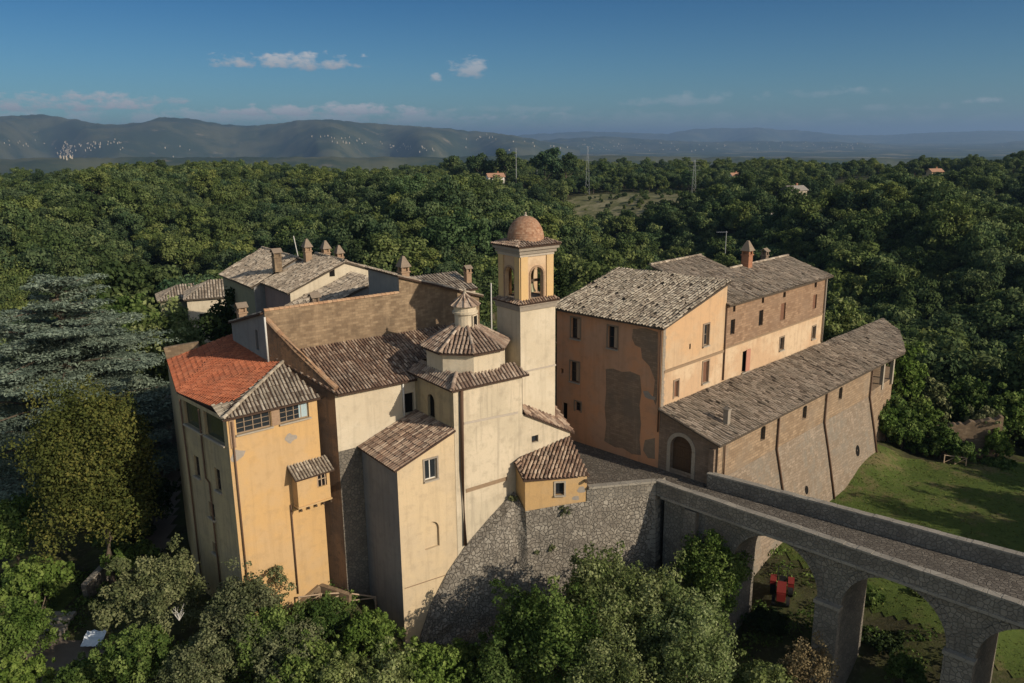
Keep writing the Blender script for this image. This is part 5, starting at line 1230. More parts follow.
# house farther back with three pointed chimneys
w_h1 = max(wl, 27)+.3
k1 = onw(264, 283, w_h1); k0 = onu(235, 277, k1[0]-2.2)
h1, f1, s1 = gable_house('back_house', 'long grey-roofed house with olive side wall and pointed chimneys at the hamlet rear', k1[0]-1.0, k1[0]+9, w_h1, w_h1+9.5, k1[2]-.2, k1[2]-.3, k1[2]+2.0, 'plaster_grey', 'tile_pale', k1[0]+3.4, sidem='plaster_olive')
for (px, py, h_, w_) in ((307.5, 254, .55, .62), (326, 256, .6, .62), (339.5, 261, .65, .62)):
    cc = onw(px, py, w_h1-1.2); chimney(h2, cw(cc[0], w_h1-1.2, cc[2]-.3), h_, w_, 'brick_pier')
cc = onw(277, 263, w_h1-.4); chimney(h2, cw(cc[0], w_h1-.4, cc[2]-.3), .85, .7, 'stone_tan', 'gable')
cc = onw(297.5, 250, w_h1+2); mb = MB(); mb.tube([cw(cc[0], w_h1+2, cc[2]-.6), cw(cc[0]-.3, w_h1+2, cc[2]+1.4)], .05, 5); mb.build('aerial', MAT['pipe_pale'], h1)
# little house right of the raking roofline
cc = onw(462, 293, 20); rh = thing('small_house', 'small tile-roofed house with stub chimney just past the raking roofline', 'house', cw(cc[0], 22, 6))
tile_roof('roof', [cw(cc[0]-4.5, 19.6, 11.15), cw(cc[0]+1.6, 19.6, 11.15), cw(cc[0]+1.6, 23.5, 12.3), cw(cc[0]-4.5, 23.5, 12.3)], -CB, 'tile_pale', rh, sp=.3, tl=.5)
mb = MB(); mb.prism([tuple(cw(u, w, 0)[:2]) for u, w in ((cc[0]-4.3, 19.8), (cc[0]+1.4, 19.8), (cc[0]+1.4, 23.4), (cc[0]-4.3, 23.4))], 0, [11.0, 11.0, 12.1, 12.1]); mb.build('wall', MAT['plaster_cream'], rh)
cq = onw(468, 292, 21); chimney(rh, cw(cq[0], 21, 11.4), 1.1, .55, 'brick_pier', 'gable')
# two small houses at the far left of the hamlet
def hip_house(name, label, c, ax, hx, hy, z0, ze, zr_, wallm, roofm):
    c = np.array([c[0], c[1], 0.]); ax = np.array([math.cos(ax), math.sin(ax), 0]); ay = np.array([-ax[1], ax[0], 0]); h = thing(name, label, 'house', c+Z3*z0)
    q = lambda i, j, z: c+ax*i+ay*j+Z3*z
    mb = MB(); mb.prism([tuple(q(i, j, 0)[:2]) for i, j in ((-hx, -hy), (hx, -hy), (hx, hy), (-hx, hy))], z0, ze); w_ = mb.build('wall', MAT[wallm], h)
    e = .35; k = min(hx, hy)*.9
    for (pl, dn) in (([q(-hx-e, -hy-e, ze), q(hx+e, -hy-e, ze), q(hx-k, 0, zr_), q(-hx+k, 0, zr_)], -ay), ([q(hx+e, hy+e, ze), q(-hx-e, hy+e, ze), q(-hx+k, 0, zr_), q(hx-k, 0, zr_)], ay), ([q(hx+e, -hy-e, ze), q(hx+e, hy+e, ze), q(hx-k, 0, zr_)], ax), ([q(-hx-e, hy+e, ze), q(-hx-e, -hy-e, ze), q(-hx+k, 0, zr_)], -ax)):
        tile_roof('roof', pl, dn, roofm, h, sp=.34, tl=.55, under='tile_bed_grey')
    for i in (-.5, .45):
        mb = MB(); mb.box(q(hx*i, -hy-.01, z0+(ze-z0)*.62), ax, ay, Z3, .45, .03, .6); mb.build('window', MAT['dark'], h)
    return h
p_ = at(186, 291, 6.0); hip_house('cottage', 'low cottage with pale pinkish roof at the far left of the hamlet', p_[:2], R(25), 3.3, 2.6, 0, 5.4, 6.9, 'plaster_olive', 'tile_pale')
p_ = at(216, 290, 7.0); hip_house('cottage', 'taller cottage with lit cream end wall partly behind the dark conifer', p_[:2], R(20), 3.4, 3.0, 0, 6.6, 8.3, 'plaster_cream', 'tile_pale')
# ------------------------------------------------------------------ vegetation
def leaf_mesh(name, clumps, n, size, mats, seed, trunk=None, flat=0.0, jitter=.35, aspect=1.0, shell=.55, droop=0., fill=0.):
    """n small leaf faces spread through the given clumps (centre, radii xyz, tone)"""
    rg = np.random.default_rng(seed)
    cs = np.array([c[0] for c in clumps], float); rs = np.array([np.broadcast_to(c[1], 3) for c in clumps], float); tn = np.array([c[2] if len(c) > 2 else rg.random() for c in clumps])
    vol = (rs[:, 0]*rs[:, 1]*rs[:, 2])**(2/3); idx = rg.choice(len(cs), n, p=vol/vol.sum())
    d = rg.normal(size=(n, 3)); d[:, 2] += .25; d /= np.linalg.norm(d, axis=1)[:, None]
    rad = shell+(1.06-shell)*rg.random(n)**.6
    c = cs[idx]+d*rs[idx]*rad[:, None]*(1+.12*rg.normal(size=n))[:, None]
    nr = d*(1-flat)+np.array([0, 0, 1.])*flat*1.4+rg.normal(size=(n, 3))*jitter; nr /= np.linalg.norm(nr, axis=1)[:, None]
    a = np.cross(nr, rg.normal(size=(n, 3))); a /= np.linalg.norm(a, axis=1)[:, None]
    if droop: a[:, 2] -= droop; a /= np.linalg.norm(a, axis=1)[:, None]
    b = np.cross(nr, a); s = size*(.6+.8*rg.random(n))[:, None]
    fold = nr*s*.18
    V = np.stack([c-a*s*aspect, c-b*s*.62+fold, c+a*s*aspect, c+b*s*.62-fold], 1).reshape(-1, 3)
    Fq = np.arange(4*n).reshape(n, 4); mi = np.zeros(n, int); r = np.clip(tn[idx]*.75+.25*rg.random(n)+.12*rg.normal(size=n), 0, 1)
    tv, tf = ([], []) if trunk is None else (trunk.v, trunk.f)
    me = bpy.data.meshes.new(name); V = np.concatenate([V, np.array(tv, float).reshape(-1, 3)]) if len(tv) else V
    me.vertices.add(len(V)); me.vertices.foreach_set('co', V.ravel().astype(np.float32))
    li = np.concatenate([Fq.ravel()]+[np.array(f)+4*n for f in tf]) if len(tf) else Fq.ravel()
    tot = np.concatenate([np.full(n, 4), np.array([len(f) for f in tf], int)]) if len(tf) else np.full(n, 4)
    me.loops.add(len(li)); me.loops.foreach_set('vertex_index', li.astype(np.int32))
    me.polygons.add(len(tot)); st = np.concatenate([[0], np.cumsum(tot)[:-1]])
    me.polygons.foreach_set('loop_start', st.astype(np.int32)); me.polygons.foreach_set('loop_total', tot.astype(np.int32))
    for m in mats: me.materials.append(MAT[m])
    me.polygons.foreach_set('material_index', np.concatenate([mi, np.full(len(tf), len(mats)-1)]).astype(np.int32))
    at_ = me.attributes.new('rnd', 'FLOAT', 'FACE'); at_.data.foreach_set('value', np.concatenate([r, np.full(len(tf), .5)]).astype(np.float32))
    me.update(calc_edges=True)
    return me
def crown_clumps(rg, rx, ry, rz, zc, n, kind='round', k=.34):
    out = []
    lobes = []
    for i in range(max(5, n//6)):
        a = rg.random()*6.283; zz = rg.uniform(-.55, .85); q = math.sqrt(max(.05, 1-zz*zz*.8))*rg.uniform(.35, .72); lobes.append((math.cos(a)*q, math.sin(a)*q, zz*.72, rg.uniform(.34, .52)))
    for i in range(n if kind in ('round', 'tall') else 0):
        lx, ly, lz, lr = lobes[i % len(lobes)]; p = rg.normal(size=3); p /= np.linalg.norm(p); p = np.array([lx, ly, lz])+p*lr*rg.uniform(.45, 1.0)
        r_ = k*(.5+.8*rg.random())*(rx+ry+rz)/3*.8
        out.append(((p[0]*rx, p[1]*ry, zc+p[2]*rz), (r_*1.1, r_*1.1, r_*.8), rg.random()))
    if out: return out
    if kind == 'dense':      # many small sprays of unequal size, some sticking out of the outline
        for i in range(n*3):
            p = rg.normal(size=3); p /= np.linalg.norm(p); p[2] = p[2] if p[2] > -.55 else -p[2]*.5
            ph = 1+.22*math.sin(3*math.atan2(p[1], p[0])+rx*7)+.16*math.sin(5*p[2]+rx*3)
            q = rg.uniform(.35, .92)**.6*ph*.86
            if rg.random() < .22: q = rg.uniform(.95, 1.18)*ph*.88
            p = p*q; r_ = k*(.28+.75*rg.random()**1.6)*(rx+ry+rz)/3*(.6 if q > .92 else 1)
            out.append(((p[0]*rx, p[1]*ry, zc+p[2]*rz), (r_*(.8+.5*rg.random()), r_*(.8+.5*rg.random()), r_*(.7+.8*rg.random())), rg.random()))
        return out
    for i in range(n):
        while True:
            p = rg.uniform(-1, 1, 3)
            if .25 < np.linalg.norm(p) < 1 and p[2] > -.75: break
        p = p/np.linalg.norm(p)*np.linalg.norm(p)**.55*.82
        w = 1.0
        if kind == 'umbrella': p[2] = abs(p[2])*.8-.1
        if kind == 'cone': w = max(.15, .9-(p[2]+.8)/1.9)
        r_ = k*(.65+.7*rg.random())*(rx+ry+rz)/3
        out.append(((p[0]*rx*w, p[1]*ry*w, zc+p[2]*rz), (r_*1.1, r_*1.1, r_*.85), rg.random()))
    return out
def trunk_mb(h, r_, rg, limbs=5, spread=2.0, mat=0, lean=0.0):
    mb = MB(); pts = [np.array([lean*h*t*t+.06*h*math.sin(t*5+rg.random()*3)*t*.5, .05*h*math.sin(t*4+1)*t*.5, h*t]) for t in np.linspace(0, 1, 6)]; pts[0][2] = -.6
    mb.tube(pts, [r_*(1.25-.95*t) for t in np.linspace(0, 1, 6)], 7)
    for i in range(limbs):
        t = .35+.55*rg.random(); k = int(t*5); b0 = pts[k]+(pts[min(5, k+1)]-pts[k])*(t*5-k); a = rg.random()*6.28; L = spread*(.6+.6*rg.random())
        e = b0+np.array([math.cos(a)*L, math.sin(a)*L, L*(.5+.5*rg.random())]); m_ = (b0+e)/2+np.array([0, 0, -.1*L])
        mb.tube([b0, m_, e], [r_*.42, r_*.28, r_*.10], 5)
    return mb
# ---- templates for the wooded slope (single meshes, trunk and crown together)
def forest_template(i):
    rg = np.random.default_rng(100+i); kind = ['round', 'round', 'round', 'tall', 'round', 'tall', 'round', 'round'][i % 8]
    rx = 3.7+rg.random()*1.0; rz = rx*(1.0 if kind == 'round' else 1.3); h = rz*2+1.2; zc = h-rz*1.0
    cl_ = crown_clumps(rg, rx, rx*(.85+.3*rg.random()), rz, zc, 56, 'round', .30)
    return leaf_mesh('forest_tree', cl_, 7000, .23, ['leaf_forest' if i % 2 else 'leaf_forest_b', 'bark'], 200+i, trunk_mb(zc, .22, rg, 4, 2.0), jitter=.38)
TPL = [forest_template(i) for i in range(8)]
def umbrella_template(i):
    rg = np.random.default_rng(300+i); return leaf_mesh('umbrella_pine', crown_clumps(rg, 4.6, 4.4, 4.2, 9.5, 60, 'round', .30), 5000, .3, ['leaf_forest_b', 'bark'], 310+i, trunk_mb(9.5, .3, rg, 5, 2.5), jitter=.5)
UMB = [umbrella_template(i) for i in range(2)]

SKY_X = [0, 100, 160, 200, 235, 262, 285, 345, 400, 480, 490, 560, 575, 625, 660, 720, 790, 830, 900, 925, 1024]
SKY_Y = [300, 285, 300, 290, 285, 262, 246, 255, 275, 295, 225, 225, 292, 268, 272, 262, 262, 300, 330, 385, 390]
CLEAR = []      # (x, y, rx, ry) open ground
def clear_at(px, y, rx, ry): p = aty(px, 200, y); CLEAR.append((p[0], p[1], rx, ry)); return p
clear_at(495, 450, 9, 34); clear_at(655, 405, 50, 58); clear_at(796, 318, 13, 52); clear_at(850, 318, 20, 22); clear_at(915, 350, 26, 16); clear_at(158, 610, 14, 50); clear_at(330, 590, 22, 40); clear_at(735, 520, 22, 40); clear_at(945, 470, 40, 24); clear_at(60, 560, 50, 18); clear_at(450, 600, 60, 14); clear_at(300, 660, 70, 20); clear_at(830, 560, 60, 22); clear_at(700, 700, 80, 26)
pts = []; r = 98.0
while r < 1700:
    sp_ = 5.7 if r < 200 else 6.2 if r < 330 else 7.0 if r < 620 else 12
    n = int(r*1.52/sp_)
    for i in range(n):
        a = -.76+1.52*(i+RNG.random())/n; rr = r+RNG.uniform(-.45, .45)*sp_
        x, y = rr*math.sin(a), rr*math.cos(a)
        if math.hypot(x*.8, y-66) < 50 and not (x > 36 and y > 96): continue
        if any(((x-cx)/rx_)**2+((y-cy)/ry_)**2 < 1 for cx, cy, rx_, ry_ in CLEAR): continue
        if r > 330 and mnoise.noise(Vector((x*.006, y*.006, 3.3))) > .36: continue
        pts.append((x, y))
    r += sp_*.9
nb0 = len(pts)
for cx, cy, rx_, ry_ in CLEAR:
    for i in range(int(rx_*ry_*.05)):
        a, q = RNG.random()*6.283, math.sqrt(RNG.random())*.95; pts.append((cx+rx_*q*math.cos(a), cy+ry_*q*math.sin(a)))
pts = np.array(pts); zs = gz(pts[:, 0], pts[:, 1]); dist = np.hypot(pts[:, 0], pts[:, 1])
edge = np.clip((dist-330)/120, 0, 1)
scl = (.62+1.0*RNG.random(len(pts))**2.2)*(1.10-.30*edge)
zs = zs-.3; scl[nb0:] = .16+.22*RNG.random(len(pts)-nb0)**2
cand = []; rest = []
for i in np.argsort(dist):
    x, y, z = pts[i, 0], pts[i, 1], zs[i]; u, v, k = pj((x, y, z+9.0*scl[i]))
    if u < -170 or u > 1194: continue
    lim = np.interp(u, SKY_X, SKY_Y)
    if -20 < u < 1044 and v < lim-1:
        (cand if len(cand) < 292 and i < nb0 else rest).append(i)
    elif v < lim+45: rest.append(i)
print('forest', len(cand), len(rest))
ft_proto = []
for n, i in enumerate(cand):
    o = bpy.data.objects.new('forest_tree', TPL[n*5 % 8]); COL.objects.link(o); o.location = (pts[i, 0], pts[i, 1], zs[i]); o.rotation_euler.z = RNG.random()*6.28; s_ = scl[i]; o.scale = (s_*(.9+.25*RNG.random()), s_, s_*(.88+.3*RNG.random()))
    tag(o, 'dense green broadleaf tree in the wood on the slope behind the hamlet', 'tree', 'broadleaf trees on the wooded slope')
# the rest of the wood as one mass: instances of the same trees on a point cloud
tc_ = bpy.data.collections.new('woodland_kinds')
for m_ in TPL: tc_.objects.link(bpy.data.objects.new('wood_kind', m_))
me = bpy.data.meshes.new('far_wood'); rest = np.array(rest); me.vertices.add(len(rest))
P = np.stack([pts[rest, 0], pts[rest, 1], zs[rest]], 1); me.vertices.foreach_set('co', P.ravel().astype(np.float32))
a1 = me.attributes.new('size', 'FLOAT', 'POINT'); a1.data.foreach_set('value', (scl[rest]*np.where(dist[rest] > 620, 1.25, 1)).astype(np.float32))
a2 = me.attributes.new('turn', 'FLOAT', 'POINT'); a2.data.foreach_set('value', (RNG.random(len(rest))*6.28).astype(np.float32))
wood = bpy.data.objects.new('far_wood', me); COL.objects.link(wood); wood['kind'] = 'stuff'
wood['label'] = 'dense dark green woodland covering the ravine and plateau as far as the plain'
gt = bpy.data.node_groups.new('far_wood', 'GeometryNodeTree')
gt.interface.new_socket('Geometry', in_out='INPUT', socket_type='NodeSocketGeometry'); gt.interface.new_socket('Geometry', in_out='OUTPUT', socket_type='NodeSocketGeometry')
gi = gt.nodes.new('NodeGroupInput'); go = gt.nodes.new('NodeGroupOutput'); ci = gt.nodes.new('GeometryNodeCollectionInfo'); ip = gt.nodes.new('GeometryNodeInstanceOnPoints'); mtp = gt.nodes.new('GeometryNodeMeshToPoints')
ci.inputs['Collection'].default_value = tc_; ci.inputs['Separate Children'].default_value = True; ci.inputs['Reset Children'].default_value = True
n1_ = gt.nodes.new('GeometryNodeInputNamedAttribute'); n1_.data_type = 'FLOAT'; n1_.inputs['Name'].default_value = 'size'
n2_ = gt.nodes.new('GeometryNodeInputNamedAttribute'); n2_.data_type = 'FLOAT'; n2_.inputs['Name'].default_value = 'turn'
cx = gt.nodes.new('ShaderNodeCombineXYZ'); ip.inputs['Pick Instance'].default_value = True
gt.links.new(gi.outputs[0], mtp.inputs[0]); gt.links.new(mtp.outputs[0], ip.inputs['Points']); gt.links.new(ci.outputs[0], ip.inputs['Instance']); gt.links.new(n1_.outputs[0], ip.inputs['Scale']); gt.links.new(n2_.outputs[0], cx.inputs[2]); gt.links.new(cx.outputs[0], ip.inputs['Rotation'])
gt.links.new(ip.outputs[0], go.inputs[0])
wood.modifiers.new('trees', 'NODES').node_group = gt

for (px, y, rx_, ry_) in ((655, 405, 48, 55), (850, 318, 19, 20), (915, 350, 25, 15)):
    c_ = aty(px, 200, y); drape('field', [(c_[0]+rx_*math.cos(a)*(1+.15*math.sin(3*a+px)), c_[1]+ry_*math.sin(a)*(1+.12*math.sin(2*a+px))) for a in np.linspace(0, 6.283, 25)[:-1]], 3.0, .12, 'field')
# ---- trees and shrubs one can single out
def plant(name, label, cat, px, y, top, wid, leaf, n, size, seed, shape='round', nclump=26, k=.25, zbase=None, trunk=True, group=None, dens=.55, kw=None, xyz=None, pos=None):
    p = aty(px, top, y) if pos is None else None
    x, zt = (p[0], p[2]) if pos is None else (pos[0], pos[2]); y = y if pos is None else pos[1]
    zg_ = g1(x, y) if zbase is None else zbase; h = max(.4, zt-zg_); rg = np.random.default_rng(seed); wid = wid*(1.22 if y < 52 else 1.0)
    t = thing(name, label, cat, (x, y, zg_), group)
    rz = h*(.36 if shape == 'tree' else .46); zc = h-rz
    if shape == 'tree': rz = h*.40; zc = h-rz
    cl_ = crown_clumps(rg, wid/2, wid/2*(.85+.3*rg.random()), rz, zc, nclump, 'tall' if shape == 'tree' else 'dense', k)
    if trunk:
        mb = trunk_mb(zc+rz*.2, .05+h*.017, rg, 6, wid*.25); me = None
        mb.v = [tuple(np.array(v)+np.array([x, y, zg_])) for v in mb.v]; mb.build('trunk', MAT['bark'], t, smooth=True)
    me = leaf_mesh('crown', cl_, n, size, [leaf], seed+7, **(kw or {}))
    o = bpy.data.objects.new('crown', me); COL.objects.link(o); o.parent = t
    return t
PL = [
 ('shrub', 'grey-green bushy shrub left of the yellow house foot', 'shrub', 152, 48.6, 556, 5.2, 'leaf_olive', 17100, 0.096, 1, 'round', 40),
 ('shrub', 'dull olive shrub with bare twigs below the corner of the yellow house', 'shrub', 238, 45.5, 578, 4.6, 'leaf_olive', 17100, 0.081, 2, 'round', 40),
 ('sapling', 'airy sapling with sparse leaves in front of the sunlit yellow wall', 'sapling', 268, 48.2, 566, 2.8, 'leaf_olive', 1710, 0.081, 3, 'tree', 16),
 ('shrub', 'mid-green shrub just below the wooden railing', 'shrub', 318, 47.6, 606, 4.0, 'leaf_green', 13300, 0.089, 4, 'round', 34),
 ('shrub', 'leafy fresh-green shrub at the right end of the wooden railing', 'shrub', 366, 46.6, 610, 3.4, 'leaf_bright', 12350, 0.096, 5, 'round', 30),
 ('shrub', 'brownish-green shrub low at the foot of the yellow house', 'shrub', 285, 43.4, 627, 4.0, 'leaf_olive', 13300, 0.081, 6, 'round', 34),
 ('shrub', 'pale yellow-green shrub at the bottom edge below the chapel', 'shrub', 338, 41.4, 650, 3.0, 'leaf_pale', 11400, 0.081, 7, 'round', 28),
 ('shrub', 'bright green leafy shrub at the foot of the chapel corner', 'shrub', 428, 43.5, 641, 3.4, 'leaf_bright', 13300, 0.096, 8, 'round', 28),
 ('shrub', 'small dark shrub against the shaded foot of the rampart', 'shrub', 470, 45.5, 645, 3.2, 'leaf_green', 9500, 0.089, 9, 'round', 26),
 ('tree', 'dark slender leafy tree left of the big pale trees under the rampart', 'tree', 520, 45.5, 582, 3.0, 'leaf_green', 13300, 0.096, 10, 'round', 30),
 ('tree', 'big light-green tree with feathery clumps in front of the rampart', 'tree', 606, 45.8, 546, 6.4, 'leaf_pale', 32300, 0.096, 11, 'round', 60, 0.24),
 ('tree', 'mid-green tree at the bottom edge beneath the rampart', 'tree', 560, 43.6, 586, 4.6, 'leaf_green', 19000, 0.096, 12, 'round', 44, 0.26),
 ('tree', 'tall dark tree with tan seed heads beside the bridge pilaster', 'tree', 716, 50.4, 527, 4.2, 'leaf_green', 22800, 0.089, 13, 'round', 44, 0.26),
 ('tree', 'pale feathery tree in the bottom centre right of the rampart', 'tree', 690, 43.6, 594, 5.8, 'leaf_pale', 28500, 0.089, 14, 'round', 54, 0.24),
 ('tree', 'light-green tree between the rampart corner and the bridge', 'tree', 662, 46.5, 576, 4.6, 'leaf_pale', 19000, 0.089, 15, 'round', 40, 0.26),
 ('shrub', 'shrub with tan dry tips in front of the first bridge pier', 'shrub', 812, 43.2, 640, 2.8, 'leaf_dry', 4940, 0.074, 16, 'round', 26),
 ('shrub', 'green shrub at the bottom edge in front of the first arch', 'shrub', 765, 42.6, 660, 3.2, 'leaf_pale', 11400, 0.089, 17, 'round', 28),
 ('shrub', 'glossy bright fig bush on the bank at the far left', 'shrub', 28, 55.5, 562, 5.4, 'leaf_bright', 6000, 0.15, 18, 'round', 26),
 ('shrub', 'yellow-green bush in the bottom left corner', 'shrub', 14, 49.5, 606, 4.6, 'leaf_bright', 11400, 0.096, 19, 'round', 26),
 ('shrub', 'green bush at the bottom edge below the white tarpaulin', 'shrub', 135, 44.0, 624, 3.8, 'leaf_green', 13300, 0.089, 20, 'round', 30),
 ('shrub', 'grey twiggy bush at the bottom edge under the yellow house', 'shrub', 196, 42.8, 632, 3.6, 'leaf_olive', 12350, 0.074, 21, 'round', 30),
 ('shrub', 'dark bush in the shade beneath the great cedar', 'shrub', 8, 60, 500, 6, 'leaf_green', 7000, 0.16, 22, 'round', 30),
 ('tree', 'yellow-green round tree behind the cedar near the cottages', 'tree', 165, 88, 296, 8.5, 'leaf_pale', 9000, 0.24, 23, 'round', 40),
 ('tree', 'dark bushy tree behind the cedar top', 'tree', 128, 96, 292, 8, 'leaf_green', 8000, 0.26, 24, 'round', 36),
 ('conifer', 'dark narrow conifer in front of the two cottages', 'tree', 224, 80, 283, 4.4, 'leaf_cypress', 7000, 0.2, 25, 'round', 34),
 ('cypress', 'slim dark cypress just right of the bell tower', 'cypress', 562, 112, 250, 3.2, 'leaf_cypress', 5000, 0.2, 26, 'round', 30),
 ('cypress', 'second slim cypress standing apart above the orange roof', 'cypress', 600, 118, 256, 3.2, 'leaf_cypress', 5000, 0.2, 27, 'round', 30),
 ('shrub', 'rounded yellow-green bush beyond the end of the brick house', 'shrub', 842, 91, 297, 6.2, 'leaf_pale', 6000, 0.2, 28, 'round', 30),
 ('shrub', 'bright green bush at the porch end of the granary roof', 'shrub', 908, 85, 338, 4.4, 'leaf_bright', 6000, 0.2, 29, 'round', 28),
 ('shrub', 'dense dark bush hugging the far corner of the rampart wall', 'shrub', 892, 79.5, 392, 4.8, 'leaf_green', 8000, 0.18, 30, 'round', 34),
 ('shrub', 'dark rounded bush in the hedge above the lawn', 'shrub', 918, 81.5, 398, 5.0, 'leaf_green', 8000, 0.18, 31, 'round', 34),
 ('shrub', 'tall hedge bush with brownish top left of the ruined wall', 'shrub', 938, 86, 377, 5.6, 'leaf_olive', 8000, 0.19, 32, 'round', 34),
 ('shrub', 'bushy growth with yellowish top over the ruined wall', 'shrub', 968, 85, 377, 6.2, 'leaf_green', 8500, 0.19, 33, 'round', 36),
 ('shrub', 'dark shrub at the right picture edge by the ruined wall', 'shrub', 1012, 82, 392, 5.8, 'leaf_green', 8000, 0.19, 34, 'round', 34),
 ('shrub', 'low green scrub creeping along the top edge of the lawn', 'shrub', 925, 77.5, 440, 3.6, 'leaf_green', 4500, 0.14, 35, 'round', 24),
 ('shrub', 'low scrub at the foot of the ruined wall', 'shrub', 1000, 75, 462, 3.6, 'leaf_green', 4500, 0.14, 36, 'round', 24),
 ('shrub', 'straggly green bush seen through the second bridge arch', 'shrub', 868, 52.2, 592, 2.6, 'leaf_green', 3500, 0.11, 37, 'round', 20),
 ('shrub', 'light scrub at the right side of the second bridge arch', 'shrub', 926, 52.5, 600, 2.6, 'leaf_pale', 3000, 0.11, 38, 'round', 20),
 #('tree', 'spreading tree beyond shading the lawn', 'tree', 1260, 47, 400, 9, 'leaf_green', 13300, 0.192, 39, 'round', 36),
 #('tree', 'leaning tree just outside the frame above the lawn', 'tree', 1190, 60, 405, 8, 'leaf_green', 7000, 0.26, 40, 'round', 36),
 ('shrub', 'grey-green shrub in the shade left of the yellow house', 'shrub', 120, 62, 520, 5, 'leaf_green', 5000, 0.17, 41, 'round', 26),
 ('shrub', 'dark ivy-green shrub between the rampart foot and the slender tree', 'shrub', 500, 43.2, 640, 3.4, 'leaf_green', 11400, 0.089, 42, 'round', 26),
 ('tree', 'dense green tree at the very bottom centre of the view', 'tree', 610, 40.8, 640, 5.0, 'leaf_pale', 19000, 0.081, 43, 'round', 40, 0.26),
 ('shrub', 'dark evergreen bush in the shade right of the autumn tree', 'shrub', 140, 64, 470, 5.5, 'leaf_cypress', 7000, .15, 51, 'round', 30),  # added bush, its dark leaves fill in the shadow beside the house
 ('shrub', 'dim green bush against the shaded garden wall left of the yellow house', 'shrub', 128, 58.5, 545, 4.2, 'leaf_green', 6000, .13, 52, 'round', 28),
 ('shrub', 'rough green bush covering the bank under the garden path', 'shrub', 82, 44.5, 664, 3.6, 'leaf_green', 9000, .10, 53, 'round', 28),
 ('shrub', 'grassy green tuft at the lower left frame corner beside the path', 'shrub', 18, 45.5, 660, 3.0, 'leaf_bright', 8000, .10, 54, 'round', 26),
 ('shrub', 'leafy shrub between the two olive shrubs under the yellow house', 'shrub', 262, 44.6, 606, 3.4, 'leaf_green', 9000, .09, 55, 'round', 28),
 ('shrub', 'mixed green shrub at the bottom left of the pale shrub', 'shrub', 308, 42.2, 640, 3.4, 'leaf_green', 9000, .09, 56, 'round', 28),
 ('shrub', 'yellow-green shrub at the bottom edge between pale shrub and chapel corner', 'shrub', 385, 42.0, 648, 3.4, 'leaf_pale', 9000, .09, 57, 'round', 28),
 ('shrub', 'dense ivy bush draping the left half of the ruined wall', 'shrub', 944, 76.5, 424, 3.2, 'leaf_green', 6000, .13, 58, 'round', 28),
 ('shrub', 'thick scrub between the rampart corner and the ruined wall', 'shrub', 905, 78, 416, 4.4, 'leaf_green', 7000, .14, 59, 'round', 30),
 ('shrub', 'green bush beside the porch base of the granary', 'shrub', 884, 78.5, 404, 3.6, 'leaf_bright', 6000, .14, 60, 'round', 28),
 ('shrub', 'dry brownish bush crowning the right end of the ruined wall', 'shrub', 988, 78.5, 408, 3.6, 'leaf_olive', 6000, .13, 62, 'round', 28),
 ('shrub', 'dark scrub in the deep shade beneath the first arch', 'shrub', 770, 50.5, 618, 2.6, 'leaf_cypress', 5000, .10, 64, 'round', 24),  # this and the next: added scrub, dark leaf colour stands for arch shade
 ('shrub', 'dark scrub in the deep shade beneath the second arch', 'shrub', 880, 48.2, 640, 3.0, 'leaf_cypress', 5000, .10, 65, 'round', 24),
 ('shrub', 'rough scrub in front of the middle of the ruined wall', 'shrub', 962, 75.4, 441, 3.4, 'leaf_green', 6000, .12, 66, 'round', 26),
 ('shrub', 'ivy bush climbing the right corner of the ruined wall', 'shrub', 1000, 76, 430, 2.8, 'leaf_bright', 5000, .12, 67, 'round', 26),
 ('shrub', 'low bush at the foot of the second bridge pier', 'shrub', 905, 45.0, 655, 2.2, 'leaf_green', 5000, .09, 63, 'round', 22),
]
for q in PL: plant(*q[:12], nclump=int((q[12] if len(q) > 12 else 30)*1.7), k=q[13]*.9 if len(q) > 13 else .24, kw=dict(jitter=.5))
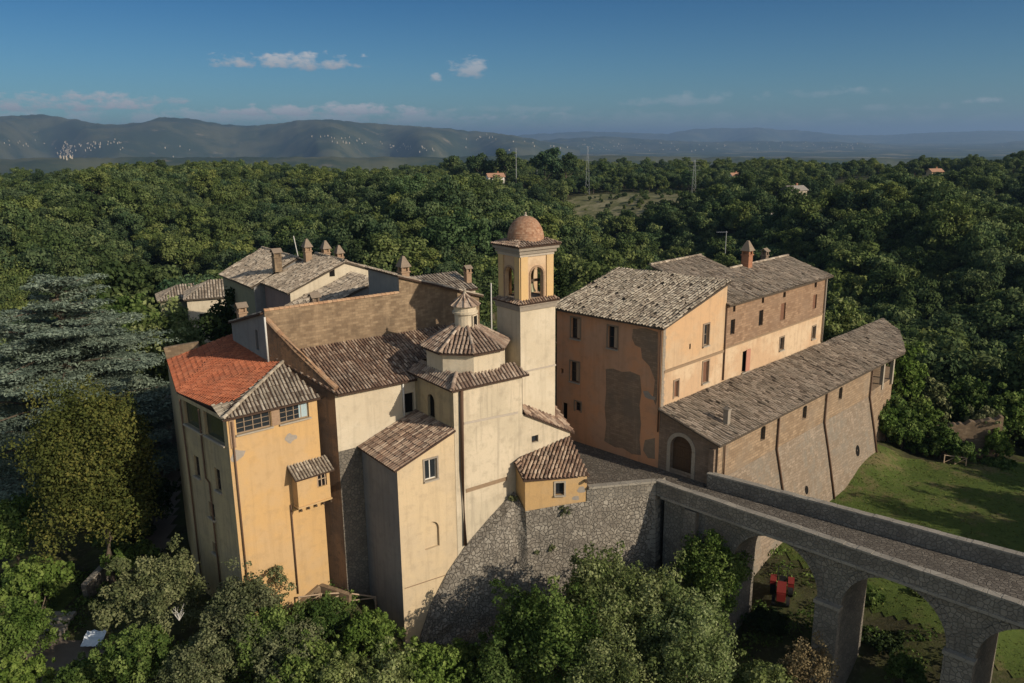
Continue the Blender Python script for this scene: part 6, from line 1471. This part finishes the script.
# great blue-green cedar: tiers of flat sprays on level limbs
def cedar():
    x, y = aty(56, 300, 73)[:2]; zg_ = g1(x, y); top = aty(90, 277, 71)[2]; h = top-zg_; rg = np.random.default_rng(77)
    t = thing('cedar', 'huge blue-green cedar with flat tiered branches at the left edge', 'tree', (x, y, zg_))
    mb = MB(); mb.tube([(x, y, zg_-.5), (x+.2, y, zg_+h*.4), (x, y+.2, zg_+h*.97)], [.75, .5, .08], 9); clumps = []
    lv = 0
    z = h*.16
    while z < h*.99:
        f = z/h; L0 = 9.3*(1-f**4.0)*.95+.6
        nb_ = 9 if f < .8 else 6
        for i in range(nb_):
            a = 6.283*(i+.5*rg.random()+.37*lv)/nb_; L = L0*(.72+.4*rg.random()); sag = rg.uniform(-.02, .10)
            b0 = np.array([0, 0, z-L*.12+rg.normal()*h*.035]); e = np.array([math.cos(a)*L, math.sin(a)*L, b0[2]+L*(.22+.10*rg.normal())-sag*L])
            m_ = (b0+e)/2+np.array([0, 0, L*.06]); mb.tube([b0+np.array([x, y, zg_]), m_+np.array([x, y, zg_]), e+np.array([x, y, zg_])], [.16, .10, .03], 5)
            for s_ in np.linspace(.28, 1.0, 6):
                c = b0*(1-s_)**2+2*m_*s_*(1-s_)+e*s_**2; side = np.array([-math.sin(a), math.cos(a), 0])
                for sg in (-1, 0, 1):
                    c2 = c+side*sg*L*.17*(1.15-.4*s_)*(.7+.6*rg.random())+np.array([0, 0, rg.normal()*.12])
                    clumps.append((c2, (.16*L*(.7+.5*rg.random())+.3, .16*L*(.7+.5*rg.random())+.3, .16), rg.random()))
        z += h*.058*(1.1-.35*f); lv += 1
    mb.build('trunk', MAT['bark'], t, smooth=True)
    me = leaf_mesh('crown', clumps, 190000, .10, ['leaf_cedar'], 5, flat=.7, jitter=.32, shell=.25, aspect=1.7); o = bpy.data.objects.new('crown', me); COL.objects.link(o); o.parent = t
cedar()
# autumn tree in front of it
plant('tree', 'tall dense tree turning ochre in front of the blue-green cedar', 'tree', 84, 57.5, 383, 8.1, 'leaf_autumn', 90000, .11, 61, 'round', nclump=170, k=.36, kw=dict(jitter=.5))

for (x, y, zt_, w_, lab, sd_) in ((56, 47.5, 7.0, 8, 'broad tree standing right of the picture frame beside the lawn', 71), (61, 52.5, 6.0, 7, 'rounded tree behind the broad one right of the frame', 72), (66, 60, 6.5, 8, 'far lawn-side tree outside the right of the frame', 73), (53, 41.5, 4.0, 7, 'lower tree by the bridge outside the right of the frame', 74)):
    plant('tree', lab, 'tree', 0, 0, 0, w_, 'leaf_green', 15000, .26, sd_, 'round', nclump=60, k=.3, pos=(x, y, zt_))
# ---- grass on the lawn
n = 16000; xs = RNG.uniform(20, 66, n); ys = RNG.uniform(42, 78, n); ok = np.array([pip(LAWN, a, b_) for a, b_ in zip(xs, ys)]); xs, ys = xs[ok], ys[ok]; z0 = gz(xs, ys)+.04; n = len(xs)
a = RNG.random(n)*6.28; hh = .03+.07*RNG.random(n); ww = .07+.08*RNG.random(n); dx, dy = np.cos(a)*ww, np.sin(a)*ww
V = np.stack([np.stack([xs-dx, ys-dy, z0], 1), np.stack([xs+dx, ys+dy, z0], 1), np.stack([xs+RNG.normal(size=n)*.08, ys+RNG.normal(size=n)*.08, z0+hh], 1)], 1).reshape(-1, 3)
me = bpy.data.meshes.new('grass'); me.vertices.add(len(V)); me.vertices.foreach_set('co', V.ravel().astype(np.float32)); me.loops.add(3*n); me.loops.foreach_set('vertex_index', np.arange(3*n, dtype=np.int32)); me.polygons.add(n); me.polygons.foreach_set('loop_start', np.arange(0, 3*n, 3, dtype=np.int32)); me.polygons.foreach_set('loop_total', np.full(n, 3, np.int32)); me.update(calc_edges=True)
me.materials.append(MAT['grass_blade']); at_ = me.attributes.new('rnd', 'FLOAT', 'FACE'); at_.data.foreach_set('value', RNG.random(n).astype(np.float32))
o = bpy.data.objects.new('grass', me); COL.objects.link(o); tag(o, 'short rough grass on the lawn below the rampart', kind='stuff')
# undergrowth on the banks
n = 0; cl_ = []
for i in range(700):
    x, y = RNG.uniform(-46, 44), RNG.uniform(33, 60)
    u, v, k_ = pj((x, y, g1(x, y)))
    if v < 540 or pip(LAWN, x, y) or pip([(-38, 45), (-27, 45), (-27, 53), (-38, 53)], x, y): continue
    if x > -26 and x < 20 and y > 52.5: continue
    cl_.append(((x, y, g1(x, y)+.15), (.5+.7*RNG.random(), .5+.7*RNG.random(), .25+.45*RNG.random()), RNG.random()))
me = leaf_mesh('undergrowth', cl_, 60000, .10, ['leaf_green'], 91, jitter=.6); o = bpy.data.objects.new('undergrowth', me); COL.objects.link(o); tag(o, 'rough green undergrowth on the banks below the buildings', kind='stuff')
# ------------------------------------------------------------------ small things round the buildings
# wooden railing at the church foot
rl = thing('wooden_railing', 'weathered wooden railing on the bank between yellow house and chapel', 'railing', at(340, 598, -6.4))
rp_ = [at(300, 613, -6.9), at(322, 606, -6.6), at(345, 598, -6.4), at(375, 592, -6.5)]; rp_ = [np.array([p[0], p[1], g1(p[0], p[1])]) for p in rp_]
rp2 = [at(353, 607, -6.9), at(372, 603, -6.9)]
for p in rp_:
    mb = MB(); mb.tube([p-Z3*.2, p+Z3*1.0], .07, 6); mb.build('post', MAT['wood_pale'], rl)
for a, b_ in zip(rp_[:-1], rp_[1:]):
    mb = MB(); mb.tube([a+Z3*.95, b_+Z3*.95], .055, 6); mb.tube([a+Z3*.25, b_+Z3*.9], .045, 6); mb.build('rail', MAT['wood_pale'], rl)
# bank of bare earth and masonry stump under the yellow house
st = thing('low_wall', 'broken low masonry wall running along the foot of the yellow house', 'wall', at(300, 603, -6.2))
mb = MB(); a, b_ = at(296, 606, -6.4), at(320, 584, -5.6); mb.bar(a-Z3*.5, b_-Z3*.4, .4, 1.0); a2, b2_ = at(320, 584, -5.6), at(350, 594, -5.9); mb.bar(a2-Z3*.4, b2_-Z3*.4, .35, .8); mb.build('masonry', MAT['stone_tan'], st)
# left garden: steps, tarpaulin, rustic fence, retaining walls
sp0 = at(50, 640, -10.0); gz0 = g1(sp0[0], sp0[1])
ss = thing('stone_steps', 'short flight of pale stone steps at the bottom left', 'steps', (sp0[0], sp0[1], gz0))
for k in range(5):
    mb = MB(); mb.box((sp0[0]-.1+.03*k, sp0[1]+.42*k, gz0+.02+.17*k), (1, 0, 0), (0, 1, 0), Z3, 1.05, .26, .12); mb.build('step', MAT['coping_stone'], ss)
tp = at(94, 640, -9.0); mb = MB(); N_ = 8
G = [[np.array([tp[0]+(i/N_-.5)*1.4, tp[1]+(j/N_-.5)*1.1, g1(tp[0], tp[1])+.75+.5*(j/N_-.5)+.12*mnoise.noise(Vector((i*.5, j*.5, 1)))]) for j in range(N_+1)] for i in range(N_+1)]
for i in range(N_):
    for j in range(N_): mb.poly([G[i][j], G[i+1][j], G[i+1][j+1], G[i][j+1]]); mb.poly([G[i][j]-Z3*.03, G[i][j+1]-Z3*.03, G[i+1][j+1]-Z3*.03, G[i+1][j]-Z3*.03])
tq = mb.build('tarpaulin', MAT['cloth_white']); tag(tq, 'crumpled white tarpaulin over a heap beside the garden path', 'tarpaulin')
fn = thing('rustic_fence', 'rough pole fence along the garden path at the bottom left', 'fence', at(30, 650, -10))
fp = [at(x, y, -9.8) for x, y in ((14, 672), (26, 656), (36, 640), (45, 622), (50, 604))]; fp = [np.array([p[0], p[1], g1(p[0], p[1])]) for p in fp]
for p in fp: mb = MB(); mb.tube([p-Z3*.2, p+Z3*1.1], .05, 5); mb.build('post', MAT['wood_grey'], fn)
for a, b_ in zip(fp[:-1], fp[1:]): mb = MB(); mb.tube([a+Z3*1.0, b_+Z3*1.0], .04, 5); mb.tube([a+Z3*.5, b_+Z3*.55], .035, 5); mb.build('rail', MAT['wood_grey'], fn)
def stone_run(name, label, cat, pxs, z, h, thick, mat):
    t = thing(name, label, cat, at(*pxs[0], z)); P = [at(x, y, z) for x, y in pxs]; P = [np.array([p[0], p[1], g1(p[0], p[1])]) for p in P]; mb = MB(); cb_ = MB()
    for a, b_ in zip(P[:-1], P[1:]): mb.bar(a+Z3*(h/2-.5), b_+Z3*(h/2-.5), thick, h+1.0); cb_.bar(a+Z3*(h+.04), b_+Z3*(h+.04), thick+.1, .09)
    mb.build('masonry', MAT[mat], t); cb_.build('coping', MAT['coping_stone'], t); return t
stone_run('garden_wall', 'low grey garden wall climbing in the shade between autumn tree and yellow house', 'wall', [(85, 590), (112, 566), (150, 540), (165, 500)], -8.5, 1.3, .4, 'rubble_grey')
stone_run('terrace_wall', 'grey terrace wall in the shade behind the autumn tree', 'wall', [(118, 452), (150, 436), (172, 418)], -6.5, 2.2, .5, 'rubble_grey')
sh = at(168, 455, -6.8); gsh = g1(sh[0], sh[1])
he = thing('shed', 'small grey shed with open doorway in the shade of the red-roofed house', 'shed', (sh[0], sh[1], gsh))
mb = MB(); a, b_ = sh+np.array([-1.6, 0, 0]), sh+np.array([1.6, .4, 0]); wall(mb, a, b_, rect(0, 3.22, gsh-1, gsh+2.6), [arch(.9, 2.1, gsh+.02, gsh+2.0)], .3); wall(mb, a+np.array([-.3, 2.6, 0]), a, rect(0, 2.62, gsh-1, gsh+2.6)); wall(mb, b_, b_+np.array([-.3, 2.6, 0]), rect(0, 2.62, gsh-1, gsh+2.6)); mb.build('wall', MAT['plaster_grey'], he)
tile_roof('roof', [a+np.array([-.2, -.3, gsh+2.6]), b_+np.array([.2, -.3, gsh+2.6]), b_+np.array([-.1, 2.7, gsh+3.3]), a+np.array([-.5, 2.7, gsh+3.3])], (0, -1, 0), 'tile_grey', he)
# ruined wall above the lawn
ru = thing('ruined_wall', 'overgrown tan ruined stone wall above the lawn', 'ruin', at(966, 455, -6)); a, b_ = at(936, 447, -6.2), at(999, 452, -6.2); a[2] = b_[2] = 0; L = np.linalg.norm(b_-a); d_ = (b_-a)/L; n_ = np.array([d_[1], -d_[0], 0]); mb = MB()
tops = [(L*k/24, -4.1+1.5*k/24+.35*mnoise.noise(Vector((k*.45, 3, 1)))) for k in range(25)]
fr = [a+d_*s_+Z3*z for s_, z in [(0, -9), (L, -9)]+tops[::-1]]; bk = [p-n_*.8 for p in fr]; mb.poly(fr); mb.poly(bk[::-1])
for i in range(len(fr)): j = (i+1) % len(fr); mb.poly([bk[i], bk[j], fr[j], fr[i]])
mb.build('masonry', MAT['stone_tan'], ru)
wr = thing('wooden_rail', 'short pale wooden rail at the top edge of the lawn', 'railing', at(955, 462, -6.3)); q = [at(x, y, -6.3) for x, y in ((944, 461), (955, 462), (966, 463))]; q = [np.array([p[0], p[1], g1(p[0], p[1])]) for p in q]
for p in q: mb = MB(); mb.tube([p-Z3*.2, p+Z3*.9], .06, 5); mb.build('post', MAT['wood_pale'], wr)
for p0_, p1_ in zip(q[:-1], q[1:]): mb = MB(); mb.tube([p0_+Z3*.85, p1_+Z3*.85], .05, 5); mb.tube([p0_+Z3*.1, p1_+Z3*.8], .04, 5); mb.build('rail', MAT['wood_pale'], wr)
# red tractor parked beyond the first arch
tp_ = at(781, 597, -7.9); tg = g1(tp_[0], tp_[1]); tr = thing('tractor', 'small red tractor parked in the shade seen through the first bridge arch', 'tractor', (tp_[0], tp_[1], tg)); f_ = np.array([-.35, -.937, 0]); r_ = np.array([.937, -.35, 0]); tb = np.array([tp_[0], tp_[1], tg])
mb = MB(); mb.box(tb+f_*.55+Z3*.95, r_, f_, Z3, .32, .8, .32); mb.box(tb+f_*1.2+Z3*.85, r_, f_, Z3, .28, .2, .3); mb.box(tb-f_*.5+Z3*.75, r_, f_, Z3, .3, .45, .2); mb.build('body', MAT['machine_red'], tr)
for s_ in (-1, 1):
    mb = MB(); mb.box(tb-f_*.6+r_*s_*.62+Z3*1.22, r_, f_, Z3, .22, .5, .05); mb.box(tb-f_*.15+r_*s_*.62+Z3*1.0, r_, f_, Z3, .22, .05, .25); mb.build('mudguard', MAT['machine_red'], tr)
    for (off, rad_, w_) in ((-.6, .62, .18), (.95, .36, .12)):
        mb = MB(); c_ = tb+f_*off+r_*s_*(.62 if off < 0 else .5)+Z3*rad_; mb.tube([c_-r_*w_, c_+r_*w_], rad_, 18); wh = mb.build('wheel', MAT['rubber'], tr); mb = MB(); mb.tube([c_-r_*(w_+.01), c_+r_*(w_+.01)], rad_*.5, 12); mb.build('rim', MAT['machine_red'], wh)
mb = MB()
for s_ in (-1, 1): mb.tube([tb-f_*.9+r_*s_*.35+Z3*.9, tb-f_*.9+r_*s_*.35+Z3*2.1], .035, 5)
mb.tube([tb-f_*.9-r_*.35+Z3*2.1, tb-f_*.9+r_*.35+Z3*2.1], .035, 5); mb.build('roll_bar', MAT['rubber'], tr)
mb = MB(); mb.box(tb-f_*.55+Z3*1.05, r_, f_, Z3, .22, .2, .06); mb.box(tb-f_*.75+Z3*1.25, r_, f_, Z3, .22, .04, .2); mb.build('seat', MAT['rubber'], tr)
# pole with a wire between lantern and tower
pb_ = cw(*onw(491, 319, 16)); lp = thing('wooden_pole', 'slender pale utility pole with wire left of the bell tower', 'pole', (pb_[0], pb_[1], 0)); pt_ = cw(*onw(491, 283, 16)); mb = MB(); mb.tube([(pb_[0], pb_[1], 0), tuple(pt_)], [.09, .06], 7); mb.build('pole', MAT['pipe_pale'], lp)
mb = MB(); e_ = cw(*onw(465, 288, 20)); ws = [np.array(pt_)*(1-t)+np.array(e_)*t-Z3*1.0*t*(1-t) for t in np.linspace(0, 1, 9)]; mb.tube(ws, .018, 4); mb.build('wire', MAT['wood_dark'], lp)
# dead white branch
db = aty(178, 612, 45.2); dbt = thing('dead_branch', 'bleached white dead branch sticking out of the shrubs at the bottom left', 'branch', db-Z3*1.2); mb = MB(); rg = np.random.default_rng(4)
for k in range(9):
    a_ = rg.uniform(-1.1, 1.1); q_ = rg.uniform(.4, .8); mb.tube([db-Z3*.6, db+np.array([math.sin(a_)*.2+rg.normal()*.1, rg.normal()*.15, -.1]), db+np.array([math.sin(a_)*q_*.8, rg.normal()*.25, q_*.5*math.cos(a_)])], [.022, .016, .006], 4)
mb.build('twigs', MAT['pale_bark'], dbt)

# ------------------------------------------------------------------ far houses on the plateau
def far_house(name, label, px, y, hw_, hd, he_, wallm, roofm, rot=.3, cat='house', lift=0., wins=3):
    p = aty(px, 170, y); zg_ = g1(p[0], p[1])+lift; h = thing(name, label, cat, (p[0], p[1], zg_)); c = np.array([p[0], p[1], zg_]); ax = np.array([math.cos(rot), math.sin(rot), 0]); ay = np.array([-ax[1], ax[0], 0]); q = lambda i, j, z: c+ax*i+ay*j+Z3*z
    mb = MB(); zr_ = he_+hd*.5
    for (pa, pb2) in (((-hw_, -hd), (hw_, -hd)), ((hw_, hd), (-hw_, hd))): mb.poly([q(*pa, -3), q(*pb2, -3), q(*pb2, he_), q(*pa, he_)])
    for s_ in (-1, 1): mb.poly([q(s_*hw_, -hd, -3), q(s_*hw_, hd, -3), q(s_*hw_, hd, he_), q(s_*hw_, 0, zr_), q(s_*hw_, -hd, he_)])
    w_ = mb.build('wall', MAT[wallm], h); mb = MB(); e = .5
    for s_ in (-1, 1):
        P_ = [q(-hw_-e, s_*(hd+e), he_-.25), q(hw_+e, s_*(hd+e), he_-.25), q(hw_+e, 0, zr_+.02), q(-hw_-e, 0, zr_+.02)]; mb.faces(P_+[x+Z3*.22 for x in P_], [(0, 1, 2, 3), (4, 5, 6, 7), (0, 1, 5, 4), (1, 2, 6, 5), (2, 3, 7, 6), (3, 0, 4, 7)])
    mb.build('roof', MAT[roofm], h)
    for fl in range(2 if he_ > 4.5 else 1):
        for k in range(wins):
            mb = MB(); mb.box(q(-hw_+2*hw_*(k+.5)/wins, -hd-.02, 1.6+2.9*fl), ax, ay, Z3, .5, .05, .7); mb.build('window', MAT['dark'], h)
    mb = MB(); mb.box(q(hw_*.4, hd*.3, zr_+.2), ax, ay, Z3, .4, .4, .9); mb.build('chimney', MAT['brick_red'], h)
    return h
far_house('farmhouse', 'white two-storey farmhouse with terracotta roof alone on the wooded plateau', 495, 468, 4.6, 3.4, 5.0, 'white_house', 'roof_far', .25, lift=5.2)
far_house('farmhouse', 'distant cream farm building at the left on the plateau edge', 160, 640, 6, 4.5, 6, 'white_house', 'roof_far', -.1, lift=4)
far_house('farmhouse', 'low ochre farmhouse with red roof in trees left of centre', 333, 620, 9, 5, 5, 'ochre_house', 'roof_far', .15, lift=3)
far_house('farmhouse', 'small ochre cottage beside the low farmhouse in the trees', 312, 640, 5, 4, 4.2, 'ochre_house', 'roof_far', -.2, lift=4)
far_house('country_house', 'grey-roofed country house among trees above the valley right of centre', 796, 345, 4.0, 3.0, 3.4, 'cream_house', 'roof_far_grey', .35, lift=3)
far_house('barn', 'low grey barn below the grey-roofed country house', 783, 300, 5.0, 2.6, 2.6, 'cream_house', 'roof_far_grey', .5, wins=2)
far_house('cottage', 'tiny white cottage by the pylons in the pale field', 735, 530, 3, 2.6, 3, 'white_house', 'roof_far', .2, lift=4)
far_house('cottage', 'tiny red-roofed cottage in the trees at the right', 935, 480, 3.4, 2.8, 2.8, 'ochre_house', 'roof_far', .1, lift=1)
# parked cars by the barn, a few pixels each
for (px, y, lab) in ((853, 312, 'white car parked at the clearing edge right of the country house'), (847, 316, 'pale car parked just left of the white car in the clearing')):
    p = aty(px, 190, y); z_ = g1(p[0], p[1]); c_ = np.array([p[0], p[1], z_]); t = thing('parked_car', lab, 'car', c_); X1, Y1 = np.array([1., 0, 0]), np.array([0, 1., 0])
    mb = MB(); mb.box(c_+Z3*.6, X1, Y1, Z3, 2.1, .85, .32); mb.box(c_+Z3*1.15+X1*-.1, X1, Y1, Z3, 1.15, .75, .27); mb.build('body', MAT['car_white'], t)
    mb = MB(); mb.box(c_+Z3*1.13+X1*-.1, X1, Y1, Z3, 1.0, .765, .2); mb.build('window', MAT['glass'], t)
    for sx in (-1, 1):
        for sy in (-1, 1): mb = MB(); k_ = c_+X1*sx*1.3+Y1*sy*.8+Z3*.32; mb.tube([k_-Y1*.1, k_+Y1*.1], .32, 12); mb.build('wheel', MAT['rubber'], t)
# masts and pylons
def mast(label, px, y, py_top, arms, name='pylon', rad_=.22):
    p = aty(px, py_top, y); zg_ = g1(p[0], p[1]); t = thing(name, label, 'pylon' if arms else 'mast', (p[0], p[1], zg_)); mb = MB(); h = p[2]-zg_; b = np.array([p[0], p[1], zg_])
    if arms:
        w_ = 1.1
        for sx in (-1, 1):
            for sy in (-1, 1): mb.tube([b+np.array([sx*w_, sy*w_, 0]), b+np.array([sx*.25, sy*.25, h])], .05, 4)
        for k in range(8):
            f0, f1 = k/8, (k+1)/8
            for sx in (-1, 1): mb.tube([b+np.array([sx*(w_+(.25-w_)*f0), -(w_+(.25-w_)*f0), h*f0]), b+np.array([-sx*(w_+(.25-w_)*f1), -(w_+(.25-w_)*f1), h*f1])], .022, 4)
        for z in (h*.72, h*.84, h*.96): mb.tube([b+np.array([-3.2, 0, z]), b+np.array([3.2, 0, z])], .05, 4)
    else: mb.tube([b, b+Z3*h], [rad_, rad_*.6], 6)
    mb.build('frame', MAT['metal_grey'], t)
mast('thin white mast standing beside the white farmhouse', 516, 470, 148, 0, 'mast', .2)
mast('thin pale mast left of the lattice pylon on the plateau', 537, 480, 160, 0, 'mast', .16)
mast('lattice power pylon rising from the pale field right of centre', 588, 455, 147, 1)
mast('lattice power pylon at the right end of the pale field', 695, 430, 160, 1)
mast('thin pole on the valley side below the country house', 888, 300, 207, 0, 'mast', .2)
# umbrella pines on the skyline
for i, (px, y, tp__, lab) in enumerate(((545, 470, 146, 'broad dark umbrella pine, largest on the skyline right of the mast'), (566, 478, 150, 'umbrella pine touching the largest one on its right'), (505, 476, 147, 'umbrella pine on the skyline above the white farmhouse'), (480, 485, 151, 'umbrella pine left of the white farmhouse skyline'), (455, 500, 154, 'smaller umbrella pine at the left end of the skyline row'))):
    p = aty(px, tp__, y); zg_ = g1(p[0], p[1]); o = bpy.data.objects.new('umbrella_pine', UMB[i % 2]); COL.objects.link(o); s_ = (p[2]-zg_)/14.3; o.location = (p[0], p[1], zg_); o.scale = (s_*1.15, s_*1.15, s_); o.rotation_euler.z = i*1.3; tag(o, lab, 'pine tree', 'umbrella pines on the skyline')

# ------------------------------------------------------------------ villages on the far slopes
bpy.context.view_layer.update(); dg = bpy.context.evaluated_depsgraph_get()
# weeds rooted in the joints of the rampart
for (px, py, w_, lab) in ((513, 499, .9, 'dry weed tuft at the left foot of the little outhouse'), (564, 511, 1.1, 'weed tuft growing under the outhouse wall'), (553, 549, .8, 'green weed growing from the middle of the rampart'), (536, 553, .55, 'small weed clump low in the rampart face'), (574, 560, .6, 'dark weed tuft right of the middle weed on the rampart')):
    d = ray(px, py); hit, loc_, nrm, idx, ob, mt = S.ray_cast(dg, Vector(C0), Vector(d/np.linalg.norm(d)), distance=120)
    if hit: plant('weed', lab, 'weed', 0, 0, 0, w_/1.22, 'leaf_olive', 900, .05, px, 'round', zbase=loc_[2]-w_*.5, nclump=12, k=.3, trunk=False, pos=(loc_[0]-nrm[0]*.05, loc_[1]-nrm[1]*.05, loc_[2]+w_*.45))
def village(name, label, spots, seed, size=(4, 6.5)):
    rg = np.random.default_rng(seed); wb = MB()
    for (px, py, sx, sy, n) in spots:
        for i in range(n):
            d = ray(px+rg.normal()*sx, py+rg.normal()*sy); d = d/np.linalg.norm(d)
            hit, loc_, nrm, idx, ob, mt = S.ray_cast(dg, Vector(C0+d*1500), Vector(d), distance=30000)
            if not hit or not ob.name.startswith('hill'): continue
            a = rg.random()*3.14; X1 = np.array([math.cos(a), math.sin(a), 0]); Y1 = np.array([-X1[1], X1[0], 0]); w_, d__, h = rg.uniform(*size), rg.uniform(*size)*.8, rg.uniform(6, 11); c = np.array(loc_); m_ = int(rg.random() > .6)
            wb.box(c+Z3*(h/2-3), X1, Y1, Z3, w_/2, d__/2, h/2+3, m_)
            P_ = [c+X1*w_/2*i_+Y1*d__/2*j_+Z3*h for i_, j_ in ((-1.1, -1.1), (1.1, -1.1), (1.1, 1.1), (-1.1, 1.1))]; rdg = [c-X1*w_*.55+Z3*(h+2.5), c+X1*w_*.55+Z3*(h+2.5)]
            wb.poly([P_[0], P_[1], rdg[1], rdg[0]], 2); wb.poly([P_[2], P_[3], rdg[0], rdg[1]], 2); wb.poly([P_[0], rdg[0], P_[3]], m_); wb.poly([P_[1], P_[2], rdg[1]], m_)
    if wb.v: o = wb.build(name, [MAT['cream_house'], MAT['cream_house'], MAT['roof_far_grey']]); tag(o, label, kind='stuff')
village('far_village', 'pale villages scattered along the foot of the left hills', [(30, 144, 26, 2.0, 16), (95, 144, 12, 1.6, 20), (85, 149, 20, 2.0, 14), (66, 152, 5, 4, 60), (150, 148, 30, 3, 8), (330, 138, 8, 1.0, 8), (345, 142, 12, 1.6, 14), (395, 147, 11, 1.6, 18), (420, 149, 14, 2, 12), (480, 138, 10, 1.2, 10)], 5)
village('far_village', 'scattered pale farms and hamlets on the low plain at the right', [(600, 146, 50, 3, 40), (760, 147, 90, 4, 60), (930, 148, 60, 3, 40), (840, 152, 90, 3, 40)], 8, (6, 10))

# ------------------------------------------------------------------ air
hm = bpy.data.materials.new('haze'); hm.use_nodes = True; t = hm.node_tree; t.nodes.clear(); o_ = nn(t, 'ShaderNodeOutputMaterial'); pv = nn(t, 'ShaderNodeVolumePrincipled')
pv.inputs['Density'].default_value = 8.0e-5; pv.inputs['Color'].default_value = (.30, .47, .73, 1); pv.inputs['Anisotropy'].default_value = .2
t.links.new(pv.outputs[0], o_.inputs['Volume'])
mb = MB(); mb.box((0, 16000, 109), (1, 0, 0), (0, 1, 0), Z3, 36500, 36000, 251); hz_ = mb.build('haze', hm); hz_['kind'] = 'stuff'
bpy.context.view_layer.update()
